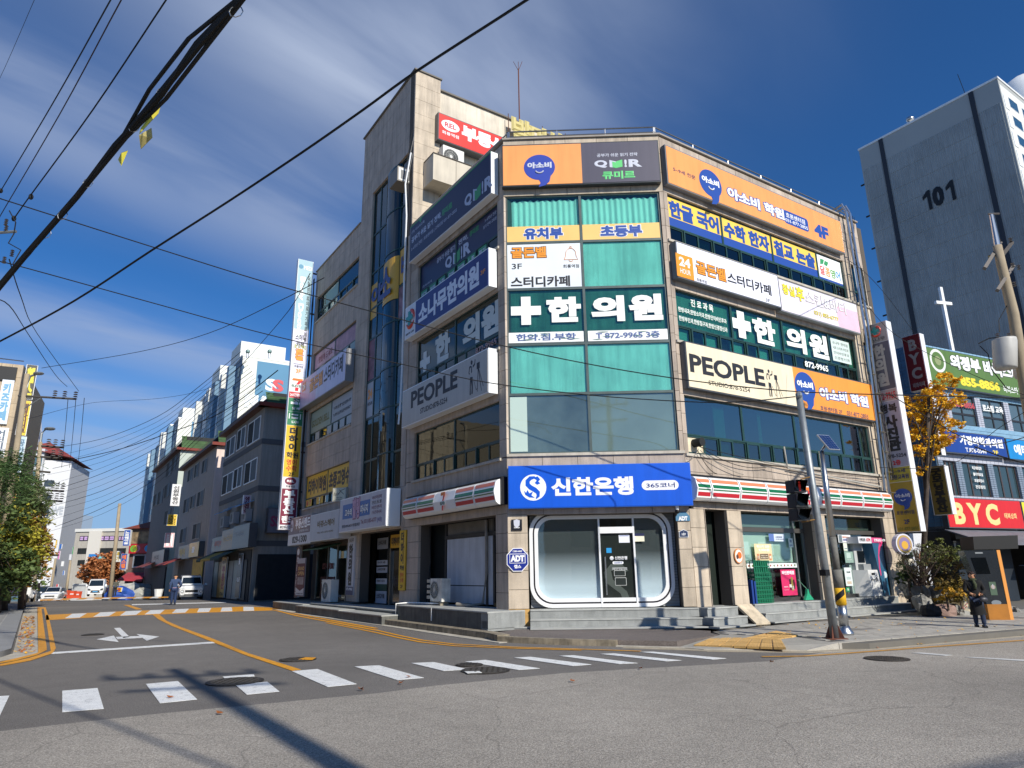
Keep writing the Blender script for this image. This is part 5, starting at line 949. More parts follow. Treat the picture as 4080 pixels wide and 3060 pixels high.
MB().box(FC,u0+.2,u1+.1,1.5,2.4,-.6,-.35).build('screen_surround',mat('#b9bcbb',.4),at_);MB().box(FC,u0+.38,u1-.02,1.75,2.15,-.35,-.33).build('screen',mat('#14181a',.15,coat=.6),at_);MB().box(FC,u0+.35,u1+.0,1.5,1.7,-.35,-.15).build('keypad_shelf',mat('#8f9494',.5),at_);MB().box(FC,u0+.5,u1-.1,1.33,1.4,.0,.01).build('cash_slot',BLACK,at_)
P=[FC.pt(u1+.3,.62,.02),FC.pt(u2,.62,-.1),FC.pt(u2,.62,-.6),FC.pt(u1+.2,.62,-.6)];Q=[FC.pt(u1-.05,2.6,.02),FC.pt(u2,2.6,-.1),FC.pt(u2,2.6,-.6),FC.pt(u1-.05,2.6,-.6)]
b=MB();b.hexa(P+Q);b.build('side_wing',mat('#2b5f7d',.4,coat=.3),at_)
wing=lambda a,z,e=.006:(P[0]+(Q[0]-P[0])*((z-.62)/1.98)).lerp(P[1]+(Q[1]-P[1])*((z-.62)/1.98),a)+FC.n*e
arc_o=[(1.0,2.3),(.85,2.25),(.62,2.0),(.42,1.6),(.36,1.3)];arc_i=[(.1,1.3),(.16,1.65),(.32,2.05),(.55,2.35),(.72,2.42),(1.0,2.42)]
b=MB();pl=arc_o+arc_i
for (a,c),(e,f) in zip([(.36,1.3),(.42,1.6),(.62,2.0),(.85,2.3)],[(.42,1.6),(.62,2.0),(.85,2.3),(.98,2.42)]):b.quad(wing(a-.28,c),wing(a,c),wing(e,f),wing(e-.3,f))
b.build('pink_arc',mat('#d8306f',.4,coat=.3),at_)
b=MB();b.quad(wing(0,2.42,.01),wing(1,2.42,.01),wing(1,2.6,.01),wing(0,2.6,.01));b.build('pink_header',mat('#dd4f86',.4),at_)
fw_=Fr(P[0]+(Q[0]-P[0]),FC.az)
MB().box(FC,u0-.05,u1-.05,2.4,2.62,-.6,.03).build('header_box',mat('#dfe0e2',.4),at_);txt(at_,FC,'은행공동',(u0+.02,2.46,u0+.38,2.57),INK,.033,.03);txt(at_,FC,'ATM',(u0+.42,2.46,u1-.12,2.57),RED,.033,.05);txt(at_,Fr(wing(0,2.45,.012)-V3((0,0,2.45)),FC.az+3),'은행공동 ATM',(.1,2.46,.75,2.56),WHITE,.02,.03)
b=MB();b.prism(Fr(wing(.62,1.25,.01)*1-V3((0,0,wing(.62,1.25).z)),FC.az+6),disc(None,0,1.32,.12,n=16),.0,.008);b.build('white_print',mat('#c9d6dc',.5),at_)
txt(at_,FC,'0',(u0+.72,1.12,u0+.8,1.26),INK,.02,.05);txt(at_,FC,'현금인출 수수료',(u0+.42,1.15,u0+.68,1.2),INK,.012,.02)
# crates, broom
GC=mat('#15704f',.5,name='green_plastic');
crr=R(FC,'M3',1112,1175,1330,1530,-.1)
def crate(u,z,d,w_,h_,dp_,mt,lab,grp):
    t=thing('plastic_crate',FC.pt(u+w_/2,z,d),lab,'crate',grp);b=MB();n=7
    b.box(FC,u,u+w_,z,z+.02,d-dp_,d).box(FC,u,u+w_,z+h_-.022,z+h_,d-.02,d).box(FC,u,u+w_,z+h_-.022,z+h_,d-dp_,d-dp_+.02).box(FC,u,u+.02,z+h_-.022,z+h_,d-dp_,d).box(FC,u+w_-.02,u+w_,z+h_-.022,z+h_,d-dp_,d)
    b.build('rim',mt,t);b=MB()
    for i in range(n+1):x=u+i*(w_-.02)/n;b.box(FC,x,x+.02,z+.02,z+h_-.02,d-.015,d)
    for i in range(4):y=d-dp_+i*(dp_-.02)/3;b.box(FC,u,u+.015,z+.02,z+h_-.02,y,y+.02)
    b.box(FC,u,u+w_,z+h_*.45,z+h_*.55,d-.012,d-.003);tag(b.build('side_rib',mt,t),kind='stuff');MB().box(FC,u+.03,u+w_-.03,z+.02,z+h_-.03,d-.04,d-.03).build('inner_wall',mt,t);return t
cw=.78;c0=2.62
names=['lowest','second from the bottom','third from the bottom','fourth from the bottom','fifth from the bottom','sixth from the bottom','seventh from the bottom']
for i in range(7):crate(c0+random.uniform(-.01,.01),.61+i*.125,-.05,cw,.12,.42,GC,f'flat green plastic crate, {names[i]} of the stack by the store window','green crates stacked by the store')
crate(c0+.0,1.487,-.05,cw-.04,.36,.42,GC,'deep green plastic crate on top of the stack by the store window','green crates stacked by the store')
BC=mat('#1d3f86',.5);t=thing('folding_crate',FC.pt(2.45,.61,-.05),'blue folded crate standing on edge beside the green crates','crate');MB().box(FC,2.34,2.42,.61,1.28,-.42,.02).build('panel',BC,t);MB().box(FC,2.45,2.52,.61,1.25,-.42,.04).build('panel',BC,t)
b=MB();[b.box(FC,2.53,2.535,.66+i*.09,.7+i*.09,-.4,.03) for i in range(6)];tag(b.build('rib',BC,t),kind='stuff')
bp_=FC.uz('M3',1700,1480,-.1);t=thing('broom',FC.pt(5.25,.61,-.12),'green plastic broom standing on the ledge beside the pink poster','broom');b=MB();b.prism(FC,[(5.05,.62),(5.5,.62),(5.3,.8),(5.26,.95),(5.22,.95),(5.18,.8)],-.2,-.12);b.build('bristles',mat('#1f9a72',.7,var=.2,vs=20),t);MB().tube([FC.pt(5.24,.95,-.16),FC.pt(5.1,1.25,-.35)],.012,6).build('handle',mat('#1f8a62',.5),t)
# round doll-like badge on the pier
a=FC.uz('M3',950,1010,.05);t=thing('round_badge',FC.pt(a[0],a[1]-.2,.02),'round orange rimmed badge on the granite pier above the ramp','sign');flat(t,FC,disc(FC,*a,.18,.21,24),mat('#d98a4a',.4),.02,'rim',.03);flat(t,FC,disc(FC,*a,.155,.185,24),mat('#efe9df',.4),.051,'face');flat(t,FC,disc(FC,a[0]+.03,a[1]+.02,.1,.1,16),mat('#d9702a',.5),.055,'print');flat(t,FC,disc(FC,a[0]-.07,a[1]-.02,.05,.07,12),mat('#5a3a30',.5),.058,'print')
# --- side street ground floor
MB().box(FA,-5.8,-.65,.6,3.3,-.95,-.9).build('back_board',mat('#2a2c2b',.8),bld)
WB=mat('#c5cbd2',.55,var=.08,vs=2,streak=.12,name='white_sheet_panel')
t=thing('blocked_shopfront',FA.pt(-3.3,.6,-.6),'shopfront on the side street closed off with white sheet panels','shop front')
for r in ((-4.75,1.22,-2.2,2.72),(-4.75,.66,-2.2,1.19),(-2.05,.66,-1.75,2.72)):MB().box(FA,r[0],r[2],r[1],r[3],-.66,-.6).build('white_panel',WB,t)
for r in ((-4.75,2.86,-2.2,3.24),(-2.05,2.86,-1.75,3.24)):MB().box(FA,r[0],r[2],r[1],r[3],-.66,-.62).build('grey_panel',mat('#77746d',.8,var=.2,vs=2),t)
for x in (-4.85,-2.12,-1.7):MB().box(FA,x-.05,x+.05,.62,3.26,-.68,-.58).build('mullion',mat('#3d3c39',.6),t)
MB().box(FA,-4.9,-.7,2.73,2.85,-.68,-.57).build('transom',mat('#3d3c39',.6),t);MB().box(FA,-1.65,-.68,.68,3.2,-.64,-.62).build('pane',glass('#4a6a66',.12),t);MB().box(FA,-1.65,-.68,.62,.72,-.66,-.56).build('wood_sill',mat('#8a6a3d',.8),t)
MB().tube([FA.pt(-2.0,3.2,-.5),FA.pt(-2.0,1.6,-.5),FA.pt(-2.06,.7,-.4),FA.pt(-2.3,.64,-.1),FA.pt(-2.8,.68,.1)],.05,7).build('wrapped_pipe',mat('#9b958a',.8,var=.2),t);MB().tube([FA.pt(-5.5,3.2,-.3),FA.pt(-5.4,2,-.3),FA.pt(-5.1,.62,.0)],.02,5).build('black_hose',BLACK,t)
a=FA.uz('L3',1370,985,.3)
FX=Fr(FA.pt(-3.9,0,.1),236.24)
tt_=ac_unit(FA,-4.05,.72,.18,.8,.72,.32,'grimy outdoor unit on a stand in front of the closed off shopfront',dirt=.25)
b=MB();[b.box(FA,-4.4+i*.55,-4.28+i*.55,.6,.74,-.12,.18) for i in range(2)];b.build('stand_foot',mat('#8c8576',.8),tt_)
b=MB();[b.box(FA,-4.62,-4.45,.8+i*.17,.9+i*.17,-.1,.22) for i in range(4)];b.build('air_guide',mat('#b9b4a6',.6),tt_)
# entrance and shops further along
MB().box(FA,-11.4,-7.3,.4,3.3,-1.0,-.9).build('back_board',mat('#20211f',.8),bld)
t=thing('stairwell_entrance',FA.pt(-9,.4,-.7),'glass stairwell entrance with notices and yellow academy header under the massage sign','shop front')
MB().box(FA,-11.3,-9.9,.45,3.1,-.72,-.7).build('side_pane',glass('#6d7a78',.1),t);MB().box(FA,-9.8,-7.4,.45,2.5,-.82,-.8).build('door_pane',mat('#1c1f1d',.1,coat=.8),t)
for x in (-9.85,-8.6,-7.4):MB().box(FA,x-.03,x+.03,.42,2.6,-.8,-.72).build('door_post',STEEL,t)
MB().box(FA,-9.7,-7.4,2.6,3.12,-.7,-.66).build('header_board',mat('#d9a520',.5),t);txt(t,FA,'더하이학원',(-9.6,2.7,-8.5,3.02),INK,-.655,.05);txt(t,FA,'초중고영수',(-8.45,2.7,-7.45,3.02),RED,-.655,.02)
for z0,z1,cc,s_ in ((2.6,3.05,'#8f9399','스터디카페'),(1.95,2.15,'#b9bcc2','마사지 4층'),(1.65,1.88,'#b3b6bd','스터디카페'),(1.2,1.42,'#c2c6cc','아로마 스포츠'),(.95,1.2,'#1f4a3c',''),(.45,.93,'#b6bcc6','스터디카페')):
    MB().box(FA,-11.1,-10.0,z0,z1,-.69,-.68).build('notice_sheet',mat(cc,.6),t)
    if s_:txt(t,FA,s_,(-11.0,z0+.35*(z1-z0),-10.2,z1-.2*(z1-z0)),INK,-.677,.03,res=2)
r=R(FA,'L3',948,245,1018,718,.1);r=(-7.28,1.02,-6.72,3.16)
s=board('banner_sign','narrow yellow vertical academy banner on the pier beside the closed shopfront',FA,r,'#d8b02a',.0,.04,fw=.01,fcol='#a88a2a',rough=.5);txt(s,FA,'더하이',(r[0]+.14,1.95,r[2]-.14,3.1),INK,s['_d'],.05,vert=True);txt(s,FA,'학원',(r[0]+.1,1.72,r[2]-.1,1.9),INK,s['_d'],.04);txt(s,FA,'영어\n수학',(r[0]+.13,1.28,r[2]-.13,1.65),RED,s['_d'],.02);txt(s,FA,'2F',(r[0]+.18,1.1,r[2]-.18,1.22),INK,s['_d'],.03)
r=(-12.6,.75,-11.75,3.2)
s=board('banner_sign','tall white vertical clinic banner with brush lettering on the second pier of the side street',FA,r,'#b9bdc6',.0,.05,fw=.01,rough=.5);txt(s,FA,'한의원',(r[0]+.18,1.15,r[2]-.2,2.85),INK,s['_d'],.06,vert=True);txt(s,FA,'소나무',(r[0]+.15,2.92,r[2]-.15,3.1),INK,s['_d'],.02);flat(s,FA,rectpts((r[0],.76,r[2],1.1)),mat('#3a4468',.5),s['_d']);txt(s,FA,'872-9965',(r[0]+.08,.95,r[2]-.08,1.06),WHITE,s['_d']+.004,.02)
# two shops at the far end
MB().box(FA,-19.5,-12.7,.4,3.2,-1.1,-1.0).build('back_board',mat('#23251f',.8,var=.3),bld)
t=thing('shopfront',FA.pt(-16,.35,-.6),'dim glass shopfront with maroon posters and a green awning below the estate agent sign','shop front')
MB().box(FA,-18.9,-13.0,.5,2.9,-.72,-.7).build('pane',glass('#7c8a7c',.12),t)
for x in (-18.9,-17.2,-15.9,-14.6,-13.0):MB().box(FA,x-.04,x+.04,.42,3.0,-.76,-.66).build('mullion',mat('#8d938f',.4,metal=.5),t)
MB().box(FA,-18.2,-16.2,.5,1.5,-.69,-.68).build('maroon_film',mat('#4a1a26',.5),t);txt(t,FA,'책임중개',(-18.0,1.05,-16.3,1.4),WHITE,-.675,.04);txt(t,FA,'아파트, 땅, 상가',(-18.0,.62,-16.3,.85),mat('#d9c03a',.5),-.675,.03);txt(t,FA,'829-1300',(-18.0,1.85,-16.4,2.15),mat('#6d2a34',.5),-.675,.04)
b=MB();b.hexa([FA.pt(-18.2,2.75,.3),FA.pt(-15.2,2.75,.3),FA.pt(-15.2,3.0,-.6),FA.pt(-18.2,3.0,-.6),FA.pt(-18.2,2.8,.3),FA.pt(-15.2,2.8,.3),FA.pt(-15.2,3.05,-.6),FA.pt(-18.2,3.05,-.6)]);b.build('awning',mat('#2c5a44',.7),t);MB().box(FA,-15.0,-13.2,1.0,2.6,-.9,-.85).build('wood_panel',mat('#5a3a24',.6),t)
r=(-19.55,.55,-18.75,2.55);s=board('banner_sign','maroon standing banner with gold GRAND OPEN lettering outside the far shop',FA,(-18.7,.6,-17.35,2.4),'#571f2c',.35,.37,fw=.01,rough=.6);txt(s,FA,'GRAND',(-18.5,1.82,-17.5,2.0),mat('#c9a25c',.5),s['_d'],.03);txt(s,FA,'OPEN',(-18.5,1.58,-17.5,1.77),mat('#c9a25c',.5),s['_d'],.03);flat(s,FA,[(-18.65,.65),(-17.4,.65),(-17.4,1.0),(-18.0,.85),(-18.65,1.0)],mat('#c6c8cc',.6),s['_d']);flat(s,FA,rectpts((-18.65,2.15,-17.4,2.38)),mat('#aaa9ae',.6),s['_d'])
txt(s,FA,'031)829-1300',(-18.5,.68,-17.5,.76),INK,s['_d']+.004,.02);flat(s,FA,rectpts((-18.5,1.15,-17.5,1.5)),mat('#8d8286',.6,var=.4,vs=8),s['_d'],'photo_print')
s=board('banner_sign','thin maroon vertical banner on the last pier of the side street facade',FA,(-19.95,.5,-19.35,3.0),'#4f3037',.0,.06,fw=.01,rough=.6);txt(s,FA,'부동산랜드',(-19.8,.7,-19.5,2.5),WHITE,s['_d'],.04,vert=True);flat(s,FA,disc(FA,-19.65,2.75,.2,.17),LILAC,s['_d'])
ac_unit(FA,-14.4,.44,.3,1.2,.95,.35,'pale outdoor unit standing on the platform beside the tall clinic banner')
_h=at('N4',618,250,30.6);F2=Fr(_h.xy[:]+(0,),105);_r=R(F2,'N4',618,272,772,116);w_,h_=_r[2]-_r[0],_r[3]-_r[1];s=board('hair_sign','small cream square hair salon sign hung over the yellow academy windows',F2,_r,'#d9d6bf',-.25,0,fcol='#cfcdc0');q=lambda a,b_,c,e:(_r[0]+a*w_,_r[1]+b_*h_,_r[0]+c*w_,_r[1]+e*h_)
txt(s,F2,'hair',q(.08,.42,.5,.68),INK,s['_d'],.0,shear=.3);b=MB();b.tube([F2.pt(_r[0]+a*w_,_r[1]+c*h_,.02) for a,c in ((.45,.5),(.65,.8),(.95,.9))],.012,4).tube([F2.pt(_r[0]+a*w_,_r[1]+c*h_,.02) for a,c in ((.5,.85),(.85,.5))],.01,4);b.build('scissors_print',INK,s);txt(s,F2,'비쥬스 헤어',q(.3,.22,.75,.31),INK,s['_d'],.02);txt(s,F2,'031-876-0590',q(.28,.1,.78,.17),INK,s['_d'],.01)
# ================================================================ blade signs, pipes and cables on the corner building
FBd=Fr(FC.pt(10.7,0,0),146.8933)
def vboard(name,label,fr,u0,u1,segs,d0,d1,fcol='#e6e8ea'):
    z0,z1=segs[-1][1],segs[0][0];t=thing(name,fr.pt((u0+u1)/2,z0,d0),label,'sign');MB().box(fr,u0,u1,z0,z1,d0,d1-.01).build('cabinet',mat(fcol,.4),t);t['_d']=d1+.005
    for (a,b_,c) in segs:MB().box(fr,u0+.03,u1-.03,b_+.01,a-.01,d1-.02,d1).build('face_panel',mat(c,.45,var=.05,vs=1.5),t)
    return t
s=vboard('blade_sign','tall projecting sign with a clinic cross on top and yellow foot',FBd,.05,.92,[(10.79,10.0,'#a39d98'),(10.0,8.1,'#5d5a66'),(8.1,7.65,'#b9a7a4'),(7.65,5.15,'#aaa7b6'),(5.15,4.6,'#b7a63a'),(4.6,2.8,'#a68b2c')],-.36,0)
D=s['_d'];clinic_mark(s,FBd,.45,10.48,.2,D);txt(s,FBd,'소나무',(.2,10.05,.8,10.2),INK,D,.01);txt(s,FBd,'한의원',(.25,8.25,.72,9.9),mat('#b8b0a6',.5),D,.06,vert=True);txt(s,FBd,'872-9965',(.12,7.72,.84,8.0),RED,D,.03)
txt(s,FBd,'행복',(.15,7.2,.8,7.55),INK,D,.04);txt(s,FBd,'사진관',(.22,5.75,.75,7.1),INK,D,.06,vert=True);txt(s,FBd,'878-5254',(.15,5.5,.85,5.64),INK,D,.02);txt(s,FBd,'2층',(.32,5.22,.62,5.42),RED,D,.04)
txt(s,FBd,'5~9세',(.22,4.93,.72,5.07),INKN,D,.02);txt(s,FBd,'전문교육원',(.14,4.7,.82,4.88),INKN,D,.03);asobi(s,FBd,.48,4.05,.33,D,BLU,LILAC);txt(s,FBd,'호원센터점',(.16,3.42,.8,3.56),INKN,D,.01);txt(s,FBd,'2F',(.38,3.08,.58,3.24),INKN,D,.03);txt(s,FBd,'031-877-2855',(.12,2.86,.85,2.97),mat('#5d6a2c',.5),D,.01)
MB().tube([FBd.pt(-.4,10.2,-.18),FBd.pt(.1,10.2,-.18)],.04,6).build('bracket',mat('#4d2f22',.9),s)
FBl=Fr(FA.pt(-19.92,0,0),56.24)
MAR='#7c2440'
s=vboard('blade_sign','very tall projecting sign at the far end of the building listing shops from top to pavement',FBl,-1.1,-.22,[(19.15,13.6,'#9cc0cc'),(13.6,10.1,'#dfe0f6'),(10.1,8.75,'#e4ecea'),(8.75,8.4,'#c7323c'),(8.4,7.35,'#2f8058'),(7.35,6.3,'#2f8058'),(6.3,5.35,'#edbd2c'),(5.35,4.85,'#edbd2c'),(4.85,4.8,'#edbd2c'),(4.8,3.9,'#e4e0e6')],-.3,0) if 0 else None
zv=lambda k,x,y:FBl.uz(k,x,y,0)[1]
zs_=[19.15,zv('I2',200,855),zv('I2',180,1248),zv('I2',180,1375),zv('I2',170,1425),zv('I2',160,1535),zv('I2',160,1650),zv('I3',140,418),zv('I3',110,512),zv('I3',90,812),zv('I3',90,852)]
cols_=['#9cc0cc','#dfe0f6','#e4ecea','#c7323c','#2f8058','#2f8058','#edbd2c','#e4e0e6',MAR,'#dcdce2']
s=vboard('blade_sign','very tall projecting sign at the far end of the building with ten stacked panels',FBl,-1.1,-.22,[(zs_[i],zs_[i+1],cols_[i]) for i in range(10)],-.3,0);D=s['_d']
txt(s,FBl,'MEDI',(-.75,18.55,-.28,18.8),WHITE,D,.02);flat(s,FBl,disc(FBl,-.92,18.7,.13),mat('#4d8fb0',.5),D)
def vtxt(par,fr,s_,rect,mt,d,bold):   # latin letters turned a quarter
    f2=Fr(fr.o,fr.az);c=bpy.data.curves.new('t','FONT');c.body=s_;c.bevel_depth=bold;c.bevel_resolution=0;c.resolution_u=2;o=bpy.data.objects.new('t',c);me=o.to_mesh();vs=[v.co.copy() for v in me.vertices];fs=[tuple(p.vertices) for p in me.polygons];o.to_mesh_clear();bpy.data.objects.remove(o);bpy.data.curves.remove(c)
    x0=min(v.x for v in vs);x1=max(v.x for v in vs);y0=min(v.y for v in vs);y1=max(v.y for v in vs);b=MB();u0,z0,u1,z1=rect
    b.v=[tuple(fr.pt(u0+(v.y-y0)/(y1-y0)*(u1-u0),z1-(v.x-x0)/(x1-x0)*(z1-z0),d+.002+v.z*.03)) for v in vs];b.f=fs;return b.build('lettering',mt,par)
vtxt(s,FBl,'Body Doctor',(-1.0,14.3,-.62,18.1),mat('#e9f3f5',.4),D,.05);txt(s,FBl,'요실금치료의료기기무료체험',(-.5,14.2,-.33,18.2),INK,D,.02,vert=True,res=2);txt(s,FBl,'1811-7443',(-1.02,13.75,-.32,14.0),mat('#a8b04a',.5),D,.03)
zt=zs_[1];txt(s,FBl,'스터디',(-.95,zt-.65,-.38,zt-.3),INK,D,.03);txt(s,FBl,'카페',(-.88,zt-1.08,-.45,zt-.72),INK,D,.03);txt(s,FBl,'골든벨',(-.9,zs_[2]+.95,-.45,zt-1.15),OCH,D,.05,ol=(mat('#7a4a20',.5),.09),vert=True);txt(s,FBl,'3F',(-.8,zs_[2]+.2,-.52,zs_[2]+.45),OCH,D,.04);flat(s,FBl,rectpts((-.95,zs_[2]+.72,-.38,zs_[2]+.74)),INK,D);txt(s,FBl,'회룡역점',(-.9,zs_[2]+.52,-.42,zs_[2]+.66),INK,D,.01)
seven(s,FBl,-.66,(zs_[2]+zs_[3])/2,.75,(zs_[2]-zs_[3])*.85,D);txt(s,FBl,'24시간편의점',(-1.02,zs_[4]+.07,-.3,zs_[3]-.07),WHITE,D,.03)
for i,tt in ((4,'담 배'),(5,'도시락')):
    txt(s,FBl,tt,(-.85,zs_[i+1]+.1,-.45,zs_[i+1]+.25),WHITE,D,.03);a=zs_[i+1]+.35;c=zs_[i]-.12
    if i == 4:MB().box(FBl,-.95,-.55,a+.05,a+.18,D-.01,D+.004).box(FBl,-.5,-.38,a+.05,a+.18,D-.01,D+.004).tube([FBl.pt(-.5,a+.25,D),FBl.pt(-.7,a+.35,D),FBl.pt(-.6,c-.1,D),FBl.pt(-.8,c,D)],.025,4).build('cigarette_print',WHITE,s)
    else:MB().box(FBl,-.85,-.5,a+.02,a+.12,D-.01,D+.004).box(FBl,-.85,-.5,a+.2,c-.02,D-.01,D+.004).box(FBl,-1.0,-.95,a,c,D-.01,D+.004).box(FBl,-.4,-.35,a,c,D-.01,D+.004).build('lunch_print',WHITE,s)
a,c=zs_[7],zs_[6];h=c-a;txt(s,FBl,'더하이',(-.92,a+.5*h,-.42,c-.1),INK,D,.06,vert=True);txt(s,FBl,'학원',(-.98,a+.36*h,-.34,a+.48*h),INK,D,.04);txt(s,FBl,'영어\n수학',(-.95,a+.11*h,-.38,a+.34*h),RED,D,.02);txt(s,FBl,'2F',(-.8,a+.02*h,-.5,a+.09*h),INK,D,.03)
a,c=zs_[8],zs_[7];flat(s,FBl,disc(FBl,-.66,a+.65*(c-a),.3,.2),mat(MAR,.5),D);txt(s,FBl,'REL',(-.85,a+.55*(c-a),-.47,a+.75*(c-a)),WHITE,D+.004,.04);txt(s,FBl,'회룡역점',(-.88,a+.1*(c-a),-.42,a+.28*(c-a)),INK,D,.01)
a,c=zs_[9],zs_[8];h=c-a;txt(s,FBl,'부동산',(-.98,a+.3*h,-.36,c-.08),WHITE,D,.06,vert=True);txt(s,FBl,'랜드',(-.98,a+.05*h,-.34,a+.25*h),WHITE,D,.04);txt(s,FBl,'829-1300',(-1.04,zs_[10]+.06,-.28,zs_[9]-.06),INK,D,.03)
b=MB();[b.tube([FBl.pt(-.3,z,-.15),FBl.pt(.05,z,-.15)],.05,6) for z in (18.5,16,13.5,11,8,5)];b.build('bracket',mat('#4a3a34',.9),s)
# steel pipe rack and drain pipes
t=thing('duct_pipes',FC.pt(10.3,3.4,.1),'pair of stainless pipes with rungs running down the sunlit face','pipes')
for u in (10.22,10.5):MB().tube([FC.pt(u,15.9,-.3),FC.pt(u,16.0,.2),FC.pt(u,15.6,.32),FC.pt(u-.06,10.3,.36),FC.pt(u-.1,5.0,.2),FC.pt(u-.1,3.6,.12)],.05,8).build('pipe',STEEL,t)
b=MB();[b.tube([FC.pt(10.2,z,.34),FC.pt(10.52,z,.34)],.02,5) for z in [4.2+.75*i for i in range(15)]];b.build('rung',mat('#6f6a5c',.6,metal=.4),t)
rc_=random.Random(11)
def cable(pts,r,mt=CABLE,lab=None,name='cable',grp=None,par=None,n=5):
    b=MB();b.tube(pts,r,n,False);o=b.build(name,mt,par)
    if lab:tag(o,lab,'cable',grp)
    return o
def droop(a,b_,s_,n=8):return [a.lerp(b_,i/n)-V3((0,0,s_*4*(i/n)*(1-i/n))) for i in range(n+1)]
t=thing('cable_bundle',FC.pt(10.55,3.5,.2),'loose grey cables tied along the stainless pipes','cables')
for i in range(7):
    u=10.35+.05*i;cable([FC.pt(u+rc_.uniform(-.12,.12),15.5-j*1.35,.25+rc_.uniform(-.05,.12)) for j in range(9)],.011,mat('#777672',.7) if i % 2 else CABLE,par=t)
t=thing('cable_bundle',FA.pt(-7,5,.2),'white and black cables hanging down the tower corner beside the navy signs','cables')
pz=[(-6.9,19.0,.2),(-7.05,17.5,.35),(-6.95,16,.3),(-6.95,13,.32),(-6.95,11,.3),(-7.05,9.5,.25),(-7.0,8,.3),(-6.9,7.1,.4)]
cable([FA.pt(*p) for p in pz],.035,WHITEP,par=t);
for i in range(4):cable([FA.pt(p[0]+rc_.uniform(-.12,.12),p[1]+.4*i,p[2]-.08) for p in pz[:5]],.013,CABLE if i % 2 else mat('#8d8b86',.7),par=t)
t=thing('cable_bundle',FA.pt(-19.8,4,.2),'tangled black cables on the far corner of the building behind the tall projecting sign','cables')
for i in range(6):cable([FA.pt(-19.75+rc_.uniform(-.12,.15),18-j*1.6,.12+rc_.uniform(0,.1)) for j in range(10)],.02,par=t)
t=thing('cable_bundle',FC.pt(2,4.5,.2),'thin cables drooping across the stone band above the convenience store fascia','cables')
for a,c,s_ in (((.45,5.15),(3.6,4.72),.25),((.5,5.1),(10.0,4.75),.15),((.5,5.0),(2.4,4.4),.1),((3.4,4.72),(10.1,4.45),.05),((3.4,4.85),(10.2,4.62),.03),((.4,5.0),(1.2,4.35),.15),((-.1,4.7),(.5,5.05),.1)):cable(droop(FC.pt(a[0],a[1],.14),FC.pt(c[0],c[1],.1),s_,10),.011,CABLE if s_ > .1 else mat('#8d8981',.7),par=t)
MB().tube([FC.pt(4.55,5.45,.12),FC.pt(4.6,4.75,.12),FC.pt(10.0,4.42,.12),FC.pt(10.05,3.8,.1)],.028,6).build('conduit',mat('#b3afa5',.6),t)
# ================================================================ poles and street furniture on the right
p0=gnd('M1',1665,480,.13);topd=at('J5',1105,775,p0.y-.05)
t=thing('signal_pole',p0,'leaning grey galvanised pole carrying the pedestrian signal at the kerb corner','pole')
MB().tube([p0,p0.lerp(topd,.5),topd],[.095,.085,.075],12).build('pole',GALV,t,True);b=MB();b.box(Fr(p0,90),-.2,.2,.13,.15,-.2,.2);[b.prism(Fr(p0,az),[(.08,.15),(.2,.15),(.09,.42)],-.006,.006) for az in (40,130,220,310)];b.build('base_flange',mat('#6c4030',.8),t)
pj=lambda k,x,y:at(k,x,y,p0.y-.1)
b=MB();q=pj('J5',1105,775);b.ball(q,.085,8,5);b.build('cap',GALV,t);MB().box(Fr(pj('L1',1262,1075),FC.az),-.09,.07,pj('L1',1262,1095).z,pj('L1',1262,1050).z,-.06,.09).build('junction_box',BLACK,t)
SGF=Fr(pj('L1',1065,540),90-38)     # signal head turned to the left
sg=thing('pedestrian_signal',pj('L1',1070,690),'black three part hooded signal head showing a red standing figure','traffic signal')
fs=Fr(at('L1',1075,540,p0.y-.25),72)
zts=[at('L1',1070,y,p0.y-.25).z for y in (392,490,600,695)]
for i in range(3):
    z1,z0=zts[i],zts[i+1];MB().box(fs,-.17,.15,z0+.01,z1-.01,-.18,.1).build('housing',BLACK,sg)
    b=MB();n=8
    b.hexa([fs.pt(-.17,z0+.06,.1),fs.pt(.1,z0+.06,.1),fs.pt(.1,z0+.06,.095),fs.pt(-.17,z0+.06,.095),fs.pt(-.48,z1-.03,.42),fs.pt(-.05,z1-.03,.42),fs.pt(.12,z1-.02,.095),fs.pt(-.17,z1-.02,.095)]);b.v=[];b.f=[]
    b.quad(fs.pt(-.16,z1-.02,.1),fs.pt(.12,z1-.02,.1),fs.pt(-.05,z1-.05,.42),fs.pt(-.36,z1-.05,.42));b.quad(fs.pt(-.16,z1-.02,.1),fs.pt(-.36,z1-.05,.42),fs.pt(-.16,z0+.05,.1));b.quad(fs.pt(.12,z1-.02,.1),fs.pt(.12,z0+.05,.1),fs.pt(-.05,z1-.05,.42))
    b.build('hood',BLACK,sg);flat(sg,fs,disc(fs,-.03,(z0+z1)/2,.12),mat('#14191a',.25),.1,'lens',.008)
rm=bpy.data.materials.new('red_signal_light');rm.use_nodes=True;rb_=rm.node_tree.nodes['Principled BSDF'];rb_.inputs['Base Color'].default_value=(.35,.02,.02,1);rb_.inputs['Emission Color'].default_value=(1,.05,.03,1);rb_.inputs['Emission Strength'].default_value=.12
cz=(zts[0]+zts[1])/2;b=MB();b.prism(fs,disc(fs,-.03,cz+.08,.028,n=10),.11,.114);b.prism(fs,rectpts((-.06,cz-.02,.0,cz+.045)),.11,.114);b.prism(fs,rectpts((-.055,cz-.11,-.035,cz-.02)),.11,.114);b.prism(fs,rectpts((-.025,cz-.11,-.005,cz-.02)),.11,.114);b.build('red_figure',rm,sg)
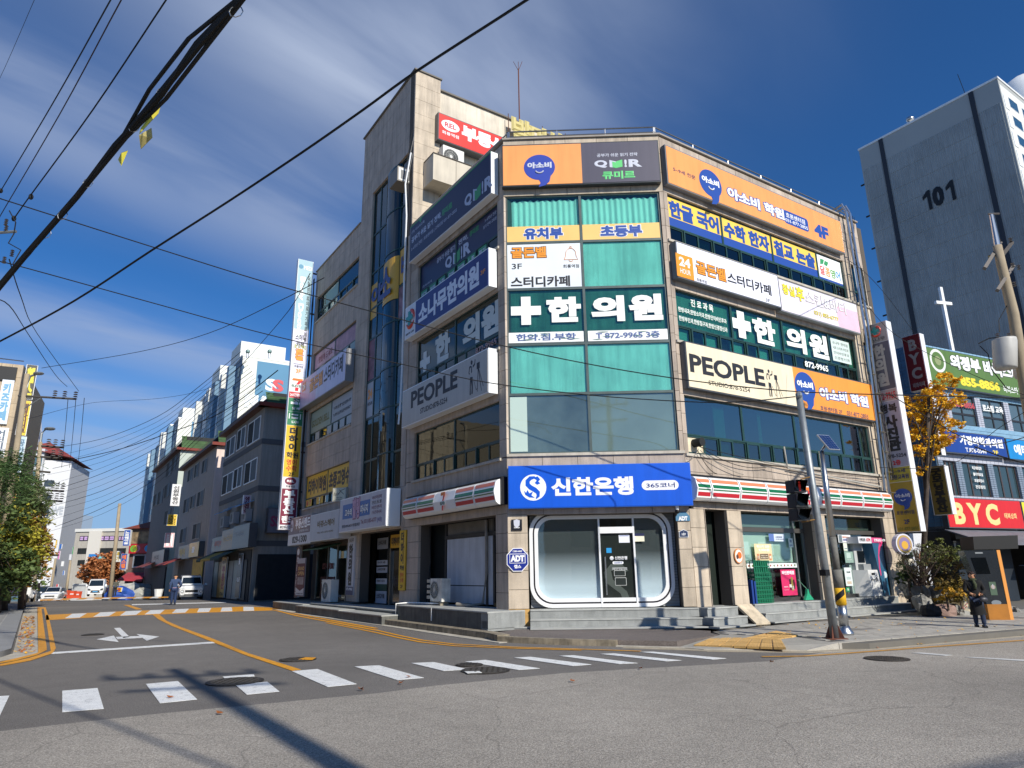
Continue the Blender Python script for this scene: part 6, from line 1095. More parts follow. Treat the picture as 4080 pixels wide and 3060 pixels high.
b=MB();b.tube([at('L1',1090,385,p0.y-.25),at('L1',1155,370,p0.y-.08)],.015,5).tube([at('L1',1095,700,p0.y-.25),at('L1',1190,683,p0.y-.08)],.015,5);b.build('bracket',mat('#8a6a3a',.6,metal=.5),sg)
# solar lamp post with striped guard
l0=gnd('M1',1765,440,.13);lt=at('J5',1290,1240,l0.y)
t=thing('solar_post',l0,'shiny steel post with a tilted solar panel and yellow black guard sleeve','post')
L_=lambda f:l0.lerp(lt,f)
fz=lambda k,x,y:(at(k,x,y,l0.y).z-l0.z)/(lt.z-l0.z)
f1,f2,f3,f4=fz('M1',1720,145),fz('M1',1715,-0),fz('L1',1350,1050),fz('L1',1320,810)
MB().tube([L_(0),L_(.012),L_(.03),L_(.045)],[.19,.19,.13,.115],16).build('base_bell',STEEL,t,True);MB().tube([L_(.045),L_(f1)],.105,14).build('lower_sleeve',STEEL,t,True)
YB=mat('#e8b41f',.6);b=MB();b.tube([L_(f1),L_(f2+.01)],.12,14);b.build('warning_sleeve',YB,t,True)
b=MB()
for s0 in (0,):
    n=10;a0,a1=L_(f1),L_(f2+.01)
    for i in range(n):
        q=[];
        for j,dz in ((i,0),(i+1,0),(i+1,.42),(i,.42)):
            f=j/n*.62+dz*.9;ang=radians(150+j/n*150);c_=a0.lerp(a1,min(1,max(0,f)));q.append(c_+V3((cos(ang),sin(ang),0))*.122)
        b.quad(*q)
b.build('warning_stripe',BLACK,t)
MB().tube([L_(f2+.01),L_(f3)],.115,14).build('grey_sleeve',mat('#6e6d68',.8,var=.2,vs=12),t,True);MB().tube([L_(f3),L_(f4)],.08,12).build('grey_sleeve',mat('#6e6d68',.8,var=.2,vs=12),t,True);MB().tube([L_(f4),L_(1)],[.075,.065],12).build('pole',STEEL,t,True)
c=[at('J5',x,y,l0.y+dy) for x,y,dy in ((1255,1102,-.2),(1352,1108,.15),(1448,1228,.15),(1358,1222,-.2))];b=MB();nn=(c[1]-c[0]).cross(c[3]-c[0]).normalized();nn=nn if nn.z > 0 else -nn;b.hexa([p-nn*.03 for p in c]+[p for p in c]);pn=b.build('solar_panel',mat('#c9ccd0',.4,metal=.5),t)
b=MB()
for i in range(4):
    for j in range(7):
        f=lambda a,e:(c[0].lerp(c[1],a)).lerp(c[3].lerp(c[2],a),e)+nn*.006
        b.quad(f(.04+i*.235,.03+j*.136),f(.04+i*.235+.215,.03+j*.136),f(.04+i*.235+.215,.03+j*.136+.12),f(.04+i*.235,.03+j*.136+.12))
tag(b.build('solar_cell',mat('#1b2a57',.15,coat=.8),pn),kind='stuff');b2=MB();b2.v=[tuple(V3(v)-nn*.045) for v in b.v];b2.f=b.f;tag(b2.build('rear_cell',mat('#1b2a57',.2),pn),kind='stuff')
MB().tube([lt,lt+V3((.1,0,.12)),(c[2]+c[3]+c[1])/3-nn*.05],.03,6).build('bracket',STEEL,t)
# dark advertising kiosk
fk=Fr(gnd('M2',1690,650,.13),96);ku=fk.uz('M2',2030,720);kzt=fk.uz('K3',1080,815)[1]
t=thing('info_kiosk',fk.pt(.6,.13,0),'dark upright information kiosk with an orange base and orange edge behind the woman','kiosk')
kw=fk.uz('K3',1345,1410)[0];kt=fk.uz('K3',1215,815)[0]
P=[(0,.13),(kw,.13),(kt+.02,kzt),(-.35,kzt)]
MB().prism(fk,[(P[0][0]-.0,.55),(P[1][0]-.02,.55),P[2],P[3]],-.35,0).build('body',mat('#23272b',.25,coat=.4,var=.1),t);MB().prism(fk,[P[0],P[1],(P[1][0],.55),(0,.55)],-.36,.01).build('orange_base',mat('#a86c1c',.5,var=.15),t)
MB().prism(Fr(fk.pt(kw,0,0),fk.az),[(.0,.13),(.09,.13),(kt-kw+.12,kzt),(kt-kw+.03,kzt)],-.34,.005).build('orange_edge',mat('#e79a45',.5),t)
MB().prism(fk,[(-.12,kzt-.65),(kt-.25,kzt-.65),(kt-.3,kzt-.2),(-.2,kzt-.2)],.002,.008).build('screen',mat('#0b0e10',.1,coat=.8),t);MB().prism(fk,[(-.05,kzt-.09),(kt-.35,kzt-.09),(kt-.36,kzt-.05),(-.06,kzt-.05)],.002,.008).build('top_light_bar',mat('#8d9294',.4),t)
r=R(fk,'K3',1158,1075,1235,1185,.0);flat(t,fk,rectpts(r),mat('#49604c',.5),.006,'green_notice');flat(t,fk,disc(fk,(r[0]+r[2])/2,r[3]-.14,.06),mat('#a89a90',.5),.011,'sign_print');flat(t,fk,rectpts((r[0]+.08,r[1]+.18,r[2]-.08,r[1]+.3)),LILAC,.011,'sign_print')
r=R(fk,'K3',1190,1230,1255,1265,.0);flat(t,fk,disc(fk,(r[0]+r[2])/2,(r[1]+r[3])/2,.13,.07),mat('#7d858b',.5),.006,'emblem_print')
# black hanging board and awnings of the market building
FRr=Fr(FC.pt(14,0,-1),64)
# round bracket lamp sign beside the building end
a=at('L2',862,335,24.6);fq=Fr(a,75);t=thing('round_sign',a,'round white rimmed badge sign on a bracket beside the last granite pier','sign');MB().prism(fq,disc(fq,0,a.z,.36,.36,24),-.2,0).build('drum',mat('#d7d7e2',.4),t);flat(t,fq,disc(fq,0,a.z,.31,n=24),mat('#b99a5a',.5),.001,'face');flat(t,fq,disc(fq,0,a.z,.24,n=20),mat('#8d7aa0',.5),.006,'print');flat(t,fq,disc(fq,0,a.z-.03,.14,n=16),mat('#d9a83a',.5),.010,'print')
MB().box(fq,.05,.3,a.z-.75,a.z-.5,-.2,0).build('lamp_box',mat('#e6e0d0',.5),t)

# ================================================================ market building with blue tiles (right edge)
mk=thing('market_building',FRr.pt(6,0,-2),'blue and white tiled two storey building over shops with an awning','building')
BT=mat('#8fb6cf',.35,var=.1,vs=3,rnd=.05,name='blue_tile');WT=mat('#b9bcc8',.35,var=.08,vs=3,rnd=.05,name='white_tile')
MB().box(FRr,2.25,16,3.0,11.3,-8,-.12).build('wall',mat('#7d8794',.7),mk)
def tiles(r,mt,pw,ph,fr=FRr,d=0.0):
    nu=max(1,round((r[2]-r[0])/pw));nz=max(1,round((r[3]-r[1])/ph))
    for i in range(nu):
        for j in range(nz):
            w_=(r[2]-r[0])/nu;h_=(r[3]-r[1])/nz;TB.setdefault(mt,MB()).box(fr,r[0]+i*w_+.008,r[0]+(i+1)*w_-.008,r[1]+j*h_+.008,r[1]+(j+1)*h_-.008,-.12,d)
TB={}
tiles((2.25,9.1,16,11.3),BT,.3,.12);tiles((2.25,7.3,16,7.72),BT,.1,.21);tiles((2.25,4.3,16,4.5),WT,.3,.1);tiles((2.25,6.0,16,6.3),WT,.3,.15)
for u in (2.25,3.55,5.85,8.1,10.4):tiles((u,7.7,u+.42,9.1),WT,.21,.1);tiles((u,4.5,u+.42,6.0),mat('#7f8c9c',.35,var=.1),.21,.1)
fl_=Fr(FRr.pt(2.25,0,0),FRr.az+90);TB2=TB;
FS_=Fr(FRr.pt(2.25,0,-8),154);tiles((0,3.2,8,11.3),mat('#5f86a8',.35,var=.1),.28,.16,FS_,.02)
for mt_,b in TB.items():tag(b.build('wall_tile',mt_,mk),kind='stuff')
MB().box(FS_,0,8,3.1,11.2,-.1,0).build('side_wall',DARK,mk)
BFR=mat('#2b2826',.4)
for u0,u1 in ((3.97,5.85),(6.27,8.1),(8.52,10.4)):
    for a,c in ((u0,(u0+u1)/2),((u0+u1)/2,u1)):
        win(mk,FRr,a,c,8.25,9.1,BFR,glass('#a9c0c0',.1),(mat('#b3c6c4',.8,var=.15),.1));win(mk,FRr,a,c,7.72,8.25,BFR,glass('#8fa6a6',.1),(mat('#8fa09e',.8,var=.2),.1))
for u0,u1 in ((2.67,3.55),(3.97,5.85),(6.27,8.1),(8.52,10.4)):
    n=3;
    for i in range(n):win(mk,FRr,u0+(u1-u0)*i/n,u0+(u1-u0)*(i+1)/n,4.5,6.0,mat('#4a3f3c',.4),glass('#6d8582',.12),(mat('#8fc0b0' if i == 1 else '#3a3f3e',.8,var=.2),.12))
def mkt(rect,txts,lab,col,cat='sign',d=.25,faces=None):
    s=board('shop_sign',lab,FRr,rect,col,.02,d,cat,faces=faces,fcol='#5c6064')
    for a in txts:txt(s,FRr,a[0],a[1],a[2],s['_d'],a[3],**(a[4] if len(a) > 4 else {}))
    return s
w1=mat('#eef0ee',.4);yl=mat('#f0d93a',.4)
s=mkt((2.3,9.3,10.1,11.1),[('의정부 바리스타',(4.1,10.25,9.6,10.95),w1,.06,dict(ol=(mat('#3a3c38',.4),.1))),('855-8856',(4.6,9.5,7.6,9.95),yl,.06),('바리스타 학원',(7.9,9.5,9.7,9.85),w1,.03)],'olive green barista academy sign on top of the tiled building','#5d7a38')
flat(s,FRr,disc(FRr,3.2,10.5,.55),mat('#dfe2da',.4),s['_d'],'emblem');flat(s,FRr,disc(FRr,3.2,10.5,.42),mat('#5d7a38',.4),s['_d']+.004,'emblem');flat(s,FRr,disc(FRr,3.2,10.5,.22),mat('#8f9a6a',.4),s['_d']+.008,'emblem')
mkt((2.6,6.3,7.12,7.3),[('가정의학과의원',(3.7,6.72,6.9,7.15),w1,.05),('T.876-0544',(4.0,6.4,5.5,6.6),w1,.02),('2F',(6.0,6.4,6.4,6.6),yl,.03)],'navy blue family clinic sign on the middle of the tiled building','#1d3f8c')
mkt((7.2,6.25,11.5,7.25),[('애터미',(7.7,6.5,9.4,7.0),w1,.04)],'bright sky blue sign with white lettering on the tiled building','#1d86c8')
s=mkt((1.9,3.1,7.3,4.38),[('B Y C',(2.35,3.25,5.5,4.18),mat('#e8cf8a',.5),.05),('태복상회',(5.9,3.55,6.8,3.8),mat('#e8cf8a',.5),.02)],'bright red BYC fascia with cream letters above the dark awning','#cf2323')
mkt((7.36,2.9,10.5,4.35),[('굿모닝',(7.6,3.75,9.4,4.2),mat('#2c5a2e',.5),.05),('855',(8.0,3.1,9.0,3.55),RED,.05)],'yellow fascia with green letters next to the red one','#e8dc2e')
for z,tt,cc in ((8.55,'T.855-8856','#b5454a'),):txt(mk,FRr,tt,(4.0,z,5.8,z+.28),mat(cc,.5),-.02,.04,name='window_lettering');txt(mk,FRr,'로스팅 교육',(6.4,8.5,8.0,8.85),w1,-.02,.04,name='window_lettering')
for i in range(4):txt(mk,FRr,['독감예방접종','물리치료실','초음파검사','건강검진'][i],(4.7,5.7-.28*i,5.4,5.85-.28*i),w1,-.02,.03,name='window_lettering',res=2)
txt(mk,FRr,'애터미',(8.7,5.4,9.3,5.7),w1,-.02,.03,name='window_lettering')
MB().box(FRr,2.25,16,.0,3.1,-6,-5.9).build('shop_back',mat('#1a1a1a',.9),mk);MB().box(FRr,2.25,2.6,0,3.1,-6,0).box(FRr,9.5,9.8,0,3.1,-3,0).build('shop_wall',mat('#3a3a3a',.8),mk)
aw=thing('shop_awning',FRr.pt(6,2.2,1),'grey shop awning sloping over dark racks under the red fascia','awning')
b=MB();b.hexa([FRr.pt(1.8,2.35,1.9),FRr.pt(9,2.35,1.9),FRr.pt(9,3.0,.1),FRr.pt(1.8,3.0,.1),FRr.pt(1.8,2.38,1.9),FRr.pt(9,2.38,1.9),FRr.pt(9,3.05,.1),FRr.pt(1.8,3.05,.1)]);b.build('canopy',mat('#6e7078',.7,var=.15),aw)
MB().box(FRr,1.8,1.86,.1,2.35,1.8,1.86).build('post',DARK,aw);MB().prism(FRr,[(5.2,1.9),(9,1.75),(9,2.38),(5.6,2.38)],1.9,1.92).build('blue_valance',mat('#2c63a8',.6),aw)
t=thing('hanging_board',FRr.pt(4.6,1.9,2.2),'black rectangular board hung below the awning beside the kiosk','board');q=[at('K3',x,y,21.5) for x,y in ((1030,700),(1400,690),(1405,800),(1040,808))];b=MB();o_=V3((.1,.8,0));b.hexa([q[3],q[2],q[2]+o_,q[3]+o_,q[0],q[1],q[1]+o_,q[0]+o_]);b.build('panel',mat('#08090a',.6),t)
t=thing('dark_storefront',FRr.pt(3,.1,.3),'dark blue grey storefront of the shop under the awning','screen');MB().box(FRr,1.55,5.45,2.5,2.56,.38,.52).build('top_rail',DARK,t);MB().box(FRr,1.6,5.4,.13,2.5,.4,.5).build('panel',mat('#18222c',.6,var=.3,vs=1.2),t)  # dark panel stands in for the storefront under the awning
t=thing('clothes_rack',FRr.pt(7,.1,.6),'rack of dark and pale garments under the shop awning','rack');rg=random.Random(4)
for i in range(9):MB().box(FRr,5.9+i*.22,6.07+i*.22,.5+rg.uniform(0,.2),1.5,.3,.7).build('garment',mat(rg.choice(['#26262a','#8d9096','#3a2f2c','#c9cacc','#1d1d20']),.9),t)
MB().tube([FRr.pt(5.8,1.55,.5),FRr.pt(8,1.55,.5)],.02,6).build('rail',STEEL,t)
def rblade(k,corners,Y,lab,segcol,texts,th=.3,tcol=None):
    tl,tr,bl=[at(k,*c_,Y) for c_ in corners];fr=Fr(V3((tl.x,tl.y,0)),146.9);u1,zt_=fr.uz(k,*corners[1]);zb=fr.uz(k,*corners[2])[1];s=vboard('blade_sign',lab,fr,0,u1,[(tl.z if 0 else zt_,zb,segcol)],-th,0)
    for tt,f0,f1,m_,bo,vv in texts:txt(s,fr,tt,(u1*.2,zb+(zt_-zb)*f0,u1*.82,zb+(zt_-zb)*f1),m_,s['_d'],bo,vert=vv)
    return s
rblade('K2',((500,350),(668,300),(600,855)),27.5,'dark red projecting sign with grey white BYC letters beyond the building end','#7d2228',[('BYC',.2,.92,mat('#b0a49c',.5),.05,True),('비와이씨',.05,.14,mat('#b0a49c',.5),.03,False)],.35)
rblade('K2',((690,900),(780,880),(740,1470)),28.5,'dark green projecting sign half hidden by the yellow tree','#25382f',[('의과',.5,.9,mat('#8d9a90',.5),.04,True)],.35)
rblade('K3',((640,130),(790,108),(712,525)),26,'brown yellow projecting sign with thick black lettering low beside the tiled building','#7a6420',[('굿모닝부동산',.05,.95,mat('#1a1714',.5),.07,True)],.3)
t=thing('white_hoarding',at('L2',1000,600,27),'white hoarding with small brown lettering behind the bare bushes','hoarding');hf=Fr(at('L2',920,215,27.0),90);r=R(hf,'L2',915,215,1200,800,0);MB().box(hf,r[0],r[2],-.2,r[3],-.2,0).build('panel',mat('#d9dbe0',.6,var=.08),t);txt(t,hf,'생삼겹살',(r[0]+.9,r[3]-1.0,r[2]-.6,r[3]-.6),mat('#5a4038',.5),.01,.03);flat(t,hf,disc(hf,r[0]+.5,r[3]-.9,.28),mat('#c9805a',.5),.01,'mark')
# ================================================================ tower block 101 and church cross
c0=at('K1',1000,170,78);F1=Fr(c0,146.24);F1e=Fr(c0,56.24)
t=thing('apartment_tower',F1.pt(-9,0,0),'tall grey apartment slab with black number 101 and two dark vertical stripes','building')
RIB=mat('#a2a6a4',.8,var=.14,vs=.15,streak=.16,name='ribbed_cladding');tt_=RIB.node_tree;g=tt_.nodes.new('ShaderNodeNewGeometry')
wv=tt_.nodes.new('ShaderNodeTexWave');wv.inputs['Scale'].default_value=1.35;wv.bands_direction='DIAGONAL';mpn=tt_.nodes.new('ShaderNodeMapping');mpn.inputs['Scale'].default_value=(1,-1.5,0);tt_.links.new(g.outputs['Position'],mpn.inputs[0]);tt_.links.new(mpn.outputs[0],wv.inputs[0]);bp=tt_.nodes.new('ShaderNodeBump');bp.inputs['Strength'].default_value=.8;bp.inputs['Distance'].default_value=.1;tt_.links.new(wv.outputs[1],bp.inputs['Height']);tt_.links.new(bp.outputs[0],tt_.nodes['Principled BSDF'].inputs['Normal'])
H1=64.6
MB().box(F1,-19.4,0,0,H1,-26,0).build('wall',mat('#a8aba8',.8,var=.05,vs=.1),t)
for j in range(22):
    for a,c in ((-19.1,-16.4),(-15.5,-3.75),(-2.85,-.3)):MB().box(F1,a,c,1.2+j*2.72,3.85+j*2.72,0,.05).build('cladding_panel',RIB,t) if j > 6 else None
for a in (-16.25,-3.6):MB().box(F1,a,a+.6,0,H1+.02,0,.12).build('dark_stripe',mat('#30353d',.7),t)
NB=mat('#101418',.6);txt(t,F1,'0',(-10.45,50.2,-8.95,53.2),NB,.08,.06,th=.05,name='number_zero')
for a in (-11.7,-8.6):flat(t,F1,[(a+.6,50.2),(a+1.05,50.2),(a+1.05,53.2),(a+.7,53.2),(a,52.5),(a,52.0),(a+.6,52.35)],NB,.08,'number_one',.05)
MB().box(F1,-19.5,.1,H1,H1+.3,-26,.1).build('parapet',WHITEP,t)
for j in range(21):
    for i in range(5):win(t,F1e,2.2+i*4.2,5.0+i*4.2,H1-3.6-j*2.9,H1-2.0-j*2.9,WHITEP,mat('#35566b',.15,coat=.5),None,d=.06) if j < 9 and i < 3 else None
MB().box(F1e,.2,24,0,H1-.8,0,.03).build('end_wall',mat('#d8dad6',.7,var=.05),t)
b=MB();[b.box(F1e,.5,1.6,H1-2.9*j-4.4,H1-2.9*j-2.2,.03,.1) for j in range(12)];tag(b.build('ribbed_panel',WHITEP,t),kind='stuff')
MB().box(F1,-9,-3,H1,H1+3.5,-22,-10).build('roof_house',WHITEP,t);cc=at('K1',1100,190,88);MB().ball((cc.x+1.5,cc.y,cc.z-1.5),3.6,12,8,(1,1,1.1)).build('water_tank',WHITEP,t,True)
q=F1.pt(-11.5,H1+.9,-.3);MB().ball(q,.6,10,6,(1,1,.7)).build('roof_ventilator',STEEL,t,True);q=F1.pt(-4.0,H1,-.3);MB().tube([q,q+V3((-.5,0,3.6))],.05,4).build('antenna',DARK,t)
b=MB();[b.box(F1,-20,-19.4,H1-6-j*5.4,H1-5.8-j*5.4,-.2,0) for j in range(5)];tag(b.build('bracket',DARK,t),kind='stuff')
cp=at('K1',640,1660,45);t=thing('church_cross',(cp.x,cp.y,12),'white church cross on a slender post in front of the grey apartment slab','cross');fc_=Fr((cp.x,cp.y),75);ct=at('K1',617,1485,45).z;cb=at('K1',690,1900,45).z-4
MB().box(fc_,-.11,.11,cb,ct,-.1,.1).build('upright',WHITEP,t);ca=at('K1',635,1590,45).z;MB().box(fc_,-.68,.68,ca-.11,ca+.11,-.09,.11).build('crossbar',WHITEP,t)
lb_=thing('low_rooftop',fc_.pt(0,0,0),'dark low roof below the church cross behind the green sign','building');MB().box(fc_,-7,16,0,cb+.3,-8,-.3).build('wall',mat('#4a5560',.8),lb_);MB().box(fc_,-7.3,16.3,cb+.3,cb+.7,-8.3,0).build('roof',DARK,lb_)
# ================================================================ the row along the side street
def cornerbox(name,label,uN,uF,z1,depth,wm,sm,cat='building',zb=-2.0):
    t=thing(name,FA.pt(uN,0,-1),label,cat)
    MB().box(FA,uF,uN,zb,z1,-depth,0).build('wall',wm,t);return t,Fr(FA.pt(uN,0,0),56.24)
def mansard(t,uN,uF,z1,h,depth,fE,gm,rm):
    # sloped tile roof round the top: courses of tiles in two colours
    b={0:MB(),1:MB()};o=.55
    n=5
    for j in range(n):
        a,c=j/n,(j+1)/n;zz0,zz1=z1+.15+h*a,z1+.15+h*c;d0,d1=.45-o*1.3*a,.45-o*1.3*c
        L_=uN-uF;m_=max(4,int(L_/1.1))
        for i in range(m_):
            u0,u1=uF+L_*i/m_,uF+L_*(i+1)/m_;k=1 if (i*3+j*2) % 7 in (0,1) else 0;b[k].quad(FA.pt(u0,zz0,d0+.03),FA.pt(u1,zz0,d0+.03),FA.pt(u1,zz1,d1),FA.pt(u0,zz1,d1))
        m2=max(4,int(depth/1.1))
        for i in range(m2):
            u0,u1=depth*i/m2,depth*(i+1)/m2;k=1 if (i > m2*.25+j*.6) else 0;b[k].quad(fE.pt(u0,zz0,d0+.03),fE.pt(u1,zz0,d0+.03),fE.pt(u1,zz1,d1),fE.pt(u0,zz1,d1))
    tag(b[0].build('roof_tile',gm,t),kind='stuff');tag(b[1].build('roof_tile',rm,t),kind='stuff')
    MB().box(FA,uF-.3,uN+.45,z1-.12,z1+.14,-.2,.5).build('eave_board',mat('#5a4038',.7),t);MB().box(fE,-.45,depth,z1-.12,z1+.14,-.2,.5).build('eave_board',mat('#7a3024',.7),t)
    MB().box(FA,uF,uN,z1+.1,z1+.1+h,-depth,-.5).build('roof',DARK,t)
GT_=mat('#3f5a35',.8,var=.25,vs=1.5,name='green_roof_tile');RT_=mat('#7d3a26',.8,var=.25,vs=1.5,name='red_roof_tile')
GW=mat('#8f8c85',.85,var=.1,vs=.6,streak=.2,name='grey_render');PW_=mat('#d8c6bd',.85,var=.06,vs=.6,streak=.12,name='pale_pink_render');GW2=mat('#b4b0aa',.85,var=.1,vs=.5,streak=.15)
WSL=mat('#9aa1a6',.4)
def facade_windows(t,fr,k,lst,fm=WHITEP,pm=None,d=.05):
    for x0,y0,x1,y1 in lst:
        r=R(fr,k,x0,y0,x1,y1);u0,z0,u1,z1=r
        if u1-u0 > .35:win(t,fr,u0,(u0+u1)/2,z0,z1,fm,pm or glass('#6f8694',.14),(ROOM,.02),d=d,fw=.07);win(t,fr,(u0+u1)/2,u1,z0,z1,fm,pm or glass('#5f7684',.14),(mat('#5d6a70',.8),.02),d=d,fw=.07)
t,fe=cornerbox('rowhouse','dark grey four storey house with mansard tile roof beside the tall projecting sign',-29.5,-41.6,12.6,11,GW,None)
mansard(t,-29.5,-41.6,12.6,.85,11,fe,GT_,RT_)
for z in (10.0,6.9,3.4):MB().box(FA,-41.6,-29.5,z,z+.35,0,.03).box(fe,0,11,z,z+.35,0,.03).build('wall_band',mat('#57585a',.85),t)
facade_windows(t,FA,'N1',[(562,475,615,565),(645,400,690,515),(725,350,800,460),(535,735,598,845),(618,685,665,805),(700,640,775,760)])
for i,(x,y) in enumerate(((530,1070),(600,1040),(690,1020))):
    a=FA.uz('N1',x,y,.4);u_=thing('air_conditioner',FA.pt(a[0],a[1],.4),'boxy outdoor unit on the grey house wall, ' + ('farther end','middle','near end')[i] + ' of three under blue canopies','air conditioner','outdoor units on the grey house');MB().box(FA,a[0]-.55,a[0]+.55,a[1]-.4,a[1]+.4,.05,.45).build('casing',mat('#8d9094',.6),u_);flat(u_,FA,disc(FA,a[0]-.1,a[1],.3,n=14),mat('#4a4d50',.6),.45,'fan_opening')
    b=MB();b.hexa([FA.pt(a[0]-.8,a[1]+.55,.9),FA.pt(a[0]+.7,a[1]+.55,.9),FA.pt(a[0]+.7,a[1]+.9,.05),FA.pt(a[0]-.8,a[1]+.9,.05),FA.pt(a[0]-.8,a[1]+.6,.9),FA.pt(a[0]+.7,a[1]+.6,.9),FA.pt(a[0]+.7,a[1]+.95,.05),FA.pt(a[0]-.8,a[1]+.95,.05)]);b.build('canopy',mat('#6d9ac4',.6),u_)
def rowsign(k,x0,yt,yb,x1,d,col,lab,txts=(),fcol='#55585c',fr=FA):
    u0,zt=fr.uz(k,x0,yt,d);_,zb=fr.uz(k,x0,yb,d);u1=fr.uz(k,x1,(yt+yb)/2,d)[0];a,c=min(u0,u1),max(u0,u1);s=board('shop_sign',lab,fr,(a,zb,c,zt),col,.02,d,fcol=fcol)
    for tt,f0,g0,f1,g1,m_,bo in txts:txt(s,fr,tt,(a+(c-a)*f0,zb+(zt-zb)*g0,a+(c-a)*f1,zb+(zt-zb)*g1),m_,s['_d'],bo,res=2)
    return s
rowsign('N1',455,1190,1290,528,.4,'#33302e','dark shop sign with red lettering at the far end of the grey house',[('투다리',.25,.3,.95,.75,mat('#b54a3a',.5),.06)])
rowsign('N1',528,1135,1280,610,.45,'#8a6238','brown orange shop sign in the middle of the grey house front',[('뉴스타',.15,.4,.9,.75,mat('#c9a05a',.5),.04)])
rowsign('N1',610,1105,1268,722,.5,'#45474a','dark grey shop sign reading MAEIL on the grey house',[('꽃 MAEIL',.1,.5,.7,.75,mat('#8f9294',.5),.03)])
rowsign('N1',790,1050,1135,945,.3,'#6d6a70','dim white restaurant sign with pink script low on the grey house end',[('SSam 솥뚜껑 김치',.1,.25,.95,.75,mat('#7a3550',.5),.03)],fr=fe) if 0 else None
s=board('shop_sign','dim restaurant fascia with pink script behind the tall projecting sign',fe,(.6,4.2,6.5,5.8),'#6f6e76',.05,.5,fcol='#5a5a5c');txt(s,fe,'SSam',(.8,4.6,2.2,5.3),mat('#8d3a5a',.5),s['_d'],.04);txt(s,fe,'솥뚜껑 김치',(2.4,4.6,5.8,5.3),mat('#2f3034',.5),s['_d'],.03)
s=board('shop_sign','upper cream restaurant sign partly hidden by the tall projecting sign',fe,(2.2,6.1,8.0,7.9),'#8c887c',.05,.5,fcol='#5a5a5c');txt(s,fe,'돈돈 속촌',(2.6,6.5,6.5,7.4),mat('#3a3a34',.5),s['_d'],.03)
def vblade(k,c,Y,col,lab,tt=None,tm=INK,bo=.05,az=56.24,vert=True,th=.2):
    tl=at(k,c[0],c[1],Y);fr=Fr((tl.x,tl.y),az);u1,_=fr.uz(k,c[2],c[1]);zb=fr.uz(k,c[0],c[3])[1];s=vboard('blade_sign',lab,fr,0,u1,[(tl.z,zb,col)],-th,0)
    if tt:txt(s,fr,tt,(u1*.15,zb+(tl.z-zb)*.08,u1*.85,zb+(tl.z-zb)*.92),tm,s['_d'],bo,vert=vert,res=2)
    return s
vblade('N1',(685,870,740,1010),45,'#b9a9b8','small lilac projecting sign with maroon letters on the grey house','생삼겹살',mat('#5d2038',.5),.04)
vblade('N1',(162,790,228,950),60,'#dfe0e2','white projecting sign with black outlined letters on the far grey row house','신원부동산',mat('#3a3c40',.5),.03)
vblade('N1',(128,1012,198,1095),62,'#ecc83a','small yellow square projecting sign with a white puppy face','싱글벙글',mat('#5a4520',.5),.02,vert=False)
vblade('N1',(110,1148,178,1255),64,'#e0b4bd','pink projecting hair salon sign on the row houses','돌체',mat('#f2eef0',.5),.05,vert=False)
# ground floor of the grey house
b=MB().box(FA,-41.2,-29.7,-.5,3.2,-.05,.06).build('shopfront_wall',mat('#2b2c2d',.8,var=.3,vs=.8),t)
for x0,x1,cc,nm in ((-40.6,-39.2,'#6e7f80','shop_door'),(-38.9,-37.4,'#8a6a24','poster_film'),(-35.6,-34.2,'#7d7f80','shutter'),(-34,-32.4,'#8f9a98','shop_door'),(-31.6,-30.4,'#20262b','shop_door')):MB().box(FA,x0,x1,.1,2.6,.06,.12).build(nm,mat(cc,.5,var=.2,vs=2),t)
s=board('banner_sign','yellow standing board with bold red vertical letters outside the grey house',FA,(-37.3,.15,-35.8,2.9),'#b8901c',.15,.25,fw=.02);txt(s,FA,'부동산',(-37.0,.7,-36.0,2.3),mat('#a0281e',.5),s['_d'],.07,vert=True);txt(s,FA,'뉴스타',(-37.1,2.4,-36.0,2.75),INK,s['_d'],.05);txt(s,FA,'877-0066',(-37.1,.25,-36.0,.5),INK,s['_d'],.04)
s=board('banner_sign','black flower shop board with white letters outside the grey house',FA,(-32.5,.2,-31.3,3.0),'#161a1e',.15,.22,fw=.02);txt(s,FA,'꽃',(-32.2,2.3,-31.7,2.7),w1,s['_d'],.05);txt(s,FA,'매일꽃',(-32.3,1.2,-31.5,1.5),w1,s['_d'],.03)
for u0,u1,cc,nm in ((-39.6,-36.2,'#b0902c','mustard yellow'),(-36.2,-33.2,'#2d4a40','dark green'),(-41.5,-39.8,'#37493f','dull green')):
    aw=thing('shop_awning',FA.pt(u0,2.8,.5),f'{nm} canvas awning on the grey house shopfronts','awning');b=MB();b.hexa([FA.pt(u0,2.75,1.3),FA.pt(u1,2.75,1.3),FA.pt(u1,3.3,.1),FA.pt(u0,3.3,.1),FA.pt(u0,2.8,1.3),FA.pt(u1,2.8,1.3),FA.pt(u1,3.35,.1),FA.pt(u0,3.35,.1)]);b.build('canopy',mat(cc,.8),aw)
    b=MB();n=9;[b.prism(FA,[(u0+(u1-u0)*i/n,2.75),(u0+(u1-u0)*(i+.5)/n,2.6),(u0+(u1-u0)*(i+1)/n,2.75)],1.28,1.3) for i in range(n)];tag(b.build('scallop',mat(cc,.8),aw),kind='stuff')
# alley between: end wall shops, board, small car
MB().box(fe,.3,8,.1,2.9,.01,.06).build('alley_shopfront',mat('#1d1f21',.8,var=.3),t);MB().box(fe,4.5,6,1.1,2.4,.06,.1).build('alley_window',mat('#6f7a80',.4),t)
